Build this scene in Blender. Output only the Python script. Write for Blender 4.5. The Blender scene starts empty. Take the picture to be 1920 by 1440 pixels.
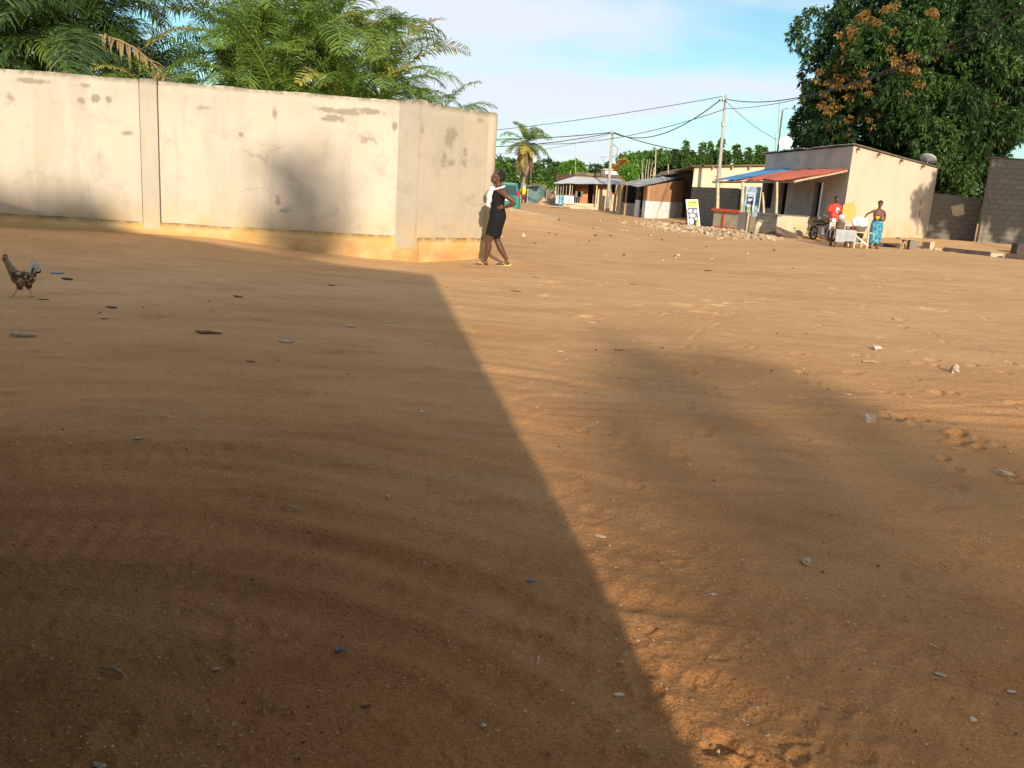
import bpy, math, random
import numpy as np
from math import sin, cos, pi, atan, atan2, sqrt, radians, exp
from mathutils import Vector, Matrix, Euler

random.seed(7); RNG = np.random.default_rng(7)
sc = bpy.context.scene
col = sc.collection

# ------------------------------------------------------------------ camera, sky, sun, exposure
FPX = 1600.0
TH = atan(372/1600); PH = atan(460/6860); CAMH = 1.45
_U0 = np.array([0, sin(TH), cos(TH)]); FW = np.array([0, cos(TH), -sin(TH)])
CR = cos(PH)*np.array([1., 0, 0])+sin(PH)*_U0
CU = -sin(PH)*np.array([1., 0, 0])+cos(PH)*_U0
cam = bpy.data.cameras.new('camera'); cam.lens = 30.0; cam.sensor_width = 36.0
cam.clip_start = 0.05; cam.clip_end = 3000
camo = bpy.data.objects.new('camera', cam); col.objects.link(camo)
mw = Matrix.Identity(4)
for i in range(3):
    mw[i][0] = CR[i]; mw[i][1] = CU[i]; mw[i][2] = -FW[i]
mw[2][3] = CAMH
camo.matrix_world = mw
sc.camera = camo

SUN_EL = radians(20.0); SUN_DX = -0.165           # light travels towards (+Y, slightly -X)
world = bpy.data.worlds.new("World"); sc.world = world; world.use_nodes = True
nt = world.node_tree; nt.nodes.clear()
def wn(t, **k):
    n = nt.nodes.new(t)
    for a, b in k.items(): setattr(n, a, b)
    return n
out = wn('ShaderNodeOutputWorld'); bg = wn('ShaderNodeBackground'); sky = wn('ShaderNodeTexSky')
sky.sky_type = 'NISHITA'; sky.sun_disc = False
sky.sun_elevation = SUN_EL
sunaz = atan2(-SUN_DX, -1.0)                      # direction to the sun measured from +Y towards +X
sky.sun_rotation = sunaz
sky.air_density = 1.0; sky.dust_density = 0.6; sky.ozone_density = 1.6; sky.altitude = 0
bg.inputs['Strength'].default_value = 0.12
tc = wn('ShaderNodeTexCoord'); sep = wn('ShaderNodeSeparateXYZ')
nt.links.new(tc.outputs['Generated'], sep.inputs[0])
addz = wn('ShaderNodeMath', operation='ADD'); addz.inputs[1].default_value = 0.16
mx = wn('ShaderNodeMath', operation='MAXIMUM'); mx.inputs[1].default_value = 0.0
nt.links.new(sep.outputs['Z'], mx.inputs[0]); nt.links.new(mx.outputs[0], addz.inputs[0])
dx = wn('ShaderNodeMath', operation='DIVIDE'); dy = wn('ShaderNodeMath', operation='DIVIDE')
nt.links.new(sep.outputs['X'], dx.inputs[0]); nt.links.new(addz.outputs[0], dx.inputs[1])
nt.links.new(sep.outputs['Y'], dy.inputs[0]); nt.links.new(addz.outputs[0], dy.inputs[1])
cmb = wn('ShaderNodeCombineXYZ'); nt.links.new(dx.outputs[0], cmb.inputs[0]); nt.links.new(dy.outputs[0], cmb.inputs[1])
mp = wn('ShaderNodeMapping'); mp.inputs['Location'].default_value = (1.62, -0.2, 0); mp.inputs['Scale'].default_value = (0.62, 0.95, 1)
nt.links.new(cmb.outputs[0], mp.inputs[0])
nz = wn('ShaderNodeTexNoise'); nz.inputs['Scale'].default_value = 0.9; nz.inputs['Detail'].default_value = 6
nz.inputs['Roughness'].default_value = 0.5; nz.inputs['Distortion'].default_value = 0.15
nt.links.new(mp.outputs[0], nz.inputs['Vector'])
rp = wn('ShaderNodeValToRGB'); rp.color_ramp.elements[0].position = 0.43; rp.color_ramp.elements[1].position = 0.60
rp.color_ramp.interpolation = 'EASE'
rp.color_ramp.elements[1].color = (0.95, 0.95, 0.95, 1)
nt.links.new(nz.outputs[0], rp.inputs[0])
hs = wn('ShaderNodeMixRGB', blend_type='MULTIPLY'); hs.inputs[0].default_value = 1.0; hs.inputs[2].default_value = (0.74, 0.98, 0.95, 1)
nt.links.new(sky.outputs[0], hs.inputs[1])
mixc = wn('ShaderNodeMixRGB'); nt.links.new(rp.outputs[0], mixc.inputs[0]); nt.links.new(hs.outputs[0], mixc.inputs[1])
mixc.inputs[2].default_value = (5.5, 5.9, 6.5, 1)
nt.links.new(mixc.outputs[0], bg.inputs['Color']); nt.links.new(bg.outputs[0], out.inputs['Surface'])

sun = bpy.data.lights.new('sun', 'SUN'); sun.energy = 5.0; sun.angle = radians(0.6); sun.color = (1.0, 0.86, 0.66)
suno = bpy.data.objects.new('sun', sun); col.objects.link(suno)
sdir = Vector((SUN_DX, 1.0, -math.tan(SUN_EL)*sqrt(1+SUN_DX**2))).normalized()
suno.rotation_euler = sdir.to_track_quat('-Z', 'Y').to_euler()
suno.location = (10, -30, 30)
sc.view_settings.view_transform = 'Standard'; sc.view_settings.look = 'None'
sc.view_settings.exposure = 0.35; sc.view_settings.gamma = 1.0; sc.view_settings.use_curve_mapping = False
sc.cycles.max_bounces = 6; sc.cycles.transparent_max_bounces = 8
sc.cycles.use_denoising = True

# ------------------------------------------------------------------ surveying helpers
def sstep(t):
    t = np.clip(t, 0, 1); return t*t*(3-2*t)
WA = np.array([-8.85, 14.61]); WB = np.array([-2.29, 15.67])          # front face of the cream wall
_SY = [-200, 0, 28, 31, 34.7, 41.4, 48, 54, 62, 68, 120, 400]
_SX = [60, 60, 21.5, 14.9, 10.35, 9.0, 8.2, 7.7, 6.7, 6.3, 4, 4]
def T(x, y):
    x = np.asarray(x, float); y = np.asarray(y, float)
    z = .15*sstep((x-5)/5)*sstep((y-15)/12)*(1-sstep((y-36)/8))
    d = (x-np.interp(y, _SY, _SX))*0.6
    z = z+(.09*sstep(d/.25)*(1-sstep((y-34)/3))+.11*sstep(d/2.5))
    z = z+.12*sstep((x-13)/3.5)*sstep((y-32)/3)
    wy = np.interp(x, [-60, -8.85, -2.29, -1.95, -.6, 0], [6.3, 14.61, 15.67, 15.44, 16.7, 17.4])
    k = np.where(y < wy, np.exp(-((y-wy)/1.7)**2), 1.0)
    z = z+.2*sstep((-2.6-x)/3.2)*k*(y < 24)+.10*np.exp(-((x+.5)/.7)**2-((y-17.0)/.9)**2)
    z = z+.74*np.exp(-((x+1.6)/3.5)**2-((y-30)/3.4)**2)
    z = z+.02*np.sin(x*.35+1.3)*np.sin(y*.27)+.012*np.sin(x*.9+y*.5)
    return z
CAM = np.array([0, 0, CAMH])
def ray(px, py): return FW+CR*(px-960)/FPX-CU*(py-720)/FPX
def g(px, py, z=0.):
    d = ray(px, py); t = (z-CAMH)/d[2]; return CAM+d*t
def gt(px, py):                                   # where the sight line meets the terrain
    d = ray(px, py); t = .62/max(1e-4, -d[2])
    while t < 400:
        p = CAM+d*t
        if p[2] <= T(p[0], p[1]): break
        t *= 1.02
    lo, hi = t/1.02, t
    for _ in range(12):
        m = (lo+hi)/2; p = CAM+d*m
        if p[2] <= T(p[0], p[1]): hi = m
        else: lo = m
    return CAM+d*hi
def at(px, py, Y): d = ray(px, py); return CAM+d*Y/d[1]
def on(px, py, A, B):
    d = ray(px, py); n = np.array([B[1]-A[1], -(B[0]-A[0])]); t = (n@np.array(A[:2], float))/(n@d[:2]); return CAM+d*t

# value noise on arrays
_ng = RNG.random((256, 256))
def vnoise(x, y):
    xi = np.floor(x).astype(int); yi = np.floor(y).astype(int); fx = x-xi; fy = y-yi
    fx = fx*fx*(3-2*fx); fy = fy*fy*(3-2*fy)
    a = _ng[xi % 256, yi % 256]; b = _ng[(xi+1) % 256, yi % 256]; c = _ng[xi % 256, (yi+1) % 256]; d = _ng[(xi+1) % 256, (yi+1) % 256]
    return (a*(1-fx)+b*fx)*(1-fy)+(c*(1-fx)+d*fx)*fy-.5
def fbm(x, y, o=4):
    s = 0; a = 1
    for i in range(o):
        s = s+a*vnoise(x+i*17.3, y+i*9.1); x = x*2.03; y = y*2.03; a *= .5
    return s

# ------------------------------------------------------------------ materials
def newmat(name):
    m = bpy.data.materials.new(name); m.use_nodes = True
    return m, m.node_tree, m.node_tree.nodes['Principled BSDF']
def N(t, ty, **k):
    n = t.nodes.new(ty)
    for a, b in k.items(): setattr(n, a, b)
    return n
def rgb(c): return (c[0], c[1], c[2], 1)
def noise_fac(t, scale, detail=4, rough=.55, lo=.35, hi=.65, coord='Object', stretch=None, dist=0):
    tcn = N(t, 'ShaderNodeTexCoord'); src = tcn.outputs[coord]
    if stretch:
        m_ = N(t, 'ShaderNodeMapping'); m_.inputs['Scale'].default_value = stretch; t.links.new(src, m_.inputs[0]); src = m_.outputs[0]
    n = N(t, 'ShaderNodeTexNoise'); n.inputs['Scale'].default_value = scale; n.inputs['Detail'].default_value = detail
    n.inputs['Roughness'].default_value = rough; n.inputs['Distortion'].default_value = dist
    t.links.new(src, n.inputs['Vector'])
    mr = N(t, 'ShaderNodeMapRange'); mr.inputs[1].default_value = lo; mr.inputs[2].default_value = hi
    mr.interpolation_type = 'SMOOTHSTEP'
    t.links.new(n.outputs[0], mr.inputs[0]); return mr.outputs[0]
def mixrgb(t, f, a, b, mode='MIX'):
    m_ = N(t, 'ShaderNodeMixRGB', blend_type=mode)
    if isinstance(f, (int, float)): m_.inputs[0].default_value = f
    else: t.links.new(f, m_.inputs[0])
    for i, v in ((1, a), (2, b)):
        if isinstance(v, (tuple, list)): m_.inputs[i].default_value = rgb(v)
        else: t.links.new(v, m_.inputs[i])
    return m_.outputs[0]
def math_(t, op, a, b=None, c=None):
    m_ = N(t, 'ShaderNodeMath', operation=op)
    for i, v in enumerate((a, b, c)):
        if v is None: continue
        if isinstance(v, (int, float)): m_.inputs[i].default_value = v
        else: t.links.new(v, m_.inputs[i])
    return m_.outputs[0]
def bump(t, b, h, strength=.3, dist=.02, prev=None):
    n = N(t, 'ShaderNodeBump'); n.inputs['Strength'].default_value = strength; n.inputs['Distance'].default_value = dist
    t.links.new(h, n.inputs['Height'])
    if prev is not None: t.links.new(prev, n.inputs['Normal'])
    t.links.new(n.outputs[0], b.inputs['Normal']); return n.outputs[0]
MATS = {}
def pm(name, c, c2=None, scale=4, rough=.85, bumps=.25, bd=.01, metal=0, spots=None, sscale=12, slo=.6, shi=.68, stretch=None, bscale=None):
    if name in MATS: return MATS[name]
    m, t, b = newmat(name)
    c2 = c2 or tuple(v*.75 for v in c)
    o = mixrgb(t, noise_fac(t, scale, stretch=stretch), c2, c)
    if spots: o = mixrgb(t, noise_fac(t, sscale, 5, .6, slo, shi), o, spots)
    t.links.new(o, b.inputs['Base Color']); b.inputs['Roughness'].default_value = rough; b.inputs['Metallic'].default_value = metal
    b.inputs['Specular IOR Level'].default_value = .3
    if bumps: bump(t, b, noise_fac(t, bscale or scale*6, 5, .6, .2, .8), bumps, bd)
    MATS[name] = m; return m

def leafmat(name, dark, light, trans=.35, rough=.5, spec=.35):
    if name in MATS: return MATS[name]
    m, t, b = newmat(name)
    at_ = N(t, 'ShaderNodeAttribute'); at_.attribute_name = 'tint'
    o = mixrgb(t, at_.outputs['Fac'], dark, light)
    t.links.new(o, b.inputs['Base Color']); b.inputs['Roughness'].default_value = rough; b.inputs['Specular IOR Level'].default_value = spec
    tr = N(t, 'ShaderNodeBsdfTranslucent'); t.links.new(mixrgb(t, .5, o, tuple(min(1, v*1.8) for v in light)), tr.inputs[0])
    ms = N(t, 'ShaderNodeMixShader'); ms.inputs[0].default_value = trans
    t.links.new(b.outputs[0], ms.inputs[1]); t.links.new(tr.outputs[0], ms.inputs[2])
    t.links.new(ms.outputs[0], t.nodes['Material Output'].inputs['Surface'])
    MATS[name] = m; return m

# ------------------------------------------------------------------ object helpers
def tag(o, label=None, cat=None, group=None, kind=None):
    if label: o['label'] = label
    if cat: o['category'] = cat
    if group: o['group'] = group
    if kind: o['kind'] = kind
    return o
def empty(name, loc, label, cat, group=None, rz=0):
    o = bpy.data.objects.new(name, None); o.location = tuple(float(v) for v in loc); o.rotation_euler = (0, 0, rz)
    o.empty_display_size = .2
    col.objects.link(o); return tag(o, label, cat, group)
def woff(p):
    v = np.zeros(3)
    while p is not None:
        v += np.array(p.location); p = p.parent
    return v
def mesh_np(name, V, F, mat, parent=None, smooth=False, world_xyz=True, tint=None, midx=None, loc=None):
    V = np.asarray(V, float).reshape(-1, 3)
    if parent is not None and world_xyz: V = V-woff(parent)
    me = bpy.data.meshes.new(name)
    if isinstance(F, np.ndarray):
        n, k = F.shape
        me.vertices.add(len(V)); me.vertices.foreach_set('co', V.astype(np.float32).ravel())
        me.loops.add(n*k); me.loops.foreach_set('vertex_index', F.astype(np.int32).ravel())
        me.polygons.add(n); me.polygons.foreach_set('loop_start', np.arange(0, n*k, k, dtype=np.int32))
        if smooth: me.polygons.foreach_set('use_smooth', np.ones(n, bool))
        me.update(calc_edges=True)
    else:
        me.from_pydata([tuple(v) for v in V], [], F)
        if smooth:
            me.polygons.foreach_set('use_smooth', np.ones(len(F), bool))
        me.update()
    for m_ in (mat if isinstance(mat, (list, tuple)) else [mat]): me.materials.append(m_)
    if midx is not None: me.polygons.foreach_set('material_index', np.asarray(midx, np.int32))
    if tint is not None:
        a = me.attributes.new('tint', 'FLOAT', 'POINT'); a.data.foreach_set('value', np.asarray(tint, np.float32))
    o = bpy.data.objects.new(name, me); col.objects.link(o)
    if parent is not None: o.parent = parent
    if loc is not None: o.location = tuple(float(v) for v in loc)
    return o
class MB:
    """collects boxes, tubes and lofts; build() links them as one mesh"""
    def __init__(s): s.v = []; s.f = []; s.mi = []; s.m = 0
    def add(s, V, F):
        b = len(s.v); s.v += [tuple(map(float, v)) for v in V]; s.f += [tuple(i+b for i in f) for f in F]; s.mi += [s.m]*len(F); return s
    def hexa(s, P): return s.add(P, [(0, 3, 2, 1), (4, 5, 6, 7), (0, 1, 5, 4), (1, 2, 6, 5), (2, 3, 7, 6), (3, 0, 4, 7)])
    def box(s, c, d, rz=0, rx=0, ry=0):
        M = Euler((rx, ry, rz)).to_matrix(); P = []
        for z in (-.5, .5):
            for x, y in ((-.5, -.5), (.5, -.5), (.5, .5), (-.5, .5)):
                P.append(np.array(c, float)+np.array(M @ Vector((x*d[0], y*d[1], z*d[2]))))
        return s.hexa(P)
    def wall(s, A, B, z0, z1, th, z1b=None, z0b=None):
        """wall from plan point A to B whose front face is the line AB; thickness goes to the left of A->B"""
        A = np.array(A[:2], float); B = np.array(B[:2], float); d = B-A; n = np.array([-d[1], d[0]])/np.linalg.norm(d)*th
        z1b = z1 if z1b is None else z1b; z0b = z0 if z0b is None else z0b
        P = [(*A, z0), (*B, z0b), (*(B+n), z0b), (*(A+n), z0), (*A, z1), (*B, z1b), (*(B+n), z1b), (*(A+n), z1)]
        return s.hexa(P)
    def poly(s, pts, th=.01, n=None):
        """flat polygon extruded by th along n"""
        P = [np.array(p, float) for p in pts]
        if n is None: n = np.cross(P[1]-P[0], P[2]-P[0])
        n = np.array(n, float); n = n/np.linalg.norm(n)*th; k = len(P)
        V = P+[p+n for p in P]; F = [tuple(range(k-1, -1, -1)), tuple(range(k, 2*k))]+[(i, (i+1) % k, k+(i+1) % k, k+i) for i in range(k)]
        return s.add(V, F)
    def tube(s, pts, r, k=8, cap=True):
        pts = [np.array(p, float) for p in pts]; n = len(pts); rs = r if isinstance(r, (list, tuple)) else [r]*n
        V = []; up = np.array([.13, .21, .97]); prev = None
        for i, p in enumerate(pts):
            d = pts[min(i+1, n-1)]-pts[max(i-1, 0)]; d = d/(np.linalg.norm(d)+1e-9)
            a = np.cross(d, up) if prev is None else prev-d*np.dot(prev, d)
            if np.linalg.norm(a) < 1e-3: a = np.cross(d, [1, .1, 0])
            a = a/np.linalg.norm(a); prev = a; b = np.cross(d, a)
            for j in range(k):
                t = 2*pi*j/k; V.append(p+rs[i]*(cos(t)*a+sin(t)*b))
        F = [(i*k+j, i*k+(j+1) % k, (i+1)*k+(j+1) % k, (i+1)*k+j) for i in range(n-1) for j in range(k)]
        if cap: F += [tuple(range(k-1, -1, -1)), tuple((n-1)*k+j for j in range(k))]
        return s.add(V, F)
    def loft(s, secs, k=16):
        """secs: (centre, A axis vector, B axis vector)"""
        V = []; n = len(secs)
        for c, a, b in secs:
            c = np.array(c, float); a = np.array(a, float); b = np.array(b, float)
            for j in range(k):
                t = 2*pi*j/k; V.append(c+cos(t)*a+sin(t)*b)
        F = [(i*k+j, i*k+(j+1) % k, (i+1)*k+(j+1) % k, (i+1)*k+j) for i in range(n-1) for j in range(k)]
        F += [tuple(range(k-1, -1, -1)), tuple((n-1)*k+j for j in range(k))]
        return s.add(V, F)
    def ball(s, c, r, k=12, M=None):
        r = r if isinstance(r, (tuple, list)) else (r, r, r); V = []; h = k//2+1
        for i in range(1, h):
            p = pi*i/h
            for j in range(k):
                t = 2*pi*j/k; V.append([r[0]*sin(p)*cos(t), r[1]*sin(p)*sin(t), r[2]*cos(p)])
        V += [[0, 0, r[2]], [0, 0, -r[2]]]
        V = np.array(V)
        if M is not None: V = V@np.array(M).T
        V = V+np.array(c, float); nr = h-1
        F = [(i*k+j, (i+1)*k+j, (i+1)*k+(j+1) % k, i*k+(j+1) % k) for i in range(nr-1) for j in range(k)]
        F += [(nr*k, j, (j+1) % k) for j in range(k)]+[(nr*k+1, (nr-1)*k+(j+1) % k, (nr-1)*k+j) for j in range(k)]
        return s.add(V, F)
    def lathe(s, c, prof, k=20):
        V = [(c[0]+r*cos(2*pi*j/k), c[1]+r*sin(2*pi*j/k), c[2]+z) for r, z in prof for j in range(k)]; n = len(prof)
        F = [(i*k+j, i*k+(j+1) % k, (i+1)*k+(j+1) % k, (i+1)*k+j) for i in range(n-1) for j in range(k)]
        return s.add(V, F)
    def build(s, name, mat, parent=None, smooth=False, local=False, bevel=0, remesh=0, subd=0):
        o = mesh_np(name, s.v, s.f, mat, parent, smooth, world_xyz=not local, midx=s.mi if any(s.mi) else None)
        if bevel:
            b = o.modifiers.new('bevel', 'BEVEL'); b.width = bevel; b.segments = 2; b.limit_method = 'ANGLE'
        if remesh:
            r = o.modifiers.new('remesh', 'REMESH'); r.mode = 'VOXEL'; r.voxel_size = remesh; r.use_smooth_shade = True
            q = o.modifiers.new('smooth', 'SMOOTH'); q.factor = .5; q.iterations = 3
        return o
def share(o, name, parent, loc, rz=0, scale=None, rot=None):
    c = o.copy(); c.name = name; col.objects.link(c); c.parent = parent; c.location = loc
    c.rotation_euler = rot or (0, 0, rz)
    if scale: c.scale = scale
    return c
PARTS_BEGIN = 1
# ------------------------------------------------------------------ ground
def seg_dist(X, Y, P):
    """distance and arc position to a polyline in plan"""
    best = np.full(X.shape, 1e9, np.float32); arc = np.zeros(X.shape, np.float32); side = np.zeros(X.shape, np.float32); L = 0
    for (x0, y0), (x1, y1) in zip(P[:-1], P[1:]):
        dx_, dy_ = x1-x0, y1-y0; l = sqrt(dx_*dx_+dy_*dy_)
        t = np.clip(((X-x0)*dx_+(Y-y0)*dy_)/l/l, 0, 1); qx = X-x0-t*dx_; qy = Y-y0-t*dy_
        d = np.sqrt(qx*qx+qy*qy); m = d < best
        best = np.where(m, d, best); arc = np.where(m, L+t*l, arc); side = np.where(m, np.sign(dx_*qy-dy_*qx), side); L += l
    return best, arc, side
def smooth_poly(P, n=24):
    P = np.array(P, float); t = np.linspace(0, len(P)-1, n); out_ = []
    Q = np.vstack([2*P[0]-P[1], P, 2*P[-1]-P[-2]])
    for u in t:
        i = min(int(u), len(P)-2); f = u-i; a, b, c, d = Q[i:i+4]
        out_.append(.5*((2*b)+(-a+c)*f+(2*a-5*b+4*c-d)*f*f+(-a+3*b-3*c+d)*f**3))
    return out_
TRACKS = []
for pts, wid, dep, tread in [
    ([(-60, 880), (300, 850), (620, 885), (1000, 985), (1500, 1165), (2000, 1340)], .16, .016, 1),
    ([(-60, 750), (320, 742), (720, 765), (1080, 830)], .14, .013, 0),
    ([(-60, 985), (400, 1000), (800, 1085), (1250, 1270), (1500, 1420)], .13, .016, 1),
    ([(-60, 668), (400, 655), (850, 688), (1300, 755), (1950, 800)], .15, .012, 0),
    ([(-60, 596), (500, 606), (850, 630)], .15, .014, 0),
    ([(-60, 610), (500, 622), (850, 648)], .10, .012, 0),
    ([(-60, 820), (300, 800), (700, 822), (1200, 930), (1950, 1130)], .12, .013, 0),
    ([(-60, 1080), (300, 1090), (700, 1190), (1000, 1330)], .12, .011, 1),
    ([(1050, 770), (1350, 775), (1620, 770), (1950, 760)], .07, .009, 1),
    ([(1450, 505), (1700, 530), (1960, 575)], .22, .016, 0),
    ([(1380, 498), (1700, 512), (1960, 545)], .22, .016, 0),
    ([(1050, 1130), (1300, 1160), (1560, 1225), (1900, 1300)], .09, .010, 1),
    ([(1100, 1210), (1300, 1235), (1500, 1300), (1700, 1400)], .09, .010, 1)]:
    TRACKS.append((smooth_poly([g(*p)[:2] for p in pts]), wid, dep, tread))
_r = random.Random(11); PITS = []
def addpits(n, x0, x1, y0, y1, r0, r1, dp):
    for _ in range(n):
        p = g(_r.uniform(x0, x1), _r.uniform(y0, y1)); PITS.append((p[0], p[1], _r.uniform(r0, r1), _r.uniform(.4, .8), _r.uniform(0, pi), dp*_r.uniform(.5, 1)))
addpits(12, 1450, 1960, 690, 860, .04, .09, .028); addpits(8, 1750, 1960, 780, 920, .05, .09, .034)
addpits(14, 1150, 1960, 580, 720, .05, .1, .02)
def trail(a, b, dp=.02, step=.58):
    a = g(*a)[:2]; b = g(*b)[:2]; d = b-a; L = np.linalg.norm(d); d /= L; n_ = np.array([-d[1], d[0]]); an = atan2(d[1], d[0]); s = _r.uniform(0, .4); q = 1
    while s < L:
        p = a+d*s+n_*(.085*q+_r.gauss(0, .025)); k = dp*_r.uniform(.35, 1.1); aa = an+_r.gauss(0, .12)-.12*q; e = np.array([cos(aa), sin(aa)])
        f = p+e*.055; h = p-e*.085; PITS.append((f[0], f[1], .078, .58, aa, k)); PITS.append((h[0], h[1], .045, .85, aa, k*1.15)); q = -q; s += step*_r.uniform(.85, 1.15)
for a_, b_, k_ in [((1960, 700), (1150, 640), .022), ((1960, 760), (1250, 700), .024), ((1960, 850), (1500, 740), .03), ((1960, 920), (1650, 760), .032), ((1920, 690), (1560, 560), .02), ((1050, 830), (1600, 800), .014), ((1150, 700), (1500, 520), .016), ((1340, 540), (1300, 860), .016),
    ((1250, 1440), (1960, 1150), .010), ((1060, 1200), (1250, 700), .009), ((1960, 1330), (1300, 1000), .010), ((100, 700), (1000, 560), .007), ((300, 1440), (500, 700), .006), ((1300, 1440), (1180, 1050), .012), ((1700, 1440), (1800, 900), .010)]: trail(a_, b_, k_)
addpits(18, 1280, 1560, 1395, 1470, .02, .05, .010); addpits(70, 1050, 1950, 900, 1440, .03, .08, .007)
addpits(45, 0, 1250, 1150, 1440, .02, .05, .005); addpits(50, 1000, 1900, 500, 600, .08, .2, .03)
addpits(50, 0, 900, 550, 900, .05, .12, .010)
def micro(X, Y):
    D = np.sqrt(X*X+Y*Y); near = np.clip(1.3-D/26, 0, 1)
    z = .012*fbm(X*.9, Y*.9, 3)+.006*fbm(X*3.1+5, Y*3.3, 4)*near
    u = X*.95-Y*.30; v = Y*.95+X*.30                       # streaks left by turning cars
    wl = sstep((2.2-X)/3.5)
    z = z+.019*fbm(u*.28, v*2.7, 4)*wl+.005*fbm(X*1.6+3, Y*2.0, 4)*(1-wl)
    z = z+.0024*fbm(X*11, Y*11, 3)*np.clip(1.2-D/9, 0, 1)+.0028*fbm(X*37, Y*37, 2)*np.clip(1.2-D/5, 0, 1)
    for P, w, dep, tr in TRACKS:
        for off in (0., .31, -.19):
            if off and w > .2: continue
            d, a, s_ = seg_dist(X, Y, P); dd = np.abs(d*s_-off)
            wob = .75+.9*vnoise(a*1.7+off*9, a*0+3)
            prof = -1.3*np.exp(-(dd/w*1.6)**2)+.6*np.exp(-((dd-w)/w*2.6)**2)
            tz = dep*prof*wob*(1. if off == 0 else .45)
            if tr: tz = tz+dep*.13*np.sin(a*62+np.where(dd < w*.5, 1.5, 0))*np.exp(-(dd/w*1.5)**4)
            z = z+tz
    for x, y, r, e, an, dp in PITS:
        m = (np.abs(X-x) < r*3) & (np.abs(Y-y) < r*3)
        if not m.any(): continue
        qx = (X[m]-x)*cos(an)+(Y[m]-y)*sin(an); qy = (-(X[m]-x)*sin(an)+(Y[m]-y)*cos(an))/e
        q = np.sqrt(qx*qx+qy*qy)/r
        z[m] += -dp*np.exp(-q**4*1.2)+dp*.45*np.exp(-((q-1.35)/.3)**2)
    return z
def make_ground():
    ys = [-400, -150, -60, -30, -15, -8, -4, -2, -.5, .4, .9]; y = 1.2
    while y < 75: ys.append(y); y *= 1.0052 if y < 24 else 1.009
    ys += [80, 90, 105, 130, 170, 250, 400, 700, 1200, 2200]; ys = np.array(ys)
    t = np.concatenate([[-1, -.99], np.linspace(-.985, .985, 781), [.99, 1]])
    w = np.maximum(np.abs(ys)*.80+.9, 2.2)
    X = t[None, :]*w[:, None]; X[:, 0] = -2500; X[:, 1] = np.minimum(-120, X[:, 1]-30); X[:, -1] = 2500; X[:, -2] = np.maximum(120, X[:, -2]+30)
    X[:, 1] = -w*1.2-30; X[:, -2] = w*1.2+30
    Y = np.repeat(ys[:, None], X.shape[1], 1)
    Z = T(X, Y)
    m = (Y > .3) & (Y < 60) & (np.abs(X) < 60)
    rr = np.where(m.any(1))[0]; sl = slice(rr[0], rr[-1]+1)
    Z[sl] += micro(X[sl].astype(np.float32), Y[sl].astype(np.float32))
    ny, nx = X.shape; V = np.stack([X, Y, Z], -1).reshape(-1, 3)
    i = np.arange(ny-1)[:, None]*nx+np.arange(nx-1)[None, :]; i = i.ravel()
    F = np.stack([i, i+1, i+nx+1, i+nx], 1)
    m_, tt, b = newmat('sand')
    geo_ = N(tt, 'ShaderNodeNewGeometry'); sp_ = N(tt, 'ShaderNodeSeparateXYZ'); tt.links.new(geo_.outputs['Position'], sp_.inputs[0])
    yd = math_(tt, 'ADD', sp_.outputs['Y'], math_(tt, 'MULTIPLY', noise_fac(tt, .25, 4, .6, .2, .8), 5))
    dust = N(tt, 'ShaderNodeMapRange'); dust.inputs[1].default_value = 3.5; dust.inputs[2].default_value = 14; tt.links.new(yd, dust.inputs[0])  # distance blend, from sand darkened near the camera to pale sand
    ca = mixrgb(tt, noise_fac(tt, .35, 5, .6, .3, .7), (.50, .232, .084), (.56, .270, .105))  # foreground light falloff put into the near sand colour
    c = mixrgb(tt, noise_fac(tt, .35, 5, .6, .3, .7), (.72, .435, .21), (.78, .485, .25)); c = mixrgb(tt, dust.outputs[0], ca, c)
    def darker(f, tint): 
        q = mixrgb(tt, f, (1, 1, 1), tint); return q
    c = mixrgb(tt, 1.0, c, darker(noise_fac(tt, 1.0, 6, .65, .40, .72, stretch=(.5, 1.5, 1), dist=.9), (.84, .80, .77)), 'MULTIPLY')
    c = mixrgb(tt, 1.0, c, darker(noise_fac(tt, 3.0, 6, .7, .5, .75, stretch=(.55, 1.4, 1), dist=.6), (.82, .79, .76)), 'MULTIPLY')
    c = mixrgb(tt, 1.0, c, darker(noise_fac(tt, 85, 3, .7, .3, .75), (.70, .66, .62)), 'MULTIPLY'); c = mixrgb(tt, 1.0, c, darker(noise_fac(tt, 240, 2, .6, .35, .65), (.74, .72, .70)), 'MULTIPLY')
    # scattered grit: tiny pale and dark grains
    vo = N(tt, 'ShaderNodeTexVoronoi'); tcn = N(tt, 'ShaderNodeTexCoord'); tt.links.new(tcn.outputs['Object'], vo.inputs['Vector']); vo.inputs['Scale'].default_value = 34
    sz = math_(tt, 'MULTIPLY', N(tt, 'ShaderNodeSeparateColor').outputs[0], .16)
    sepn = tt.nodes['Separate Color'] if 'Separate Color' in tt.nodes else [n for n in tt.nodes if n.type == 'SEPARATE_COLOR'][0]
    tt.links.new(vo.outputs['Color'], sepn.inputs[0])
    big = math_(tt, 'GREATER_THAN', sepn.outputs[1], .72)
    g1 = math_(tt, 'MULTIPLY', math_(tt, 'LESS_THAN', vo.outputs['Distance'], math_(tt, 'ADD', sz, .03)), big)
    patch = noise_fac(tt, .55, 3, .5, .38, .62)
    g1 = math_(tt, 'MULTIPLY', g1, math_(tt, 'ADD', math_(tt, 'MULTIPLY', patch, .8), .2))
    gc = mixrgb(tt, sepn.outputs[2], (.24, .13, .055), (.70, .54, .36))
    c = mixrgb(tt, g1, c, gc)
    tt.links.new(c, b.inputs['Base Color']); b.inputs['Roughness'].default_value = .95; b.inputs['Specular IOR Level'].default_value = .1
    n1 = bump(tt, b, noise_fac(tt, 7, 6, .62, .2, .8), .38, .03)
    n2 = bump(tt, b, noise_fac(tt, 48, 5, .7, .15, .85), .7, .011, n1)
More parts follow.
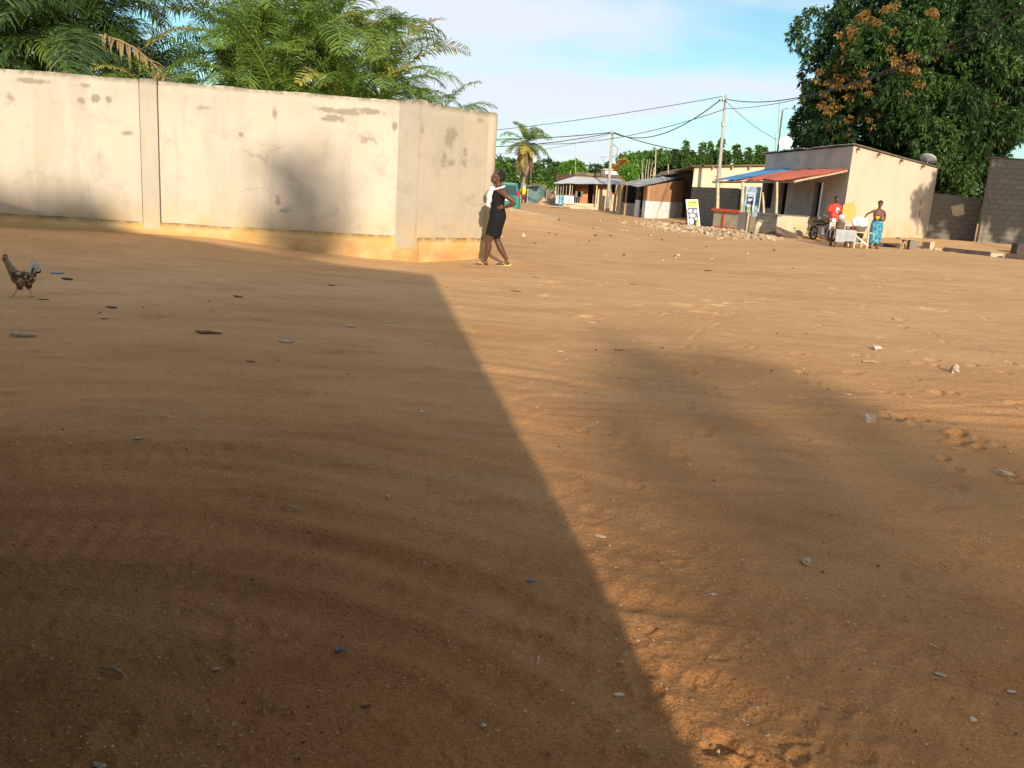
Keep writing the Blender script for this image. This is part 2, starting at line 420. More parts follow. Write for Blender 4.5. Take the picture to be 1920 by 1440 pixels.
    bump(tt, b, g1, .6, .006, n2)
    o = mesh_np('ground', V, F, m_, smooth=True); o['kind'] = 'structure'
    return o
make_ground()

# ------------------------------------------------------------------ the long cream wall
def stained_plaster(name, base, base2, stains_marks, top_z, grime=(.26, .225, .17), low_z=None):
    m, t, b = newmat(name)
    tcn = N(t, 'ShaderNodeTexCoord'); geo = N(t, 'ShaderNodeNewGeometry'); sp = N(t, 'ShaderNodeSeparateXYZ'); t.links.new(geo.outputs['Position'], sp.inputs[0])
    c = mixrgb(t, noise_fac(t, .9, 5, .55, .35, .7), base, base2)
    c = mixrgb(t, noise_fac(t, 2.3, 6, .6, .52, .78), c, tuple(v*.78 for v in base2))
    # grey weathering that creeps down from the top
    down = N(t, 'ShaderNodeMapRange'); down.inputs[1].default_value = top_z-.75; down.inputs[2].default_value = top_z; t.links.new(sp.outputs['Z'], down.inputs[0])
    f = math_(t, 'MULTIPLY', math_(t, 'POWER', down.outputs[0], 1.4), noise_fac(t, 1.7, 6, .65, .3, .75, stretch=(1, 1, .5)))
    c = mixrgb(t, math_(t, 'MULTIPLY', f, .8), c, (.36, .33, .26))
    edge = N(t, 'ShaderNodeMapRange'); edge.inputs[1].default_value = top_z-.09; edge.inputs[2].default_value = top_z+.01; t.links.new(sp.outputs['Z'], edge.inputs[0])
    c = mixrgb(t, math_(t, 'MULTIPLY', edge.outputs[0], noise_fac(t, 7, 4, .6, .3, .6)), c, (.13, .11, .075))
    lowm = N(t, 'ShaderNodeMapRange'); lowm.inputs[1].default_value = .95; lowm.inputs[2].default_value = .42; t.links.new(sp.outputs['Z'], lowm.inputs[0])
    c = mixrgb(t, math_(t, 'MULTIPLY', math_(t, 'POWER', lowm.outputs[0], 1.6), noise_fac(t, 1.9, 6, .65, .25, .75)), c, (.52, .37, .19))
    c = mixrgb(t, math_(t, 'MULTIPLY', noise_fac(t, 1.6, 7, .7, .48, .64, stretch=(1.6, 1.6, .22)), .34), c, (.33, .30, .24))
    wv = N(t, 'ShaderNodeTexVoronoi', feature='DISTANCE_TO_EDGE'); wv.inputs['Scale'].default_value = .55; dn_ = N(t, 'ShaderNodeTexNoise'); dn_.inputs['Scale'].default_value = 2.2; dn_.inputs['Detail'].default_value = 6; t.links.new(geo.outputs['Position'], dn_.inputs['Vector'])
    vmx = N(t, 'ShaderNodeMixRGB'); vmx.inputs[0].default_value = .22; t.links.new(geo.outputs['Position'], vmx.inputs[1]); t.links.new(dn_.outputs['Color'], vmx.inputs[2]); t.links.new(vmx.outputs[0], wv.inputs['Vector'])
    crk = math_(t, 'MULTIPLY', math_(t, 'LESS_THAN', wv.outputs['Distance'], .0035), noise_fac(t, .8, 3, .5, .55, .65)); c = mixrgb(t, math_(t, 'MULTIPLY', crk, .28), c, (.22, .18, .12))
    # mould spots and darker marks of their own shape
    tot = None
    for (x, y, z, rx, rz, s) in stains_marks:
        vs = N(t, 'ShaderNodeVectorMath', operation='SUBTRACT'); t.links.new(geo.outputs['Position'], vs.inputs[0]); vs.inputs[1].default_value = (x, y, z)
        vm = N(t, 'ShaderNodeVectorMath', operation='MULTIPLY'); t.links.new(vs.outputs[0], vm.inputs[0]); vm.inputs[1].default_value = (1/rx, .05, 1/rz)
        ln = N(t, 'ShaderNodeVectorMath', operation='LENGTH'); t.links.new(vm.outputs[0], ln.inputs[0])
        mr = N(t, 'ShaderNodeMapRange'); mr.inputs[1].default_value = 1.0; mr.inputs[2].default_value = .1; mr.inputs[4].default_value = s; t.links.new(ln.outputs['Value'], mr.inputs[0])
        tot = mr.outputs[0] if tot is None else math_(t, 'MAXIMUM', tot, mr.outputs[0])
    if tot is not None:
        k = math_(t, 'ADD', tot, math_(t, 'MULTIPLY', noise_fac(t, 9, 6, .7, .2, .8), .75))
        k2 = N(t, 'ShaderNodeMapRange'); k2.inputs[1].default_value = .62; k2.inputs[2].default_value = 1.05; t.links.new(k, k2.inputs[0])
        c = mixrgb(t, math_(t, 'MULTIPLY', k2.outputs[0], .95), c, grime)
    c = mixrgb(t, math_(t, 'MULTIPLY', noise_fac(t, 14, 5, .7, .66, .74), .5), c, (.33, .29, .2))
    t.links.new(c, b.inputs['Base Color']); b.inputs['Roughness'].default_value = .9; b.inputs['Specular IOR Level'].default_value = .15
    n1 = bump(t, b, noise_fac(t, 2.4, 4, .5, .2, .8), .35, .03); bump(t, b, noise_fac(t, 40, 4, .6, .2, .8), .25, .004, n1)
    return m
def wallpt(px, py, A=WA, B=WB): return on(px, py, A, B)
def strip_wall(mb, A, B, z0, z1, front, back, nz=14, step=.07, jit=.006, topj=.012, chip=0, seed=0):
    """a slightly uneven plastered slab: front face at offset `front` towards the viewer, back at `back`"""
    A = np.array(A, float); B = np.array(B, float); d = B-A; L = np.linalg.norm(d); d = d/L; nrm = np.array([d[1], -d[0]])
    n = max(2, int(L/step)); rr = random.Random(seed); V = []; F = []
    for i in range(n+1):
        p = A+d*L*i/n; tj = topj*fbm(np.array([i*.11+seed*3.1]), np.array([seed*1.7]), 4)[0]*2+chip*max(0, fbm(np.array([i*.23+seed]), np.array([9.]), 2)[0]-.25)*-1
        for j in range(nz+1):
            z = z0+(z1+tj-z0)*j/nz; o_ = jit*fbm(np.array([i*.08+seed*5]), np.array([j*.35]), 3)[0] if 0 < i < n else 0
            rnd = .018 if j == nz else 0
            q = p+nrm*(front+o_-rnd); V.append((q[0], q[1], z))
        q = p+nrm*back; V.append((q[0], q[1], z1+tj)); V.append((q[0], q[1], z0))
    k = nz+3
    for i in range(n):
        for j in range(k-1):
            a = i*k+j; F.append((a, a+k, a+k+1, a+1))
    F.append(tuple(range(k))); F.append(tuple(n*k+j for j in range(k-1, -1, -1)))
    mb.add(V, F)
ZT = 2.765; ZP = .42
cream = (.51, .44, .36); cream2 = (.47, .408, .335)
def st(px, py, rx, rz, s=1): p = wallpt(px, py); return (p[0], p[1], p[2], rx, rz, s)
stn = [st(152, 188, .10, .09), st(178, 186, .12, .12), st(203, 186, .08, .08), st(60, 152, .42, .07, .9), st(160, 160, .14, .06), st(238, 250, .2, .07, .8), st(20, 185, .2, .2, .6),
       st(610, 205, .3, .07), st(648, 210, .5, .09), st(690, 208, .4, .08), st(625, 222, .3, .1), st(515, 212, .08, .14), st(452, 252, .06, .06), st(740, 238, .07, .14), st(380, 202, .3, .06, .6),
       st(522, 378, .09, .2, .75), st(530, 395, .18, .1, .7), st(690, 260, .4, .2, .5)]  # the first two make one darker T-shaped mark low on the panel
m_wall = stained_plaster('cream_plaster', cream, cream2, stn, ZT)
WC = g(778, 446, .42)[:2]; WD = np.array([-.63, 16.70])
def st2(px, py, rx, rz, s=1): p = on(px, py, WC, WD); return (p[0], p[1], p[2], rx, rz, s)
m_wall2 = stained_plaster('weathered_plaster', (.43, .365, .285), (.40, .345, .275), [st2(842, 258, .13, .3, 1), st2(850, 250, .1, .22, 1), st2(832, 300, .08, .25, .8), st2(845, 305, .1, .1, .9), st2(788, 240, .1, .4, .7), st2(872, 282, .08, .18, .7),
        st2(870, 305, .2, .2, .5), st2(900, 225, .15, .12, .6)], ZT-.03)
def plinthmat():
    m, t, b = newmat('ochre_plinth'); geo = N(t, 'ShaderNodeNewGeometry'); sp = N(t, 'ShaderNodeSeparateXYZ'); t.links.new(geo.outputs['Position'], sp.inputs[0])
    c = mixrgb(t, noise_fac(t, 2.0, 5, .6, .35, .65), (.54, .32, .115), (.55, .38, .19))
    mr = N(t, 'ShaderNodeMapRange'); mr.inputs[1].default_value = .33; mr.inputs[2].default_value = .43; t.links.new(sp.outputs['Z'], mr.inputs[0])
    c = mixrgb(t, math_(t, 'MULTIPLY', mr.outputs[0], noise_fac(t, 5, 5, .7, .3, .6)), c, (.12, .10, .06))
    mr2 = N(t, 'ShaderNodeMapRange'); mr2.inputs[1].default_value = .30; mr2.inputs[2].default_value = .12; t.links.new(sp.outputs['Z'], mr2.inputs[0])
    c = mixrgb(t, math_(t, 'MULTIPLY', mr2.outputs[0], noise_fac(t, 3, 5, .6, .3, .7)), c, (.46, .25, .10))
    c = mixrgb(t, noise_fac(t, 11, 5, .7, .62, .72), c, (.40, .30, .16))
    t.links.new(c, b.inputs['Base Color']); b.inputs['Roughness'].default_value = .9; b.inputs['Specular IOR Level'].default_value = .15
    bump(t, b, noise_fac(t, 16, 5, .65, .2, .8), .5, .01); return m
m_plinth = plinthmat()
du = (WB-WA)/np.linalg.norm(WB-WA)
W0 = WA-du*9.0
wall = empty('boundary_wall', (WA[0], WA[1], 0), 'long cream plastered boundary wall with orange base, palms rising behind it', 'wall')
pilx = [wallpt(-400, 300)[:2]-du*.0]
def uu(px): return float(np.dot(wallpt(px, 300)[:2]-WA, du))
def up(u): return WA+du*u
p1a, p1b = uu(264), uu(300); p2a, p2b = uu(747), uu(747)+.30
panels = [(-9.0, p1a-4.6-.34), (p1a-4.6, p1a), (p1b, p2a)]
for i, (a, b_) in enumerate(panels):
    mb = MB(); strip_wall(mb, up(a), up(b_), ZP-.03, ZT, 0, -.16, chip=.03, seed=i+1)
    mb.build('wall_panel', m_wall, wall, smooth=False)
m_pil = stained_plaster('pilaster_plaster', (.44, .385, .32), (.40, .355, .30), [], ZT, low_z=0)
for i, (a, b_) in enumerate([(p1a-4.6-.34, p1a-4.6), (p1a, p1b)]):
    mb = MB(); strip_wall(mb, up(a+.028), up(b_-.012), ZP-.2, ZT+.02, .06, -.19, seed=i+20, jit=.004); mb.build('pilaster', m_pil, wall)
mb = MB(); strip_wall(mb, up(p2a+.028), WC+np.array([.03, 0]), ZP-.2, ZT+.01, .06, -.19, seed=31, jit=.004); mb.build('pilaster', m_pil, wall)
mb = MB(); strip_wall(mb, up(p1a-.2), up(p1b+.2), ZP-.02, ZT-.05, -.035, -.12, seed=61); strip_wall(mb, up(p2a-.2), up(p2a+.2), ZP-.02, ZT-.05, -.035, -.12, seed=62); mb.build('joint_backing', m_pil, wall)
mb = MB(); strip_wall(mb, W0, up(p2a), -.35, ZP, .065, -.17, nz=6, jit=.012, topj=.012, seed=41)
mb.build('plinth', m_plinth, wall)
mb = MB(); strip_wall(mb, up(p2a+.001), WC+np.array([.035, 0]), -.35, ZP-.19, .067, -.17, nz=4, jit=.008, seed=42)
strip_wall(mb, WC+np.array([.036, .01]), WD, -.35, ZP, .065, -.15, nz=6, jit=.012, seed=43)
mb.build('plinth', m_plinth, wall)
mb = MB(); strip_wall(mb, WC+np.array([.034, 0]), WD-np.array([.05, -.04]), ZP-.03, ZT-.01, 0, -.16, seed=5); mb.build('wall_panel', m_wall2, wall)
# rounded corner post and the return wall along the side street
dn = (WD-WC)/np.linalg.norm(WD-WC)
mb = MB(); cpos = WD-dn*.02+np.array([-dn[1], dn[0]])*.12
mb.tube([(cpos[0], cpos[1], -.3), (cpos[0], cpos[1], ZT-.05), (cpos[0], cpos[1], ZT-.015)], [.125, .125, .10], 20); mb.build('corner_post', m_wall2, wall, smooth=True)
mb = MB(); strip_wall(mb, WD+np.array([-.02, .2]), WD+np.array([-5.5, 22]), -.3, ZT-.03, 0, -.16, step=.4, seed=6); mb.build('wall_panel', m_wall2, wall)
# ------------------------------------------------------------------ leaves
def orient(n):
    """frames (a,b) perpendicular to unit vectors n"""
    ref = np.where(np.abs(n[:, 2:3]) < .9, np.array([[0, 0, 1.]]), np.array([[1., 0, 0]])); a = np.cross(n, ref); a /= np.linalg.norm(a, axis=1, keepdims=True)+1e-9
    return a, np.cross(n, a)
def leaf_cloud(C, D, L, Wd, rng, fold=.0, curl=.25):
    """one folded leaf (2 triangles x 2) per row: base C, direction D, length L, width Wd"""
    n = len(C); D = D/(np.linalg.norm(D, axis=1, keepdims=True)+1e-9); a, b = orient(D)
    th = rng.uniform(0, 2*pi, n)[:, None]; s = np.cos(th)*a+np.sin(th)*b; nn = np.cross(D, s)
    L = L[:, None]; Wd = Wd[:, None]
    base = C; mid = C+D*L*.5-np.array([0, 0, 1.])*L*curl*.15; tip = C+D*L*.95-np.array([0, 0, 1.])*L*curl
    V = np.stack([base, mid+s*Wd*.5+nn*Wd*.15, tip, mid-s*Wd*.5+nn*Wd*.15], 1).reshape(-1, 3)
    i = np.arange(n)*4; F = np.concatenate([np.stack([i, i+1, i+2], 1), np.stack([i, i+2, i+3], 1)])
    return V, F
def rnd_dir(rng, n):
    v = rng.normal(size=(n, 3)); return v/np.linalg.norm(v, axis=1, keepdims=True)
def crown_points(blobs, dens, rng, inner=.62):
    """points spread through the outer part of clumps: returns position, outward normal, clump id"""
    P = []; Nn = []; I = []
    for i, (c, r) in enumerate(blobs):
        r = np.array(r if isinstance(r, (tuple, list, np.ndarray)) else (r, r, r), float); n = max(4, int(dens*(r[0]*r[1]+r[0]*r[2]+r[1]*r[2])*4.2))
        d = rnd_dir(rng, n); rad = rng.uniform(inner, 1.0, n)**.6*rng.normal(1, .07, n)
        P.append(np.array(c)+d*r*rad[:, None]); Nn.append(d); I += [i]*n
    return np.concatenate(P), np.concatenate(Nn), np.array(I)
def crown(name, blobs, dens, leaf, width, k, mat, parent, seed, droop=.5, spread=.8, tintbase=.45, clump_tint=.3):
    rng = np.random.default_rng(seed); P, Nn, I = crown_points(blobs, dens, rng); n = len(P)
    ct = rng.uniform(-clump_tint, clump_tint, len(blobs))[I]; rt = rng.normal(0, .1, n)
    C = np.repeat(P, k, 0); D = np.repeat(Nn*.7+np.array([0, 0, .15]), k, 0)+rng.normal(0, spread, (n*k, 3)); D[:, 2] -= droop*rng.uniform(0, 1, n*k)
    L = leaf*rng.uniform(.65, 1.25, n*k); V, F = leaf_cloud(C, D, L, L*width, rng)
    tint = np.clip(np.repeat(tintbase+np.repeat(ct+rt, k)+rng.normal(0, .08, n*k), 4), 0, 1)
    return mesh_np(name, V, F, mat, parent, tint=tint)
def blobs_in(rng, c, R, n, r0, r1, fill=.55):
    """clumps packed towards the outside of an ellipsoid crown"""
    d = rnd_dir(rng, n); rad = rng.uniform(fill, 1, n)**.5
    return [(np.array(c)+d[i]*np.array(R)*rad[i]*.86, rng.uniform(r0, r1)) for i in range(n)]
bark = pm('bark', (.20, .15, .10), (.11, .085, .06), 6, .95, .6, .02)
palebark = pm('pale_bark', (.42, .37, .27), (.25, .21, .15), 5, .95, .5, .02)
def limb_tree(mb, base, top, r, n, rng, spread, k=8):
    base = np.array(base, float); top = np.array(top, float); m1 = base+(top-base)*.45+rng.normal(0, r*.8, 3)*[1, 1, 0]
    mb.tube([base-[0, 0, .3], base+(top-base)*.08, m1, top], [r*1.35, r, r*.8, r*.55], k)
    for i in range(n):
        s = m1+(top-m1)*rng.uniform(0, 1); d = rng.normal(0, 1, 3); d[2] = abs(d[2])*.8+.4; d /= np.linalg.norm(d); L = spread*rng.uniform(.6, 1)
        mb.tube([s, s+d*L*.5+[0, 0, .1*L], s+d*L], [r*.45, r*.3, r*.1], 6)

# ------------------------------------------------------------------ palm fronds
def frond_mesh(name, el, L, seed, n=46, ll=.62, lw=.045, sag=1.0, mess=.35, mat=None, hang=.5):
    """feather frond starting at the origin towards +X at elevation el (radians)"""
    rng = np.random.default_rng(seed); S = 26; p = np.zeros(3); a = el; pts = [p.copy()]; dirs = []
    for i in range(S):
        t = i/S; a -= sag*(.012+.085*t*t)*(1.2 if a > -.6 else .35)*(1+.3*cos(a)); d = np.array([cos(a), 0, sin(a)]); p = p+d*L/S; pts.append(p.copy()); dirs.append(d)
    dirs.append(dirs[-1]); pts = np.array(pts); dirs = np.array(dirs); side = np.array([0, 1., 0])
    V = []; F = []; tint = []
    mb = MB(); mb.tube(pts[::3], [.035*(1-.85*i/9) for i in range(len(pts[::3]))], 5)
    V = [np.array(v) for v in mb.v]; F = [tuple(f[:3]) if len(f) == 3 else f for f in mb.f]; tint = [.95]*len(V)
    tris = []
    for f in F:
        for q in range(1, len(f)-1): tris.append((f[0], f[q], f[q+1]))
    twist = rng.uniform(-.5, .5)
    for i in range(n):
        t = .14+.86*(i+.5)/n; f = t*S; j = min(int(f), S-1); q = pts[j]+(pts[j+1]-pts[j])*(f-j); d = dirs[j]
        up_ = np.cross(d, side); up_ = up_/np.linalg.norm(up_); up_ = up_*np.sign(up_[2]+1e-6)
        env = sin(pi*min(1, t*.93+.05))**.55
        for sg in (-1, 1):
            ang = twist*t; sd = side*cos(ang)*sg+up_*sin(ang)*sg
            lift = rng.normal(.15, mess); v = d*(.55+rng.normal(0, .12))+sd*(.85)+up_*lift; v /= np.linalg.norm(v)
            l = ll*env*rng.uniform(.75, 1.12); h = hang*rng.uniform(.5, 1.4)
            c0 = q; c1 = q+v*l*.45-np.array([0, 0, h*l*.12]); c2 = q+v*l*.8-np.array([0, 0, h*l*.42]); c3 = q+v*l*.95-np.array([0, 0, h*l*.75])
            wv = np.cross(v, up_+rng.normal(0, .3, 3)); wv /= np.linalg.norm(wv)+1e-9; w = lw*rng.uniform(.8, 1.2)
            b = len(V); V += [c0+wv*w*.25, c0-wv*w*.25, c1+wv*w*.5, c1-wv*w*.5, c2+wv*w*.38, c2-wv*w*.38, c3]
            tris += [(b, b+1, b+3), (b, b+3, b+2), (b+2, b+3, b+5), (b+2, b+5, b+4), (b+4, b+5, b+6)]
            tn = float(np.clip(.42+rng.normal(0, .13)+.12*t, 0, 1)); tint += [tn]*7
    return mesh_np(name, np.array(V), np.array(tris), mat, None, tint=tint)
m_frond = leafmat('palm_green', (.024, .070, .016), (.24, .34, .055), .3, .38, .5)
m_frond_y = leafmat('palm_yellow', (.30, .27, .05), (.50, .42, .09), .35, .45, .4)
m_frond_dry = leafmat('palm_dry', (.20, .14, .07), (.36, .28, .15), .15, .8, .1)
m_frond_d = leafmat('palm_shade_green', (.016, .045, .018), (.10, .17, .04), .25, .42, .4)  # darker leaf copy: shade on the left palms put into the colour
ELS = [1.35, 1.05, .75, .4, .05, -.4, -1.15]
PROTO = {}
def proto(kind, mat, **kw):
    PROTO[kind] = [[frond_mesh('frond', e, 1.0*kw.get('L', 4.0), 100+i*7+s*31+len(kind), **{k: v for k, v in kw.items() if k != 'L'}, mat=mat) for s in range(3)] for i, e in enumerate(ELS)]
proto('oil', m_frond, L=4.0, n=72, ll=.72, lw=.034, mess=.13, hang=.55, sag=1.0)
proto('dark', m_frond_d, L=4.0, n=78, ll=.80, lw=.036, mess=.2, hang=.65, sag=1.0)
proto('yellow', m_frond_y, L=4.0, n=46, ll=.62, lw=.045, mess=.15, hang=.2)
proto('coco', m_frond, L=4.0, n=54, ll=.85, lw=.07, mess=.22, hang=.6, sag=1.15)
proto('cocoy', m_frond_y, L=4.0, n=50, ll=.8, lw=.075, mess=.2, hang=.7, sag=1.3)
proto('dry', m_frond_dry, L=4.0, n=40, ll=.7, lw=.06, mess=.3, hang=1.2, sag=1.6)
PUSED = set()
def add_fronds(root, top, n, kind, scale, rng, elr=(0, 5), az=None, phase=0):
    for i in range(n):
        e = int(rng.integers(elr[0], elr[1])); v = PROTO[kind][e][int(rng.integers(0, 3))]
        a = phase+i*2.39996+rng.normal(0, .15) if az is None else rng.uniform(*az)
        s = scale*rng.uniform(.82, 1.12); c = v.copy(); c.name = 'frond'; col.objects.link(c); c.parent = root
        c.location = Vector(tuple(float(q) for q in np.array(top)-woff(root))); c.rotation_euler = (rng.normal(0, .12), 0, a); c.scale = (s, s, s)
m_fibre = pm('palm_trunk_fibre', (.27, .19, .11), (.10, .07, .045), 9, .95, .8, .04)
def palm_trunk(root, base, top, r, ringed=True):
    mb = MB(); base = np.array(base, float); top = np.array(top, float); n = 14; pts = []; rs = []
    for i in range(n*2):
        t = i/(n*2-1); pts.append(base+(top-base)*t); rs.append(r*(1.15-.35*t)*(1.06 if i % 2 else .94)+(.12*exp(-t*9)))
    mb.tube(pts, rs, 12); return mb.build('trunk', m_fibre, root, smooth=True)
def oil_palm(px, Y, zc, s, nf, kinds, label, seed, lean=0, az=None):
    rng = np.random.default_rng(seed); p = at(px, 300, Y); z0 = float(T(p[0], p[1]))
    root = empty('oil_palm', (p[0], p[1], z0), label, 'palm tree', 'palm trees behind the cream wall')
    top = np.array([p[0]+lean, p[1], zc]); palm_trunk(root, (p[0], p[1], z0-.2), top, .2)
    s *= 1.12; nf *= .88
    for j, (kind, frac) in enumerate(kinds):
        m = max(1, int(round(nf*frac)))
        add_fronds(root, top, m, kind, s/4.0, rng, (0, 5) if kind != 'dry' else (4, 6), az, phase=seed+j)
oil_palm(-70, 19.5, 4.6, 3.6, 34, [('dark', 1)], 'dark palm at the far left end, cut by the picture edge', 1)
oil_palm(28, 18.2, 3.3, 3.0, 36, [('dark', .8), ('oil', .2)], 'low dark palm with long drooping fronds behind the first wall panel', 2)
oil_palm(92, 20.5, 5.1, 3.0, 36, [('dark', 1)], 'tall dark palm whose crown fills the top left of the grove', 3)
oil_palm(160, 18.6, 3.9, 2.5, 34, [('dark', .8), ('dry', .15)], 'dark palm with a brown hanging dead frond beside its trunk', 4)
oil_palm(226, 18.9, 2.6, 2.2, 34, [('dark', .6), ('oil', .4)], 'palm just left of the first wall pilaster', 5)
oil_palm(338, 18.0, 1.9, 1.9, 28, [('oil', .75), ('yellow', .25)], 'short palm with yellow fronds right of the sky gap', 6)
oil_palm(482, 20.0, 3.9, 2.5, 44, [('oil', .9), ('yellow', .06)], 'green palm right of the gap where sky shows in the grove', 7)
oil_palm(430, 18.6, 2.5, 2.1, 34, [('oil', .9), ('dry', .08)], 'low leaning palm under the left side of the bright palms', 14, lean=.2)
oil_palm(530, 18.3, 2.6, 2.4, 42, [('oil', .95), ('dry', .05)], 'bright green low palm behind the middle of the wall', 8)
oil_palm(606, 20.2, 4.0, 2.7, 44, [('oil', .88), ('yellow', .07)], 'tallest bright green palm of the right half of the grove', 9)
oil_palm(652, 18.6, 2.5, 2.3, 42, [('oil', .9), ('yellow', .05), ('dry', .05)], 'low green palm left of the second wall pilaster', 10)
oil_palm(712, 19.6, 3.1, 2.1, 40, [('oil', .82), ('yellow', .1)], 'green palm with one yellowish upright frond near the grove end', 11)
oil_palm(752, 18.2, 2.0, 1.6, 28, [('oil', 1)], 'small palm behind the second wall pilaster', 12)
oil_palm(800, 18.6, 2.1, 1.6, 30, [('oil', 1)], 'smallest palm, its fronds reaching over the wall corner', 13)
# ------------------------------------------------------------------ building helpers
def holed_wall(mb, A, B, z0, z1, th, holes, z1b=None):
    """wall whose front face is line AB, with rectangular openings (u0,u1,za,zb)"""
    A = np.array(A[:2], float); B = np.array(B[:2], float); L = np.linalg.norm(B-A); d = (B-A)/L; z1b = z1 if z1b is None else z1b
    zt = lambda u: z1+(z1b-z1)*u/L
    cuts = sorted(holes); u = 0
    for (a, b, za, zb) in cuts:
        if a > u: mb.wall(A+d*u, A+d*a, z0, zt(u), th, z1b=zt(a))
        if za > z0: mb.wall(A+d*a, A+d*b, z0, za, th)
        mb.wall(A+d*a, A+d*b, zb, zt(a), th, z1b=zt(b)); u = b
    if u < L: mb.wall(A+d*u, B, z0, zt(u), th, z1b=z1b)
def corr(name, P, mat, parent, wave=.076*2, amp=.018, nv=6, sag=.02, seed=0, tear=0, sub=6):
    """corrugated sheet over the corners P00 P10 P11 P01; waves run along P00->P01"""
    P = [np.array(p, float) for p in P]; L = np.linalg.norm(P[1]-P[0]); nu = max(8, int(L/wave*sub)); rr = np.random.default_rng(seed)
    u = np.linspace(0, 1, nu+1); v = np.linspace(0, 1, nv+1); U_, V_ = np.meshgrid(u, v)
    q = (1-U_)[..., None]*(1-V_)[..., None]*P[0]+U_[..., None]*(1-V_)[..., None]*P[1]+U_[..., None]*V_[..., None]*P[2]+(1-U_)[..., None]*V_[..., None]*P[3]
    sheet = np.floor(U_*L/.8); h = amp*np.cos(2*pi*U_*L/wave)+sag*fbm(U_*L*.9+seed, V_*2+seed, 3)*2+.012*(sheet % 2)
    nrm = np.cross(P[1]-P[0], P[3]-P[0]); nrm /= np.linalg.norm(nrm); nrm *= np.sign(nrm[2]); q = q+nrm*h[..., None]
    e = (P[3]-P[0])/np.linalg.norm(P[3]-P[0]); jj = rr.uniform(-1, 1, 400)*.07
    q[0] -= (e*jj[(sheet[0].astype(int)) % 400][:, None]); q[-1] += (e*jj[(sheet[0].astype(int)+50) % 400][:, None])
    last = None; ids = sheet[0].astype(int); ns = ids.max()+1
    for si in range(ns):
        w_ = np.where(ids == si)[0]; lo = w_[0]; hi = min(nu, w_[-1]+(sub if si < ns-1 else 0)+1)
        if si == ns-1 and hi-lo < 3 and ns > 1: continue
        seg = q[:, lo:hi+1]; k = seg.shape[1]; i = (np.arange(nv)[:, None]*k+np.arange(k-1)[None, :]).ravel(); top = seg.reshape(-1, 3)+nrm*(.004*(si % 3)); bot = top-nrm*.004; n = len(top)
        F = np.concatenate([np.stack([i, i+1, i+k+1, i+k], 1), np.stack([i+n, i+k+n, i+k+1+n, i+1+n], 1)])
        last = mesh_np('roof_sheet' if name != 'sheet' else 'sheet', np.concatenate([top, bot]), F, mat, parent, smooth=True)
    return last
def u_on(px, A, B, py=380):
    A = np.array(A[:2], float); B = np.array(B[:2], float); return float(np.dot(on(px, py, A, B)[:2]-A, (B-A)/np.linalg.norm(B-A)))
m_zinc = pm('zinc_sheet', (.36, .37, .38), (.24, .23, .22), 1.6, .55, .15, .005, metal=.35, spots=(.28, .16, .09), sscale=3, slo=.6, shi=.75)
m_rust = pm('rusty_sheet', (.20, .13, .09), (.10, .075, .06), 2.5, .85, .2, .006)
m_redroof = pm('red_sheet', (.50, .13, .085), (.38, .10, .07), 1.5, .65, .1, .004, spots=(.30, .16, .11), sscale=5, slo=.62, shi=.75)
m_blueroof = pm('blue_sheet', (.06, .20, .42), (.09, .25, .46), 1.5, .55, .1, .004)
m_timber = pm('timber', (.40, .29, .17), (.26, .18, .11), 6, .85, .3, .008, stretch=(4, 4, 1))
m_palepost = pm('pale_post', (.55, .46, .32), (.42, .34, .22), 6, .85, .3, .008)
m_darkwood = pm('dark_wood', (.09, .055, .035), (.05, .035, .025), 6, .85, .3, .008)
m_dark = pm('shade_black', (.03, .026, .024), (.02, .018, .016), 3, .95, 0)  # near-black colour standing in for the shade inside openings
m_house = None
m_block = pm('grey_block', (.20, .175, .145), (.15, .13, .105), 1.6, .95, .6, .012, spots=(.10, .09, .075), sscale=3.5, slo=.58, shi=.7)
m_block2 = pm('grey_block_pale', (.225, .20, .165), (.165, .145, .12), 2.2, .95, .6, .012, spots=(.13, .115, .09), sscale=5, slo=.6, shi=.7)
m_mortar = pm('mortar', (.19, .165, .135), (.15, .13, .105), 4, .95, .5, .01)
m_render = pm('cement_render', (.30, .275, .25), (.24, .22, .20), 1.4, .92, .4, .01, spots=(.2, .185, .165), sscale=2)
m_white = pm('white_paint', (.74, .75, .74), (.60, .60, .57), 2.5, .8, .15, .004)
m_brown = pm('brown_board', (.42, .235, .125), (.36, .19, .10), 1.8, .8, .15, .004, spots=(.50, .36, .24), sscale=2.6, slo=.66, shi=.72)

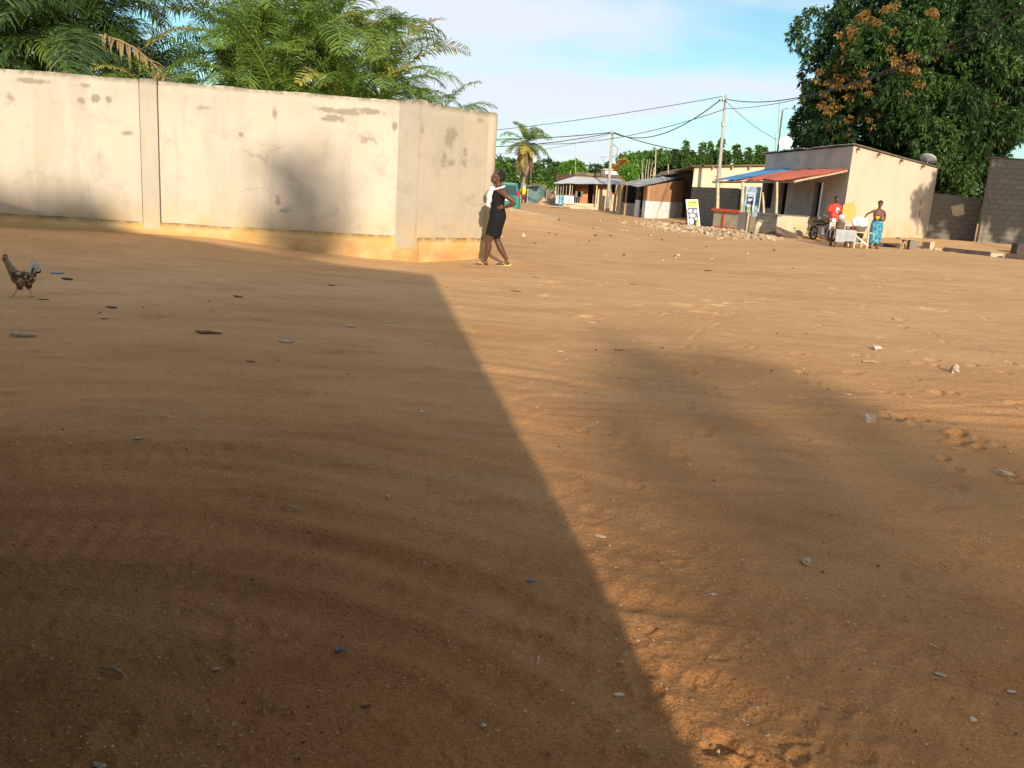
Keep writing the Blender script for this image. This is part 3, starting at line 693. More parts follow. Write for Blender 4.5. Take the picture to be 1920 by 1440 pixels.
# ------------------------------------------------------------------ main house with porch
def housemat():
    m, t, b = newmat('peach_plaster'); geo = N(t, 'ShaderNodeNewGeometry'); sp = N(t, 'ShaderNodeSeparateXYZ'); t.links.new(geo.outputs['Position'], sp.inputs[0])
    c = mixrgb(t, noise_fac(t, .6, 5, .6, .35, .7), (.55, .445, .35), (.50, .40, .31))
    c = mixrgb(t, math_(t, 'MULTIPLY', noise_fac(t, 1.3, 6, .65, .5, .8, stretch=(1, 1, .6)), .5), c, (.42, .33, .22))
    mr = N(t, 'ShaderNodeMapRange'); mr.inputs[1].default_value = 1.3; mr.inputs[2].default_value = .35; t.links.new(sp.outputs['Z'], mr.inputs[0])
    f = math_(t, 'MULTIPLY', mr.outputs[0], noise_fac(t, 2.2, 6, .65, .3, .6)); c = mixrgb(t, f, c, (.42, .36, .19))
    mr2 = N(t, 'ShaderNodeMapRange'); mr2.inputs[1].default_value = 3.1; mr2.inputs[2].default_value = 3.6; t.links.new(sp.outputs['Z'], mr2.inputs[0])
    c = mixrgb(t, math_(t, 'MULTIPLY', mr2.outputs[0], noise_fac(t, 3, 5, .65, .45, .7, stretch=(1, 1, .2))), c, (.40, .33, .24))
    t.links.new(c, b.inputs['Base Color']); b.inputs['Roughness'].default_value = .92; b.inputs['Specular IOR Level'].default_value = .1
    n1 = bump(t, b, noise_fac(t, 1.7, 4, .5, .2, .8), .35, .04); bump(t, b, noise_fac(t, 22, 4, .6, .2, .8), .3, .006, n1); return m
m_house = housemat()
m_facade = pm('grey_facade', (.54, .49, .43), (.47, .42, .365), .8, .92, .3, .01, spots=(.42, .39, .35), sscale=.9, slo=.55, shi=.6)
HC = gt(1574, 450)[:2]; GR = g(1737, 442, .5)[:2]; fd = np.array([-1.12, 7.5]); fd /= np.linalg.norm(fd)
FL = on(1437, 288, HC, HC+fd)[:2]; LF = float(np.linalg.norm(FL-HC))
zc = on(1587, 273, HC, HC+fd*-1.)[2]; zc = at(1587, 273, HC[1])[2]; zr = at(1755, 316, GR[1])[2]; zf = on(1437, 289, HC, FL)[2]
gd = (GR-HC)/np.linalg.norm(GR-HC)
house = empty('house', (HC[0], HC[1], T(*HC)), 'single storey house with sunlit peach gable wall, grey shaded front and yellow paint patch', 'house')
uf = lambda px: u_on(px, HC, FL)
doors = [(uf(1538), uf(1523), -.5, 2.38), (uf(1473), uf(1459), -.5, 2.35), (uf(1446), uf(1428), 1.2, 2.35)]
mb = MB(); holed_wall(mb, FL, HC, -.5, zf, .2, [], z1b=zc) if False else None
# wall thickness lies inside the house: walk FL->HC puts it on the left (+X side)
Lf = LF; hol = sorted([(Lf-b, Lf-a, za, zb) for (a, b, za, zb) in [(min(x[0], x[1]), max(x[0], x[1]), x[2], x[3]) for x in doors]])
HCs = HC+fd*.45; zcs = zc+(zf-zc)*.45/LF
mb = MB(); holed_wall(mb, FL, HCs, -.5, zf, .2, hol, z1b=zcs); fi = np.array([fd[1], -fd[0]])*.2
mb.hexa([(*HC, -.5), (*(HC+gd*.2+fd*.06), -.5), (*(HCs+fi), -.5), (*HCs, -.5), (*HC, zc), (*(HC+gd*.2+fd*.06), zc), (*(HCs+fi), zcs), (*HCs, zcs)]); mb.build('front_wall', m_facade, house)
gi = np.array([-gd[1], gd[0]])*.2
mb = MB(); mb.hexa([(*(HC+gd*.01), -.5), (*GR, -.5), (*(GR+gi), -.5), (*(HC+fd*.2+gd*.24), -.5), (*(HC+gd*.01), zc), (*GR, zr), (*(GR+gi), zr), (*(HC+fd*.2+gd*.24), zc)]); mb.build('gable_wall', m_house, house)
BK = GR+(FL-HC)
mb = MB(); mb.wall(GR, BK, -.5, zr, .2, z1b=zr); mb.wall(BK, FL, -.5, zr, .2, z1b=zf); mb.build('rear_wall', m_facade, house)
# roof sheets with a little overhang
gd = (GR-HC)/np.linalg.norm(GR-HC)
def q3(p, z): return np.array([p[0], p[1], z])
r00 = q3(HC-gd*.18-fd*.12, zc+.07); r10 = q3(FL-gd*.18+fd*.2, zf+.07); r11 = q3(BK+gd*.5+fd*.2, zr+.02); r01 = q3(GR+gd*.5-fd*.12, zr+.02)
corr('roof', [r00, r10, r11, r01], m_zinc, house, wave=.15, amp=.022, seed=3)
mb = MB()
for s in (.25, 1.7, 3.4, 5.1, 6.6):
    if s < np.linalg.norm(GR-HC): p = HC+gd*s; zz = zc+(zr-zc)*s/np.linalg.norm(GR-HC)-.08; b_ = MB(); b_.box((p[0]-fd[0]*.1, p[1]-fd[1]*.1, zz), (.07, .3, .10), rz=atan2(fd[1], fd[0])-pi/2); b_.build('rafter_end', m_timber, house)
# yellow paint patch: a thin irregular coat on the gable
m_yellow = pm('yellow_paint', (.62, .36, .09), (.58, .37, .13), 3, .8, .2, .004)
def gpnt(px, py, off=.004): p = on(px, py, HC, GR); nn = np.array([gd[1], -gd[0], 0]); return p+nn*off
pts = [(1581, 384), (1587, 380), (1594, 381), (1599, 377), (1602, 383), (1606, 392), (1605, 402), (1600, 411), (1594, 417), (1587, 413), (1582, 409), (1579, 398)]
mb = MB(); mb.poly([gpnt(*p) for p in pts], .003, n=(gd[1], -gd[0], 0)); mb.build('paint_patch', m_yellow, house)
# electric conduit line down the right side of the gable
mb = MB(); mb.tube([gpnt(1727, 375, .02), gpnt(1719, 440, .02)], .018, 6); mb.build('drain_pipe', m_render, house)
# door frame of the near doorway
m_frame = pm('door_frame_paint', (.5, .5, .48), (.4, .4, .38), 3, .8, 0)
fn = np.array([-fd[1], fd[0]])
for (a, b, za, zb) in hol[::-1][:1]:
    A = FL+(HC-FL)/Lf*a; B = FL+(HC-FL)/Lf*b; mb = MB()
    for p in (A, B): mb.box((p[0], p[1], 1.25), (.08, .1, 2.25), rz=atan2(fd[1], fd[0])-pi/2)
    mb.build('door_frame', m_frame, house)
mb = MB(); mb.poly([q3(HC+gd*.3+fd*.3, .34), q3(GR-gd*.3+fd*.3, .34), q3(BK-gd*.3-fd*.3, .34), q3(FL+gd*.3-fd*.3, .34)], .05, n=(0, 0, 1)); mb.build('floor', m_render, house)

# porch: low walls, counter, posts and the red and blue lean-to roof
LWc = gt(1453, 443)[:2]; LWf = gt(1335, 431)[:2]; LWr = on(1536, 440, HC, FL)[:2]
porch = empty('porch', (LWc[0], LWc[1], T(*LWc)), 'open porch bar with red and blue sheet roof on posts in front of the house', 'porch')
ld = (LWf-LWc)/np.linalg.norm(LWf-LWc); LL = float(np.linalg.norm(LWf-LWc)); lz = on(1453, 404, LWc, LWf)[2]
ul = lambda px: u_on(px, LWc, LWf, 420)
def lpt(u, z=0, off=0): p = LWc+ld*u+np.array([-ld[1], ld[0]])*off; return np.array([p[0], p[1], z])
u_p, u_g, u_c = ul(1418), ul(1401), ul(1382)
# wall() puts thickness on the left of A->B; walk far->near so that it lies on the house side
def lowwall(name, ua, ub, z0, z1, mat, th=.15, off=0):
    mb = MB(); mb.wall(lpt(ub, 0, off)[:2], lpt(ua, 0, off)[:2], z0, z1, th); return mb.build(name, mat, porch)
# pier of grey blocks
for r_ in range(5):
    z0 = T(*LWc)-.12+r_*.2; nbl = 2
    for c_ in range(nbl+1):
        a = (c_-(.5 if r_ % 2 else 0))*u_p/nbl; a0 = max(0, a)+.006; a1 = min(u_p, a+u_p/nbl)-.006
        if a1-a0 > .05: lowwall('block', a0, a1, z0, z0+.19, m_block2)
lowwall('mortar_core', .01, u_p-.01, -.3, lz-.03, m_mortar, .13, -.01)
lowwall('coping', -.04, u_p+.02, lz-.02, lz+.05, m_block2, .2, .02)
m_render_d = pm('purple_grey_render', (.28, .235, .215), (.24, .20, .185), 2, .92, .3, .008)
lowwall('low_wall', u_g, u_c-.004, -.3, lz+.03, m_render_d)
m_cpanel = pm('counter_panel', (.46, .40, .27), (.40, .35, .23), 1.5, .8, .1, .004); m_red = pm('red_paint', (.58, .10, .035), (.50, .085, .03), 2.5, .7, .1, .004)
lowwall('counter_body', u_c, LL, -.4, lz-.03, m_cpanel); lowwall('counter_top', u_c-.1, LL+.1, lz-.03, lz+.09, m_red, .3, .08)
lowwall('counter_base', u_c+.002, LL-.002, -.4, .30, m_red, .03, .032)
lowwall('counter_stile', ul(1357), ul(1353.5), .301, lz-.031, m_red, .03, .032)
# sunlit return wall
mb = MB(); mb.wall(LWc+np.array([.005, .0]), LWr, -.4, lz+.02, .15); mb.build('return_wall', m_house, porch)
mb = MB(); mb.wall(LWc+np.array([-.03, -.03]), LWr-np.array([0, .03]), lz+.021, lz+.06, .2); mb.build('coping', m_block2, porch)
mb = MB(); mb.poly([q3(LWc+[.1, .1], .22), q3(LWr+[0, .1], .22), q3(FL, .22), q3(LWf+[.1, 0], .22)], .05, n=(0, 0, 1)); mb.build('floor', m_render, porch)
E1 = at(1487, 337, 33.9); E2 = at(1337, 338.5, 41.6); A1 = at(1583, 316, HC[1]+.02); zA = A1[2]
A1 = q3(HC-fd*.15+fn*.03, zA); A2 = q3(HC+fd*min(LF, 8.2)+fn*.03, zA)
ub = (u_on(1372, E1[:2], E2[:2]))/np.linalg.norm((E2-E1)[:2]); Eb = E1+(E2-E1)*ub; ab = .55; Ab = A1+(A2-A1)*ab
corr('red_roof', [E1, Eb, Ab, A1], m_redroof, porch, wave=.13, amp=.016, seed=5, sag=.035)
corr('blue_roof', [Eb-(E2-E1)*.02+[0, 0, .03], E2, A2+[0, 0, .03], Ab-(A2-A1)*.02+[0, 0, .03]], m_blueroof, porch, wave=.13, amp=.016, seed=6, sag=.03)
mb = MB(); mb.tube([E1+[.1, .05, -.07], E2+[0, 0, -.07]], .05, 6); mb.build('eave_beam', m_timber, porch)
mb = MB(); mb.tube([E1+[.1, .1, -.06], A1+[-.1, .1, -.08]], .045, 6); mb.build('end_rafter', m_palepost, porch)
for s in (.3, .55, .8): 
    mb = MB(); mb.tube([E1+(E2-E1)*s+[0, 0, -.05], A1+(A2-A1)*s+[0, 0, -.06]], .035, 6); mb.build('rafter', m_timber, porch)
def post(pxb, top_px, top_py, r, mat, short=None):
    u = ul(pxb); b = lpt(u, lz+.02, .0 if False else -.06); t_ = on(top_px, top_py, LWc+np.array([.05, 0]), LWf+np.array([.05, 0]))
    mb = MB(); m1 = b*.5+t_*.5+np.array([.015, .01, 0]); mb.tube([b, m1, t_], [r, r*.9, r*.85], 8); return mb.build('post', mat, porch)
post(1340, 1346, 342, .07, m_palepost); post(1385.5, 1393, 341, .075, m_palepost); post(1427.5, 1430, 361, .045, m_palepost)
post(1451, 1457, 341, .05, m_palepost)
mb = MB(); mb.tube([lpt(ul(1401), lz-.9), lpt(ul(1401), lz+.35)], .035, 6); mb.tube([lpt(ul(1402), lz+.35), lpt(ul(1399), lz+.36)], .02, 6); mb.build('gate_post', m_palepost, porch)
# wooden slats leaning in the gap
for i, (pa, tint_) in enumerate([(1404, m_timber), (1408, m_palepost), (1412, m_palepost), (1415.5, m_timber)]):
    u = ul(pa); mb = MB(); mb.box(lpt(u, .42+.03*(i % 2), -.05), (.06, .13, .85), rz=atan2(ld[1], ld[0])-pi/2, rx=.06*(i-1)); mb.build('slat', tint_, porch)
# cabinet with posters standing behind the counter
cb = on(1408, 380, LWc+[.9, 0], LWf+[.9, 0]); cab = empty('drinks_cabinet', (cb[0], cb[1], .25), 'grey blue cabinet with posters behind the red counter under the porch roof', 'cabinet')
m_cab = pm('cabinet_paint', (.27, .36, .48), (.22, .30, .42), 1.2, .5, .05, .003); MBc = MB()
MBc.box((cb[0], cb[1], 1.15), (.62, .6, 1.8), rz=-.15); MBc.build('body', m_cab, cab, bevel=.02)
def flat(name, c, w, h, mat, parent, off=0, rz=-.15, dz=0, dxx=0):
    mb = MB(); d = np.array([cos(rz), sin(rz)]); nn = np.array([sin(rz), -cos(rz)])*(.303+off); p = np.array(c[:2])+d*dxx+nn
    mb.box((p[0], p[1], c[2]+dz), (w, .006, h), rz=rz); return mb.build(name, mat, parent)
c_ = (cb[0], cb[1], 1.4); m_navy = pm('navy_print', (.03, .06, .16), (.04, .08, .22), 8, .5, 0); m_green = pm('green_print', (.10, .30, .06), (.12, .36, .1), 8, .5, 0)
m_pale = pm('pale_print', (.62, .68, .72), (.5, .56, .6), 8, .5, 0)
flat('poster', c_, .36, .80, m_pale, cab, .0, dxx=-.08); flat('poster_print', c_, .30, .42, m_navy, cab, .007, dz=.12, dxx=-.08)
flat('poster_print', c_, .26, .16, m_green, cab, .007, dz=-.26, dxx=-.1); flat('poster_print', c_, .16, .10, m_pale, cab, .014, dz=.10, dxx=-.08); flat('poster_print', c_, .24, .05, m_pale, cab, .014, dz=.27, dxx=-.08)
for k in range(4): flat('note_strip', c_, .14, .03, m_navy if k % 2 else m_green, cab, 0, dz=.25-.2*k, dxx=.22)
# pieces on and around the counter
m_redpl = pm('red_plastic', (.62, .07, .045), (.55, .06, .04), 5, .4, 0)
p = gt(1361, 429); rs = empty('red_crate', (p[0], p[1], p[2]), 'small orange red box with dark bundle on it in front of the red counter', 'crate')
mb = MB(); mb.box((p[0], p[1], p[2]+.17), (.30, .26, .34), rz=.3); mb.build('box', pm('orange_red', (.75, .13, .06), (.7, .11, .05), 4, .5, 0), rs, bevel=.01)
mb = MB(); mb.ball((p[0]+.02, p[1], p[2]+.43), (.15, .13, .12), 10); mb.ball((p[0]-.1, p[1], p[2]+.38), (.08, .08, .07), 8); mb.build('bundle', m_darkwood, rs, smooth=True)
p = gt(1415, 441); ob = empty('mortar_stump', (p[0], p[1], p[2]), 'leaning pale wooden stump in front of the grey block pier', 'stump')
mb = MB(); mb.tube([p-[0, 0, .05], p+[.06, 0, .35], p+[.13, 0, .52]], [.11, .10, .13], 12); mb.build('stump_body', m_palepost, ob, smooth=True); mb = MB(); mb.ball(p+np.array([.14, 0, .56]), (.16, .13, .07), 10); mb.build('stump_cap', m_block2, ob, smooth=True)
p = gt(1330, 424); o = MB(); rr = random.Random(3)
for k in range(5): o.ball((p[0]+rr.uniform(-.25, .3), p[1]+rr.uniform(-.2, .2), p[2]+.1), (.18, .14, .12+rr.uniform(0, .08)), 8)
tag(o.build('plastic_sheet_heap', pm('bluish_plastic', (.25, .30, .33), (.15, .18, .2), 9, .45, .3, .02), None), 'crumpled grey blue plastic heap left of the red counter', 'plastic sheet')
p = gt(1470, 440); o = MB(); 
for k in range(4): o.ball((p[0]+.1*k, p[1]+rr.uniform(-.05, .05), p[2]+.06), (.11, .1, .07+.02*(k % 2)), 8)
tag(o.build('pink_cloth', pm('pink_fabric', (.65, .45, .50), (.6, .55, .55), 9, .9, .3, .02), None, smooth=True), 'pink and white cloth bundle at the foot of the sunlit low wall', 'cloth')
p2 = gt(1486, 447); o = MB(); o.box((p2[0]-.15, p2[1]+.3, p2[2]+.16), (1.0, .5, .03), rx=.5, rz=.1, ry=.3); tag(o.build('metal_sheet', m_rust, None), 'dark rusty sheet leaning on the sunlit low wall', 'sheet')

# grey block wall and cream building further left
GW0 = g(1290, 419, .05)[:2]; GW1 = GW0+np.array([0.98, -6.5])
gw = empty('yard_wall', (GW0[0], GW0[1], 0), 'shaded grey block wall behind the advertising board', 'wall')
gz = 1.98
mb = MB(); mb.wall(GW0, GW1, -.4, gz-.02, .13); mb.build('mortar_core', m_mortar, gw)
gl = float(np.linalg.norm(GW1-GW0)); gdd = (GW1-GW0)/gl; gn = np.array([gdd[1], -gdd[0]])
bm0 = MB(); bm0.box((0, 0, 0), (.385, .03, .187)); blk = bm0.build('block', m_block, gw, local=True, bevel=0)
col.objects.unlink(blk)
def lay_blocks(root, A, d, nrm, L, z0, z1, proto_, bw=.4, bh=.2, skip=None, rot=0, mats=None, seed=0):
    rr_ = random.Random(seed); r_ = 0; z = z0
    while z+bh <= z1+.02:
        u = -(bw/2 if r_ % 2 else 0)
        while u < L-.05:
            a = max(u, 0); b = min(u+bw, L)
            if b-a > .1 and not (skip and skip((a+b)/2, z)):
                c = proto_.copy(); c.name = 'block'; col.objects.link(c); c.parent = root; p = A+d*((a+b)/2)+nrm*(-.006+rr_.uniform(-.003, .005)); w = woff(root)
                c.location = (p[0]-w[0], p[1]-w[1], z+bh/2-w[2]); c.rotation_euler = (rr_.uniform(-.01, .01), 0, atan2(d[1], d[0])+rr_.uniform(-.01, .01)); c.scale = ((b-a)/bw, 1, 1)
                if mats and rr_.random() < .2:
                    c.material_slots[0].link = 'OBJECT'; c.material_slots[0].material = rr_.choice(mats)
            u += bw
        z += bh; r_ += 1
lay_blocks(gw, GW0, gdd, gn, 6.5, 0.0, gz, blk, seed=1, mats=[m_block2])
bd_ = empty('cream_building', (at(1300, 330, 53)[0], 53, 0), 'cream flat roofed building rising behind the shaded grey block wall', 'building')
BA = at(1300, 330, 53)[:2]; BB = at(1450, 330, 51.5)[:2]; bz0 = on(1300, 313, BA, BB)[2]; bz1 = on(1440, 310, BA, BB)[2]
m_cbuild = pm('cream_render', (.68, .58, .42), (.62, .52, .37), 1.2, .9, .2, .008, spots=(.5, .42, .3), sscale=2.5, slo=.64, shi=.74)
mb = MB(); mb.wall(BA, BB, -.3, bz0, .2, z1b=bz1); mb.build('front_wall', m_cbuild, bd_)
mb = MB(); mb.wall(BA+np.array([1.6, 6.]), BA+np.array([0.05, .02]), -.3, bz0-.2, .2); mb.wall(BB+np.array([0, 6.]), BA+np.array([1.6, 6.]), -.3, bz0-.3, .2); mb.build('rear_wall', m_render, bd_)
mb = MB(); mb.hexa([(*(BA+[-.2, -.25]), bz0+.01), (*(BB+[.2, -.25]), bz1+.01), (*(BB+[.2, 6]), bz1-.25), (*(BA+[-.2, 6]), bz0-.25), (*(BA+[-.2, -.25]), bz0+.09), (*(BB+[.2, -.25]), bz1+.09), (*(BB+[.2, 6]), bz1-.17), (*(BA+[-.2, 6]), bz0-.17)]); mb.build('roof', m_rust, bd_)
for px_ in (1336, 1372, 1404): p = on(px_, 315, BA, BB); mb = MB(); mb.box((p[0], p[1]-.12, p[2]+.02), (.09, .24, .14)); mb.build('beam_end', m_timber, bd_)
dk = empty('dark_roofed_shed', (at(1240, 330, 62)[0], 62, 0), 'low shed with dark sheet roof between the brown hut and the cream building', 'shed')
a0 = at(1232, 329, 62); a1 = at(1300, 320, 58)
corr('roof', [at(1228, 331, 61), at(1299, 321, 57), at(1299, 313, 62), at(1240, 322, 66)], m_rust, dk, wave=.2, seed=9)
mb = MB(); mb.wall(at(1232, 331, 61.5)[:2], at(1298, 321, 57.5)[:2], -.3, at(1228, 332, 61)[2], .2, z1b=at(1299, 322, 57)[2]); mb.build('shed_wall', m_darkwood, dk)

# ------------------------------------------------------------------ brown and white hut
CB = g(1211, 409, 0)[:2]; RB = g(1297, 408, .1)[:2]; FB = CB+np.array([-.86, 6.3])
hutb = empty('board_hut', (CB[0], CB[1], 0), 'hut with brown boards above a white painted lower wall and grey sheet roof', 'hut')
zw = on(1211, 376.5, CB, RB)[2]; zt0 = on(1211, 348, CB, RB)[2]; zt1 = on(1297, 332, CB, RB)[2]; rl = float(np.linalg.norm(RB-CB)); rd = (RB-CB)/rl
mb = MB(); mb.wall(CB, RB, -.4, zw, .12); mb.build('lower_wall', m_white, hutb)
ubp = [0, u_on(1247.5, CB, RB), u_on(1275, CB, RB), rl]
for a, b in zip(ubp[:-1], ubp[1:]):
    mb = MB(); mb.wall(CB+rd*(a+.012)+np.array([0, .0]), CB+rd*(b-.012), zw+.005, zt0+(zt1-zt0)*a/rl-.02, .09, z1b=zt0+(zt1-zt0)*b/rl-.02); mb.build('board', m_brown, hutb)
mb = MB(); mb.wall(CB+[0.02, .06], RB+[0, .06], zw-.1, zt0-.03, .1, z1b=zt1-.03); mb.build('inner_wall', m_darkwood, hutb)
ff = (FB-CB); fl_ = float(np.linalg.norm(ff)); ff = ff/fl_
def fpt(u, off=0): return CB+ff*u+np.array([-ff[1], ff[0]])*off
for a, b, z0, z1, mt, nm in [(0, 1.1, -.4, zw, m_white, 'front_lower_wall'), (0, 1.1, zw+.004, 1.95, m_brown, 'board'), (2.0, 2.9, -.4, zw, m_white, 'front_lower_wall'), (2.0, 2.9, zw+.004, 1.95, m_darkwood, 'board'), (2.9, 6.3, -.4, .8, m_render, 'front_lower_wall')]:
    mb = MB(); mb.wall(fpt(b, 0), fpt(a+.01, 0), z0, z1, .1); mb.build(nm, mt, hutb)
for u in (3.3, 4.5, 6.2):
    p = fpt(u, .55); mb = MB(); mb.tube([(p[0], p[1], -.3), (p[0]+.03, p[1], 1.95)], .07, 8); mb.build('post', m_timber, hutb)
L1 = at(1195, 351, CB[1]-.3); L2 = at(1158, 344.5, FB[1]+.2); H1 = at(1299.5, 331, RB[1]-.25); H2 = at(1262, 327.5, FB[1]+.4)
corr('roof', [L1, L2, H2, H1], m_zinc, hutb, wave=.18, amp=.02, seed=12, sag=.06)
mb = MB(); mb.wall(RB, RB+np.array([-.5, 6]), -.3, zt1-.05, .1); mb.wall(RB+np.array([-.5, 6]), FB, -.3, zt1-.1, .1, z1b=1.9); mb.build('rear_wall', m_darkwood, hutb)
mb = MB(); a = at(1279, 387, RB[1]-.8); b = at(1299, 333, RB[1]-.35); mb.tube([a, b], .035, 6); tag(mb.build('leaning_pole', m_darkwood, None), 'dark pole leaning against the right end of the brown board hut', 'pole')

# ------------------------------------------------------------------ far porch house at the end of the street
YA = 68.0
def fa(px, py, Y=YA): return at(px, py, Y)
huta = empty('porch_house', (fa(1100, 390)[0], YA, 0), 'far low house with pale sheet porch roof, orange door and white half wall', 'house')
m_tan = pm('tan_render', (.60, .49, .33), (.54, .43, .28), 1.5, .9, .25, .01, spots=(.42, .33, .2), sscale=3); m_redbrown = pm('red_brown_render', (.30, .15, .09), (.22, .11, .07), 2, .9, .2, .01)
gz0 = float(T(fa(1100, 390)[0], YA))-.3
def panel(name, x0, x1, y0, y1, mat, Y, th=.12, parent=None, n='wall'):
    A = at(x0, (y0+y1)/2, Y); B = at(x1, (y0+y1)/2, Y); za = at((x0+x1)/2, y0, Y)[2]; zb = at((x0+x1)/2, y1, Y)[2]
    mb = MB(); mb.wall(A[:2], B[:2], zb, za, th); return mb.build(name, mat, parent)
Yw = YA+1.8
panel('back_wall', 1072, 1102, 336, 392, m_redbrown, Yw, parent=huta); panel('back_wall', 1112, 1121, 336, 392, m_redbrown, Yw, parent=huta)
panel('room_shade_panel', 1100, 1116, 338, 392, m_dark, Yw+1.2, parent=huta); panel('door', 1086, 1102, 354, 382, pm('orange_door', (.55, .20, .05), (.45, .16, .04), 3, .6, .1), Yw-.06, .05, huta)  # near-black panel imitates the unlit room behind the gap
panel('front_wall', 1120, 1146, 341, 398, m_tan, YA+.6, parent=huta); panel('front_wall', 1155, 1162, 341, 398, m_tan, YA+.6, parent=huta)
panel('front_wall', 1146, 1155, 364, 398, m_tan, YA+.6, parent=huta); panel('room_shade_panel', 1144, 1157, 341, 366, m_dark, YA+1.6, parent=huta); panel('window_sill', 1145, 1155.6, 361, 364, m_red, YA+.55, .2, huta)  # near-black panel imitates the shade behind the window
panel('upper_band', 1120, 1146, 341, 356, m_redbrown, YA+.56, .03, huta)
panel('floor_plinth', 1056, 1121, 381, 393, m_tan, YA+.2, 2.0, huta)
panel('half_wall', 1057, 1076, 367, 382, m_white, YA, .08, huta); panel('half_wall', 1042, 1056, 366, 382, pm('pale_blue', (.5, .62, .68), (.4, .5, .6), 3, .8, 0), YA+.3, .08, huta)
panel('cloth', 1048, 1051, 366, 380, m_blueroof, YA+.15, .02, huta); panel('cloth', 1053, 1056, 366, 380, pm('teal_cloth', (.05, .33, .42), (.05, .3, .4), 3, .8, 0), YA+.15, .02, huta)
for x in (1042, 1046.5, 1051.5, 1056, 1062, 1068, 1073): panel('slat', x-.7, x+.7, 344, 367, m_palepost if x in (1042, 1068) else m_render, YA+.1, .06, huta)
panel('slatted_screen', 1044, 1078, 344, 382, m_darkwood, YA+1.7, .05, huta)
for x0, x1, y0, y1 in ((1067.3, 1069, 341, 384), (1117, 1119, 343, 386), (1155.4, 1156.8, 343, 396)): panel('post', x0, x1, y0, y1, m_palepost, YA-.1, .1, huta)
corr('porch_roof', [fa(1038, 343.5, YA-.4), fa(1166, 346, YA-.4), fa(1166, 336, YA+2.6), fa(1078, 331, YA+2.6)], pm('pale_zinc', (.52, .54, .57), (.44, .46, .48), 2, .5, .1, .004, metal=.2), huta, wave=.2, amp=.02, seed=14)
panel('parapet', 1042, 1078, 327, 340, m_darkwood, YA+2.7, .2, huta); panel('parapet', 1077, 1172, 325.5, 331, m_rust, YA+2.7, 1.0, huta); panel('upper_wall', 1078, 1172, 331, 345, m_redbrown, YA+2.8, .2, huta)
for i, x in enumerate((1083, 1087)):
    p = at(x, 380, YA+.5); ch = empty('plastic_chair', (p[0], p[1], p[2]), 'grey plastic chair on the far porch, %s' % ('beside the white half wall' if i == 0 else 'against the orange door'), 'chair')
    mb = MB(); mb.box((p[0], p[1], p[2]+.42), (.42, .42, .04)); mb.build('seat', m_block2, ch); mb = MB(); mb.box((p[0], p[1]+.2, p[2]+.65), (.42, .04, .45)); mb.build('backrest', m_block2, ch)
    for sx in (-1, 1):
        for sy in (-1, 1): mb = MB(); mb.box((p[0]+sx*.18, p[1]+sy*.18, p[2]+.2), (.04, .04, .44)); mb.build('leg', m_block2, ch)
p = at(1137.5, 395, YA-.6); mb = MB(); mb.box((p[0], p[1], 1.0-.3), (.22, .05, 1.7)); tag(mb.build('door_plank', m_darkwood, None), 'dark plank standing on end left of the nearer-street power pole', 'plank')
mb = MB()
for k in range(5): p = at(1038+k*5, 384.5+k*.4, YA-1.2+.3*k); mb.box((p[0], p[1], float(T(p[0], p[1]))+.10), (1.0, .5, .06), rz=.2*k, ry=.05)
tag(mb.build('sheet_pile', m_render, None), 'loose grey sheets lying in front of the far porch', 'sheets')
fb = empty('far_white_house', (at(1145, 330, 100)[0], 100, 0), 'pale flat roofed house top showing above the far porch house', 'house')
panel('wall', 1134, 1172, 319, 345, m_white, 100, 5, fb); panel('roof', 1132, 1174, 317.5, 319, m_cbuild, 99.7, 5.6, fb)
# pale cyan sheet shed
YC = 78
cy = empty('cyan_shed', (at(1000, 375, YC)[0], YC, 0), 'small shed of pale cyan metal sheets at the street end', 'shed')
m_cyan = pm('cyan_sheet', (.36, .52, .53), (.30, .45, .47), 2, .6, .1, .004); m_cyan2 = pm('cyan_sheet_dark', (.22, .38, .38), (.18, .33, .34), 2, .6, .1, .004)
for x0, x1, m_, nm in ((989, 1001, m_cyan, 'sheet'), (1001, 1010, m_cyan, 'sheet'), (1010, 1024, m_cyan2, 'sheet')):
    A = at(x0, 376, YC+(x0-989)*.08); B = at(x1, 376, YC+(x1-989)*.08); zt_ = at(x0, 350, YC)[2]
    corr(nm, [q3(A[:2], -.4), q3(B[:2], -.4), q3(B[:2], zt_), q3(A[:2], zt_)], m_, cy, wave=.2, amp=.02, seed=int(x0))
panel('opening_shade_panel', 982.5, 989, 351, 381, m_dark, YC+.3, .1, cy); panel('corner_post', 981.8, 983, 351, 381, m_palepost, YC, .1, cy); panel('corner_post', 988.3, 989.6, 351, 381, m_palepost, YC-.08, .1, cy)  # near-black panel imitates the shade in the shed opening
corr('roof', [at(980, 351.5, YC-.5), at(1012, 348.5, YC-.3), at(1014, 346, YC+3), at(984, 348, YC+3)], m_zinc, cy, wave=.2, seed=4)
fence = empty('stick_fence', (at(1032, 370, 79)[0], 79, 0), 'dark stick fence between the cyan shed and the far porch house', 'fence')
for k in range(14):
    x = 1024+k*1.4; A = at(x, 360+2*(k % 3), 80); mb = MB(); mb.box((A[0], 80+.02*(k % 2), A[2]/2), (.07, .05, A[2]+.6)); mb.build('stick', m_render if k % 2 else m_darkwood, fence)
# distant low roofs behind the coconut palm
rf = empty('distant_cottage', (at(1003, 345, 92)[0], 92, 0), 'distant small house with pale roof right of the coconut palm', 'house')
panel('wall', 994, 1010, 340, 362, m_render, 92, 3, rf); mb = MB(); a = at(992, 341, 91.5); b = at(1013, 341, 91.5); cc = at(1003, 336.5, 93); mb.hexa([a, b, b+[0, 4, 0], a+[0, 4, 0], cc-[.3, 0, 0], cc+[.3, 0, 0], cc+[.3, 1, 0], cc+[-.3, 1, 0]]); mb.build('roof', m_tan, rf)

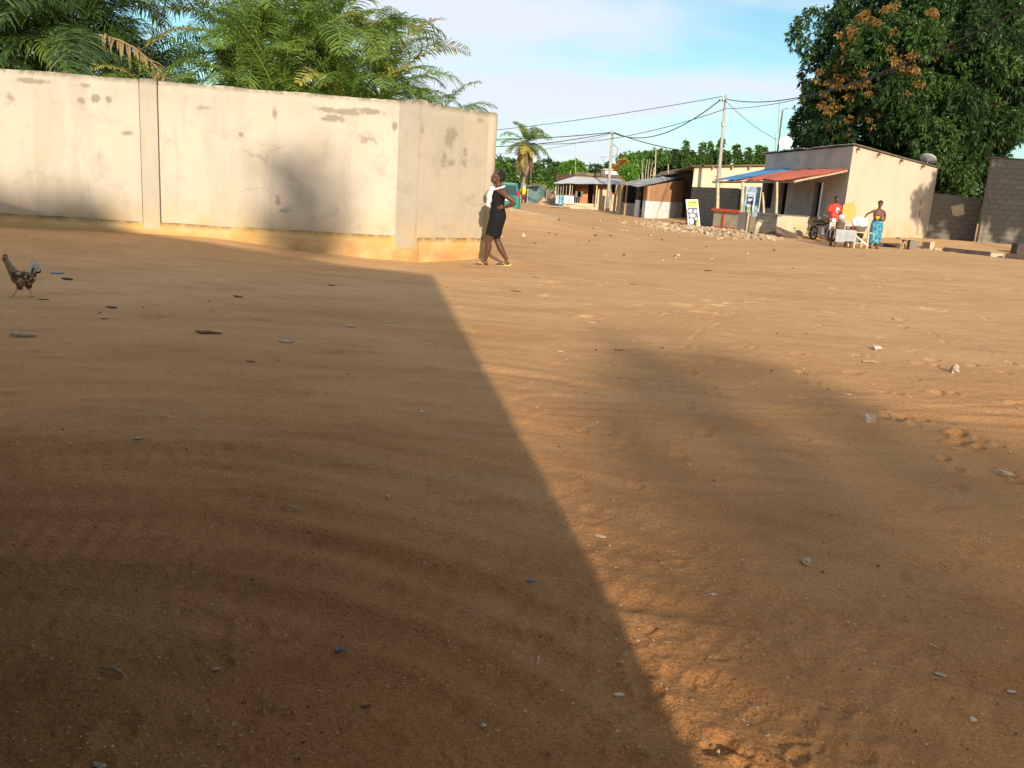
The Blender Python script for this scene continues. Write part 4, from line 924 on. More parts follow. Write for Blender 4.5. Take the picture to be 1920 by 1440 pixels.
# ------------------------------------------------------------------ grey block walls on the right
def bw(A, B, z0a, z0b, za, zb, root, seed, holes=None, mats=None):
    mb = MB(); mb.wall(A, B, min(z0a, z0b)-.5, za-.02, .18, z1b=zb-.02); mb.build('mortar_core', m_mortar, root)
    L = float(np.linalg.norm(np.array(B)-A)); d = (np.array(B)-A)/L; n = np.array([d[1], -d[0]])
    lay_blocks(root, np.array(A), d, n, L, min(z0a, z0b)-.1, min(za, zb), blk, seed=seed, mats=mats)
BW0 = at(1738, 400, 37.4)[:2]; BW1 = at(1836, 400, 37.0)[:2]
lowbw = empty('low_block_wall', (*BW0, .4), 'mossy grey block wall with a painted patch of sunlight between the peach gable and the tall block wall', 'wall')
bw(BW0, BW1, .3, .2, at(1757, 361, 37.4)[2], at(1845, 372, 37.)[2], lowbw, 5, mats=[m_block2])
pp = [(1782, 387), (1806, 382), (1808, 402), (1795, 406), (1786, 403)]
mb = MB(); mb.poly([on(*p, BW0, BW1)+[0, -.03, 0] for p in pp], .004, n=(0, -1, 0)); mb.build('painted_sun_patch', m_tan, lowbw)  # tan polygon painted where a patch of sunlight falls on the wall
TW0 = at(1832, 458, 35.4)[:2]; TW1 = at(2080, 470, 35.1)[:2]
tall = empty('tall_block_wall', (*TW0, .2), 'tall grey concrete block wall at the right picture edge', 'wall')
tz0 = at(1862, 296, 35.4)[2]; bw(TW0, TW1, .2, .1, tz0, at(1922, 301, 35.3)[2], tall, 8, mats=[m_block2])
mb = MB(); mb.wall(TW0+np.array([2.2, 3]), TW0+np.array([0.02, .03]), -.3, tz0-.03, .18); mb.build('return_wall', m_mortar, tall)
mb = MB(); mb.box((TW0[0]+2.9, TW0[1]+.2, tz0+.02), (5.9, .5, .04)); mb.build('roof_edge', m_rust, tall)
# rafter stub at the gap
# kerb: black and cream segments
kp = [gt(x, y)[:2] for x, y in ((1642, 466), (1690, 464.5), (1765, 471), (1856, 481), (1935, 490))]
m_kb = pm('black_kerb_paint', (.06, .045, .04), (.09, .065, .055), 3, .85, .3, .01); m_kw = pm('cream_kerb_paint', (.52, .44, .31), (.44, .36, .25), 3, .85, .3, .01)
kerb = empty('kerb', (kp[0][0], kp[0][1], .2), 'painted black and cream kerb stones along the street in front of the block walls', 'kerb')
def kseg(a, b, m_, h=.2, dz=0):
    A = gt(*a)[:2]; B = gt(*b)[:2]; z = float(T(*A))-.06; n = max(1, int(round(np.linalg.norm(B-A)/1.0)))
    for i in range(n):
        p = A+(B-A)*i/n; q = A+(B-A)*(i+1)/n; e = (B-A)/np.linalg.norm(B-A)*.008
        z0 = float(T(*p))-.15; mb = MB(); mb.wall(p+e, q-e, z0, float(T(*p))+h, .16, z1b=float(T(*q))+h, z0b=z0-.05); mb.build('kerb_stone', m_, kerb, bevel=.015)
kseg((1643, 462), (1688, 463.5), m_kb, .13); kseg((1727, 467), (1741, 467.6), m_kb, .26); kseg((1741.5, 467.7), (1750, 468), m_kw, .28)
kseg((1751, 469.5), (1765, 470.5), m_kw, .08); kseg((1767, 471), (1855, 480), m_kb, .14); kseg((1856, 481), (1880, 483), m_kw, .12); kseg((1883, 484), (1960, 491), m_kb, .16)
p = gt(1913, 481); mb = MB(); mb.box((p[0]+.25, p[1]+.3, p[2]+.22), (.7, .4, .42)); tag(mb.build('concrete_block', m_kb, None, bevel=.02), 'dark concrete block on the kerb at the right picture edge', 'block')
mb = MB(); mb.lathe((*gt(1661, 461), ), [(0, .02), (.07, .02), (.09, .05), (.07, .08), (.0, .08)]); tag(mb.build('tin_can', m_kw, None), 'small pale can lying beside the vendor by the kerb', 'can')
# ------------------------------------------------------------------ trees
m_mango = leafmat('mango_leaf', (.006, .022, .008), (.075, .15, .03), .18, .42, .3)
m_mango_o = leafmat('mango_young_leaf', (.15, .09, .025), (.36, .21, .06), .3, .5, .3)
m_bright = leafmat('bright_leaf', (.045, .13, .015), (.17, .33, .05), .3, .5, .3)
m_mid = leafmat('mid_leaf', (.028, .078, .016), (.14, .25, .05), .3, .5, .3)
m_deep = leafmat('deep_leaf', (.014, .042, .014), (.06, .12, .035), .25, .5, .3)
m_olive = leafmat('olive_leaf', (.07, .075, .02), (.22, .22, .06), .3, .6, .2)
m_rusty = leafmat('rusty_leaf', (.24, .12, .025), (.42, .26, .06), .3, .6, .2)
# big mango tree: clumps placed over a real volume (width 16 m, height 15 m)
rng = np.random.default_rng(5); YM = 49.
mt = empty('mango_tree', (at(1700, 360, YM)[0], YM, .4), 'huge dark mango tree with orange young leaves rising behind the peach house', 'tree')
cx, cy_, cz = at(1712, 130, YM)[0], YM+1.5, 8.2
blobs = []
outline = [(1512, 165), (1500, 215), (1508, 262), (1540, 300), (1565, 110), (1545, 150), (1590, 60), (1580, 95), (1640, 30), (1610, 40), (1700, 10), (1680, 45), (1760, 8), (1830, 5), (1880, 30), (1900, 80), (1905, 140), (1900, 190), (1880, 225), (1860, 255), (1845, 290), (1830, 330), (1800, 345), (1770, 330), (1925, 60), (1930, 150), (1950, 100), (1900, -20), (1800, -40), (1700, -40), (1620, -5), (1525, 235), (1548, 205), (1800, 60), (1780, 110), (1765, 165), (1700, 205), (1820, 180), (1750, 245), (1850, 110), (1720, 120), (1680, 160), (1790, 215), (1740, 70), (1845, 40)]
for (x, y) in outline:
    if x < 1650: x += 24; y += 8
    for k in range(2):
        p = at(x+rng.normal(0, 6), y+14+rng.normal(0, 6), YM+rng.uniform(-1.5, 2.5)-(3.2 if 1670 < x < 1860 and 30 < y < 250 else 0)); blobs.append((p, rng.uniform(.75, 1.15)))
for _ in range(125):
    d = rnd_dir(rng, 1)[0]; d[1] = -abs(d[1]); f = rng.uniform(.72, 1.)
    p = np.array([cx, cy_, cz])+d*np.array([6.7, 5.5, 6.2])*f
    v = p-CAM; w = v@FW; qx = 960+FPX*(v@CR)/w; qy = 720-FPX*(v@CU)/w
    if qx < np.interp(qy, [0, 20, 60, 110, 160, 220, 300], [1680, 1665, 1620, 1588, 1560, 1545, 1560]): continue
    if qy > 330 and qx > 1835: continue
    if p[2] < 1.5: continue
    blobs.append((p, rng.uniform(.55, 1.2)*np.array([1, 1, .85])))
for _ in range(60):   # far side, so that the crown is closed from elsewhere too
    d = rnd_dir(rng, 1)[0]; d[1] = abs(d[1]); blobs.append((np.array([cx, cy_, cz])+d*np.array([6.3, 5.5, 5.6])*rng.uniform(.5, .95), rng.uniform(.9, 1.5)))
crown('crown', blobs, 11.5, .30, .30, 7, m_mango, mt, 11, droop=1.1, spread=.75, tintbase=.40, clump_tint=.36)
ob = []
for (x, y) in [(1580, 50), (1588, 62), (1572, 80), (1585, 95), (1600, 100), (1543, 97), (1552, 135), (1570, 138), (1560, 152), (1625, 132), (1632, 145), (1672, 82), (1678, 128), (1690, 118), (1700, 110), (1745, 20), (1680, 32), (1638, 38), (1710, 150), (1638, 225), (1555, 232), (1505, 222), (1492, 155), (1500, 157), (1535, 192), (1840, 85), (1868, 200), (1645, 165), (1530, 195), (1594, 42), (1770, 100)]:
    
    if x < 1600: x += (1600-x)*.35+14; y += 6
    for _ in range(3): p = at(x+rng.normal(0, 12), y+rng.normal(0, 14), YM-5.0+abs(x-1712)/45*.95+rng.uniform(-.2, .5)); ob.append((p, rng.uniform(.07, .2)*np.array([1.2, 1, .7])))
crown('young_leaves', ob, 46, .20, .3, 5, m_mango_o, mt, 12, droop=.2, spread=.8, tintbase=.5)
mb = MB(); r2 = np.random.default_rng(2); limb_tree(mb, (cx, YM+1, .2), (cx+.3, YM+1.5, 8), .5, 16, r2, 4.5, 10); mb.build('trunk', bark, mt, smooth=True)

def simple_tree(name, label, px0, px1, py_top, py_bot, Y, mat, n, dens, leaf, seed, tr=.16, group=None, rblob=(.5, .9), k=6, droop=.4, wid=.42, trunkmat=None, fill=.5, cat='tree', tint=.45):
    rng = np.random.default_rng(seed); a = at(px0, py_top, Y); b = at(px1, py_bot, Y); c = (a+b)/2; R = np.array([abs(b[0]-a[0])/2, abs(b[0]-a[0])/2*.9, abs(a[2]-b[2])/2]); 
    z0 = float(T(c[0], Y)); root = empty(name, (c[0], Y, z0), label, cat, group)
    m = min(R[0], R[2]); bl = [(p, r*m*np.array([1, 1, .85])) for p, r in blobs_in(rng, c, R*(1-rblob[0]*.7*m/np.maximum(R, .01)), n, rblob[0]*.7, rblob[1]*.7, fill)]
    crown('crown', bl, dens, leaf, wid, k, mat, root, seed, droop=droop, tintbase=tint)
    mb = MB(); limb_tree(mb, (c[0], Y, z0), (c[0], Y, c[2]+R[2]*.3), tr, 7, rng, m*.8); mb.build('trunk', trunkmat or bark, root, smooth=True)
    return root, c, R
simple_tree('round_tree', 'round green tree right behind the corner of the cream wall, beside the green car', 905, 968, 288, 372, 60, m_mid, 46, 22, .28, 21, rblob=(.35, .6))
simple_tree('leafy_tree', 'bright leafy tree right of the coconut palm above the far porch house', 1045, 1102, 297, 345, 88, m_bright, 30, 12, .42, 23, rblob=(.4, .7))
simple_tree('leafy_tree', 'broad darker tree directly right of the coconut palm trunk', 1000, 1060, 308, 365, 86, m_mid, 34, 12, .42, 24, rblob=(.4, .7))
simple_tree('bush', 'low dense bush between the cyan shed and the far porch house', 1008, 1046, 338, 376, 83, m_mid, 20, 14, .35, 25, rblob=(.4, .7), cat='bush')
simple_tree('orange_tree', 'tree with rusty orange leaves at the left end of the far tree row', 1151, 1178, 293, 330, 74, m_rusty, 14, 16, .3, 26, rblob=(.4, .7), k=5)
simple_tree('leafy_tree', 'rounded light green tree crown left of the slender pale trunks', 1160, 1210, 278, 330, 76, m_bright, 26, 15, .33, 27, rblob=(.35, .65), tint=.4)
simple_tree('shrub', 'vivid green shrub in front of the far tree row right of the first power pole', 1161, 1201, 303, 340, 66, m_bright, 24, 22, .26, 28, rblob=(.35, .6), tint=.65, cat='shrub')
simple_tree('leafy_tree', 'dark green tree with slender pale trunks beneath it', 1198, 1262, 274, 318, 80, m_mid, 26, 12, .38, 29, rblob=(.35, .65), trunkmat=palebark)
simple_tree('leafy_tree', 'broad dark tree above the dark roofed shed', 1225, 1300, 278, 340, 84, m_deep, 34, 11, .42, 30, rblob=(.4, .7))
simple_tree('leafy_tree', 'dark tree filling the row above the cream building', 1280, 1360, 296, 345, 82, m_mid, 34, 11, .42, 31, rblob=(.4, .7), tint=.35)
simple_tree('leafy_tree', 'low olive green tree touching the grey front of the peach house', 1375, 1450, 296, 340, 80, m_olive, 34, 11, .4, 32, rblob=(.4, .7))
simple_tree('leafy_tree', 'dark low tree behind the slender pale trunks', 1175, 1240, 300, 345, 88, m_deep, 28, 11, .42, 33, rblob=(.4, .7))
# slender pale trunks
st_ = empty('slender_tree', (at(1205, 340, 75)[0], 75, 0), 'group of slender pale stems in the gap of the far tree row', 'tree'); rr = random.Random(4)
for x, l in ((1199, -4), (1203, 3), (1206, -3), (1209, 5), (1214, 4), (1218, 7)):
    mb = MB(); mb.tube([at(x, 352, 75), at(x+l*.3, 322, 75), at(x+l, 302+rr.uniform(-5, 5), 75)], [.06, .045, .02], 6); mb.build('stem', palebark, st_)
# bamboo: arching plumes
rngb = np.random.default_rng(9)
def plume(root, px, py_top, py_bot, Y, lean, w, mat, seed):
    rng = np.random.default_rng(seed); a = at(px, py_bot, Y); b = at(px+lean, py_top, Y); n = 95; t = rng.uniform(0, 1, n); r = .75*w*np.sin(np.clip(t*.9+.15, 0, 1)*pi)**.6
    c = a+(b-a)*t[:, None]+np.array([lean*.004, 0, 0])*(t**3)[:, None]; d = rnd_dir(rng, n); c = c+d*r[:, None]*.8*rng.uniform(.2, 1, n)[:, None]; k = 5
    C = np.repeat(c, k, 0); D = np.repeat(d, k, 0)*.6+rng.normal(0, .5, (n*k, 3))+[0, 0, .1]; L = rng.uniform(.3, .6, n*k)
    V, F = leaf_cloud(C, D, L, L*.2, rng, curl=.5); return V, F, rng.uniform(.2, .7, n*k)
def bamboo(px, items, label, seed):
    Y = 78; root = empty('bamboo', (at(px, 330, Y)[0], Y, 0), label, 'bamboo', 'bamboo clumps in the far tree row')
    Vs = []; Fs = []; Ts = []; off = 0; mb = MB()
    for i, (x, yt, ln, w) in enumerate(items):
        V, F, tt = plume(root, x, yt, 325, Y+i*.5, ln, w, None, seed+i); Vs.append(V); Fs.append(F+off); Ts.append(np.repeat(tt, 4)); off += len(V)
        mb.tube([at(x-ln*.5, 372, Y+i*.5), at(x, 322, Y+i*.5), at(x+ln*.9, yt+3, Y+i*.5)], [.07, .06, .02], 5)
    mesh_np('foliage', np.concatenate(Vs), np.concatenate(Fs), m_mid, root, tint=np.concatenate(Ts)); mb.build('cane', palebark, root)
bamboo(1292, [(1290, 264, -4, .55), (1297, 285, 3, .5), (1284, 288, -8, .5), (1302, 296, 2, .5)], 'tallest bamboo plumes left of the second power pole', 40)
bamboo(1322, [(1316, 268, 2, .2), (1325, 268, 8, .45), (1318, 290, -3, .5), (1333, 285, 5, .4)], 'slim leaning bamboo plumes just left of the second power pole', 50)
bamboo(1352, [(1352, 262, 1, .5), (1358, 285, 5, .5), (1346, 283, -2, .5)], 'bamboo plumes directly behind the second power pole', 60)
bamboo(1381, [(1380, 272, 2, .5), (1384, 290, 2, .5)], 'single tufted bamboo plume right of the second power pole', 70)
bamboo(1405, [(1402, 277, 2, .45), (1418, 273, 4, .5), (1432, 276, 3, .35), (1424, 285, 2, .5), (1410, 295, 0, .5)], 'row of bamboo plumes beside the grey house front', 80)
# far wood that closes the horizon
wl = np.random.default_rng(77); bl = []
for x in np.linspace(-90, 120, 120): bl.append((np.array([x, 150+wl.normal(0, 5), 2.2+wl.uniform(0, 1.2)]), np.array([2.6, 2, wl.uniform(2., 3.2)])))
o = crown('far_wood', bl, .9, 1.1, .5, 5, m_deep, None, 78); o['kind'] = 'stuff'
# coconut palm
cp = at(985, 384, 80); ct = at(986, 268, 80); coco = empty('coconut_palm', (cp[0], 80, 0), 'tall coconut palm with dead hanging fronds above the street end', 'palm tree')
mb = MB(); mb.tube([(cp[0]+.1, 80, -.3), (cp[0]-.3, 80, 2), (cp[0]+.25, 80, 3.6), (ct[0], 80, ct[2]+.1)], [.26, .17, .16, .15], 10); mb.build('trunk', m_fibre, coco, smooth=True)
rngc = np.random.default_rng(3)
add_fronds(coco, ct, 12, 'coco', .66, rngc, (0, 3)); add_fronds(coco, ct, 9, 'coco', .60, rngc, (3, 5), phase=1); add_fronds(coco, ct-[0, 0, .1], 6, 'cocoy', .55, rngc, (4, 6), phase=2); add_fronds(coco, ct-[0, 0, .1], 4, 'cocoy', .60, rngc, (6, 7), phase=2)
add_fronds(coco, ct-[0, 0, .25], 9, 'dry', .62, rngc, (6, 7), phase=.4)
for k in range(7):
    mb = MB(); a = k*2.4; mb.tube([ct+[0, 0, -.1], ct+[cos(a)*.5, sin(a)*.5, -.5], ct+[cos(a)*.75+.1, sin(a)*.6, -2.6-.2*k]], [.06, .16, .03], 6); mb.build('dead_leaf_base', m_frond_dry if False else m_fibre, coco)
mb = MB(); mb.tube([(cp[0]-.9, 79.5, 0), (cp[0]-.55, 79.6, 1.0), (cp[0]+.05, 79.8, 3.2)], .05, 6); mb.build('dead_leaf_base', palebark, coco)
sp = empty('young_palm', (at(1003, 370, 81)[0], 81, 0), 'short yellowish young palm right of the coconut palm trunk', 'palm tree'); add_fronds(sp, (at(1001, 362, 81)[0], 81, .9), 12, 'cocoy', .42, rngc, (0, 4))
sp2 = empty('young_palm', (at(992, 370, 82)[0], 82, 0), 'short green young palm close beside the coconut palm trunk', 'palm tree'); add_fronds(sp2, (at(990, 366, 82)[0], 82, .8), 12, 'coco', .4, rngc, (0, 4))
for kd in PROTO.values():
    for r_ in kd:
        for o in r_: bpy.data.objects.remove(o)

# ------------------------------------------------------------------ poles, cables, antennas
m_pole = pm('concrete_pole', (.40, .38, .36), (.32, .30, .28), 3, .85, .2, .005); m_metal = pm('dull_metal', (.30, .30, .31), (.2, .19, .18), 8, .5, .1, .003, metal=.6); m_cable = pm('black_cable', (.03, .035, .04), (.02, .02, .025), 5, .6, 0)
P1b = at(1139, 396, 66.4); P1t = at(1148.5, 246, 66.4); P2t = at(1361, 178, 50); P2b = np.array([at(1344, 392, 50)[0], 50, 0])
# lean as in the photograph comes only from the camera; the poles themselves are nearly upright
pole1 = empty('power_pole', (P1b[0], P1b[1], 0), 'shorter grey power pole left, beside the far porch house', 'pole')
mb = MB(); mb.tube([(P1b[0], P1b[1], -.4), (P1t[0], P1t[1], P1t[2])], [.15, .09], 10); mb.build('shaft', m_pole, pole1, smooth=True)
for z in (.1, .45, 1.0): mb = MB(); mb.box((P1t[0], P1t[1]-.06, P1t[2]-z), (.3, .12, .06)); mb.build('bracket', m_metal, pole1)
mb = MB(); mb.tube([P1t-[-.05, .1, .9], P1t-[-.5, .1, 1.2], P1t-[-.45, .1, 1.7], P1t-[-.1, .12, 1.9]], .02, 5); mb.build('cable_loop', m_cable, pole1)
pole2 = empty('power_pole', (P2b[0], P2b[1], .1), 'taller grey power pole right, rising from behind the red and blue porch roof', 'pole')
mb = MB(); mb.tube([(P2b[0], P2b[1], -.4), (P2t[0], P2t[1], P2t[2])], [.13, .065], 10); mb.build('shaft', m_pole, pole2, smooth=True)
mb = MB(); mb.box((P2t[0]-.12, P2t[1]-.05, P2t[2]-.25), (.5, .08, .08)); mb.build('crossarm', m_metal, pole2)
for dx_ in (-.32, -.18, -.02): mb = MB(); mb.lathe((P2t[0]+dx_, P2t[1]-.05, P2t[2]-.36), [(0, 0), (.05, .0), (.035, .05), (.06, .08), (.03, .13), (0, .15)], 8); mb.build('insulator', m_cable, pole2)
mb = MB(); mb.box((P2t[0]-.02, P2t[1]-.15, P2t[2]-1.55), (.14, .14, .22)); mb.build('junction_box', m_metal, pole2)
def cable(a, b, sag, r, label):
    a = np.array(a, float); b = np.array(b, float); mb = MB(); pts = [a+(b-a)*t-np.array([0, 0, sag*4*t*(1-t)]) for t in np.linspace(0, 1, 22)]
    mb.tube(pts, r, 5); o = mb.build('cable', m_cable, None); return tag(o, label, 'cable', 'overhead cables')
WL = np.array([-9., 58.]); 
cable(at(700, 262, 60), at(1354, 181, 50), .35, .018, 'thin highest cable running from left to the top of the taller pole')
cable(at(700, 250, 62), P1t-[.05, .05, .08], .45, .032, 'upper of the two thick cables left of the shorter pole')
cable(at(700, 262, 64), P1t-[.05, .05, .12], .75, .030, 'lower of the two thick cables left of the shorter pole')
cable(P1t-[0, .05, .1], P2t-[.3, .05, .3], 1.05, .030, 'thick sagging cable between the tops of the two poles')
cable(at(930, 263, 66), at(1358, 205, 50), .9, .02, 'cable passing below the shorter pole top up to the taller pole')
cable(at(700, 262, 70), P1t-[.1, .05, .2], 1.3, .014, 'lowest thin cable crossing the coconut palm crown')
cable(P1t-[-.1, .05, .08], at(1440, 292, 52), .5, .030, 'thick cable falling from the shorter pole to the grey house front')
cable(P2t-[0, .05, .22], at(2000, -25, 20), .95, .022, 'thick dark cable from the taller pole across the mango tree')
cable(at(1358, 204, 50), at(2010, 5, 20), .55, .014, 'thin cable below it, from the taller pole past the mango tree')
cable(P2t-[0, .05, .3], at(1456, 262, 42), .15, .013, 'thin drop cable slanting from the taller pole to the house roof')
def antenna(px, pyt, pyb, Y, label, kind, lean=3, r=.02):
    a = at(px, pyb, Y); b = at(px+lean, pyt, Y); root = empty('antenna', tuple(a), label, 'antenna'); mb = MB(); mb.tube([a, b], [r*1.3, r], 6); mb.build('mast', m_metal if kind != 'wood' else m_palepost, root)
    if kind == 'tv':
        mb = MB(); mb.tube([b+[-.35, 0, -.05], b+[.35, 0, -.05]], .012, 4)
        for k in range(4): mb.tube([b+[-.3+.18*k, -.2, -.05], b+[-.3+.18*k, .2, -.05]], .01, 4)
        mb.tube([b+[-.2, 0, -.05], b+[-.2, 0, -.05-.25]], .01, 4); mb.build('aerial', m_metal, root)
antenna(1228, 277, 338, 64, 'straight pale mast standing above the brown hut roof', 'wood', 2, .035)
antenna(1131, 293, 326, 74, 'thin television mast left of the shorter power pole', 'tv', 0, .02)
antenna(1079, 267, 330, 72, 'tall thin mast above the far porch house parapet', 'wood', .5, .02)
antenna(1070, 319, 330, 72, 'very short white rod on the far porch house parapet', 'wood', 0, .03)
antenna(1253, 308, 325, 60, 'small pale rod on the dark roofed shed', 'wood', 0, .03)
root = empty('roof_mast', tuple(at(1458, 285, 45)), 'forked grey mast on the peach house roof beside the mango tree', 'mast')
a, b = at(1458, 284, 45), at(1467.5, 207, 45); mb = MB(); mb.tube([a, b], [.05, .045], 6); mb.build('mast', m_metal, root); mb = MB(); mb.tube([b, b+[.12, 0, .1], b+[.28, 0, .12]], .022, 5); mb.tube([b, b+[-.15, 0, .02]], .018, 5); mb.tube([a+(b-a)*.76, a+(b-a)*.77+[-.2, 0, .02]], .018, 5); mb.build('arm', m_metal, root)
antenna(1453, 246, 286, 46, 'thin dark mast left of the forked roof mast', 'plain', 2, .015); antenna(1459, 187, 250, 70, 'faint tall far mast behind the forked roof mast', 'plain', 2, .018)
def dish(c, r, face, label, mat):
    root = empty('satellite_dish', tuple(c), label, 'satellite dish'); n = Vector(face).normalized(); M = n.to_track_quat('Z', 'Y').to_matrix(); V = []; F = []; k = 24
    for i in range(6):
        for j in range(k):
            q = r*i/5; t = 2*pi*j/k; V.append(np.array(c)+np.array(M @ Vector((q*cos(t), q*sin(t)*1.05, .22*q*q/r-.02))))
    F = [(i*k+j, i*k+(j+1) % k, (i+1)*k+(j+1) % k, (i+1)*k+j) for i in range(5) for j in range(k)]
    o = mesh_np('reflector', V, F, mat, root, smooth=True); s = o.modifiers.new('solid', 'SOLIDIFY'); s.thickness = .012
    mb = MB(); mb.tube([np.array(c), np.array(c)+np.array(n)*r*.9+[0, 0, -.05]], .012, 5); mb.build('arm', m_metal, root); mb = MB(); mb.tube([np.array(c)-np.array(n)*.03, np.array(c)+[0, .15, -r*1.2]], .03, 6); mb.build('stand', m_metal, root)
m_dish = pm('dish_grey', (.42, .42, .42), (.36, .36, .37), 3, .6, 0)
dish(at(1740, 300, 40.2), .36, (.35, .45, .8), 'grey satellite dish at the low end of the peach gable roof', m_dish)
dish(at(1473, 268, 44.5), .33, (-.3, -1, .45), 'white satellite dish on the far end of the peach house roof', m_white)

# ------------------------------------------------------------------ what stands behind the photographer and casts the shade
q0 = np.array([-1.36, 13.49, 0]); Lb = 15.2; s2 = np.array([SUN_DX, 1.0])
hb = Lb*math.tan(SUN_EL)*sqrt(1+SUN_DX**2); c0 = q0[:2]-s2*Lb
ed = np.array([-3.0, 1.13]); ed /= np.linalg.norm(ed); sd = np.array([.10, -1.0]); sd /= np.linalg.norm(sd)
bb = empty('street_building', (c0[0], c0[1], 0), 'building standing behind the photographer whose shadow lies on the sand', 'building')
mb = MB(); A = c0; B = c0+ed*34; C_ = B+sd*22; D = c0+sd*22
mb.wall(A, B, -.3, hb, .25); mb.wall(D, A, -.3, hb, .25); mb.wall(C_, D, -.3, hb, .25); mb.wall(B, C_, -.3, hb, .25); mb.build('wall', m_cbuild, bb)
mb = MB(); mb.poly([(*(A+sd*.1), hb-.3), (*(B+sd*.1), hb-.3), (*(C_-sd*.1), hb-.3), (*(D-sd*.1), hb-.3)], .2, n=(0, 0, 1)); mb.build('roof', m_cbuild, bb)
def shade_tree(name, label, c, R, n, dens, seed, leaf=.5, k=5, rb=(1.0, 1.7), tr=.3):
    rng = np.random.default_rng(seed); root = empty(name, (c[0], c[1], 0), label, 'tree'); bl = blobs_in(rng, c, R, n, rb[0], rb[1], .3)
    crown('crown', bl, dens, leaf, .4, k, m_deep, root, seed); mb = MB(); limb_tree(mb, (c[0], c[1], 0), (c[0], c[1], c[2]), tr, 8, rng, min(R)*.8); mb.build('trunk', bark, root, smooth=True)
def shadow_to(gx, gy, gz, dist):      # where something `dist` metres up-sun of a shaded point stands
    return np.array([gx-SUN_DX*dist, gy-dist, gz+dist*math.tan(SUN_EL)*sqrt(1+SUN_DX**2)])
# sparse broad tree whose thin shade lies over the right foreground
rs = np.random.default_rng(91); s0 = shadow_to(2.0, 4.0, 0, 46); sr = empty('street_tree', (s0[0], s0[1], 0), 'airy tree behind the photographer shading the right foreground', 'tree'); bl = []
for gx, gy in [(1.35, 8.0), (1.3, 7.1), (1.75, 7.2), (1.25, 6.2), (1.8, 6.1), (2.4, 5.8), (1.3, 5.2), (1.9, 5.), (2.5, 4.7), (3.1, 4.3), (1.25, 4.2), (1.8, 4.), (2.5, 3.7), (3.2, 3.4), (1.15, 3.2), (1.7, 3.0), (2.3, 2.9), (3.0, 2.6), (1.2, 2.3), (1.8, 2.2), (2.4, 1.8), (3.1, 1.8), (1.3, 1.4), (2, 1.2), (2.8, .8), (3.6, 1.5), (3.8, 2.6), (4.4, 1.6), (4.2, .6), (.95, 6.6), (.85, 5.4), (.9, 4.4), (.95, 3.4), (1.0, 2.6), (3.9, 3.6), (3.4, .4), (2.4, .9), (1.6, .4), (5, 2.4), (5.2, 1.2), (1.5, 4.6), (2.1, 4.4), (2.9, 5.1)]:
    for k in range(2): bl.append((shadow_to(gx+rs.normal(0, .15), gy+rs.normal(0, .2), 0, 46+rs.uniform(-1.5, 1.5)), np.array([.5, .5, .34])*rs.uniform(.8, 1.15)))
crown('crown', bl, .42, .34, .4, 5, m_deep, sr, 91); mb = MB(); limb_tree(mb, (s0[0]+1.5, s0[1], 0), (s0[0]+.2, s0[1], s0[2]-.5), .2, 8, rs, 1.6); mb.build('trunk', bark, sr, smooth=True)
# unseen overhead roof and left side wall, added to darken the near ground
aw = MB(); aw.hexa([(-3.1, -.2, 2.52), (.2, -.2, 2.52), (.2, 3.4, 2.38), (-3.1, 3.4, 2.38), (-3.1, -.2, 2.60), (.2, -.2, 2.60), (.2, 3.4, 2.45), (-3.1, 3.4, 2.45)]); aw.hexa([(-3.1, -1.2, 2.6), (.2, -2.2, 2.6), (.2, -.201, 2.52), (-3.1, -.201, 2.52), (-3.1, -1.2, 2.68), (.2, -2.2, 2.68), (.2, -.201, 2.60), (-3.1, -.201, 2.60)]); aw.build('added_shade_roof', m_rust, bb); aw = MB(); aw.wall((-3.0, 4.3), (-3.0, -1.5), -.3, 2.5, .15); aw.build('added_shade_wall', m_rust, bb); aw = MB(); aw.box((.40, 3.3, 1.2), (.001, .001, .001)) if False else None
# pointed crown whose blurred shade lies on the cream wall
shade_tree('pointed_tree', 'pointed tree beyond the street building behind the photographer', shadow_to(-3.95, 15.5, .75, 62), (.66, .7, 1.05), 16, 6, 92, rb=(.32, .5), tr=.15, leaf=.3)
shade_tree('low_tree', 'low wide tree beyond the street building behind the photographer', shadow_to(-8.5, 14.7, .15, 60), (1.6, 1.2, .5), 18, 12, 93, rb=(.35, .5), tr=.15, leaf=.35)
# tree right of the frame shading the block walls
shade_tree('roadside_tree', 'dense tree right of the picture shading the grey block walls', shadow_to(20.4, 36.5, 2.4, 17.5)+[0, 0, .3], (3.0, 2.6, 2.1), 40, 8, 94, rb=(.7, 1.1), leaf=.35)
shade_tree('roadside_sapling', 'small tree right of the picture dappling the peach gable end', shadow_to(17.2, 37, 1.7, 18), (1.0, 1.1, .85), 12, 9, 95, rb=(.35, .6), tr=.1, leaf=.3)
# ------------------------------------------------------------------ people
skin_d = pm('dark_skin', (.105, .048, .03), (.085, .038, .024), 9, .45, .05, .002)
skin_m = pm('brown_skin', (.14, .065, .038), (.115, .052, .03), 9, .5, .05, .002)
m_hair = pm('black_hair', (.012, .010, .010), (.02, .017, .015), 40, .8, .6, .006)
m_black = pm('black_dress_fabric', (.005, .005, .007), (.008, .008, .011), 5, .9, .3, .006)
m_cloth = pm('white_cloth', (.76, .74, .70), (.66, .64, .60), 6, .8, .3, .01)
m_eye = pm('eye_white', (.5, .47, .44), (.5, .47, .44), 5, .3, 0); m_lip = pm('lip', (.16, .05, .04), (.14, .045, .035), 5, .4, 0)
m_sandal = pm('yellow_sandal', (.62, .52, .20), (.58, .47, .17), 5, .6, 0)
def frame(f, u=(0, 0, 1)):
    f = np.array(f, float); f /= np.linalg.norm(f); u = np.array(u, float); u = u-f*np.dot(u, f); u /= np.linalg.norm(u); return f, u, np.cross(f, u)
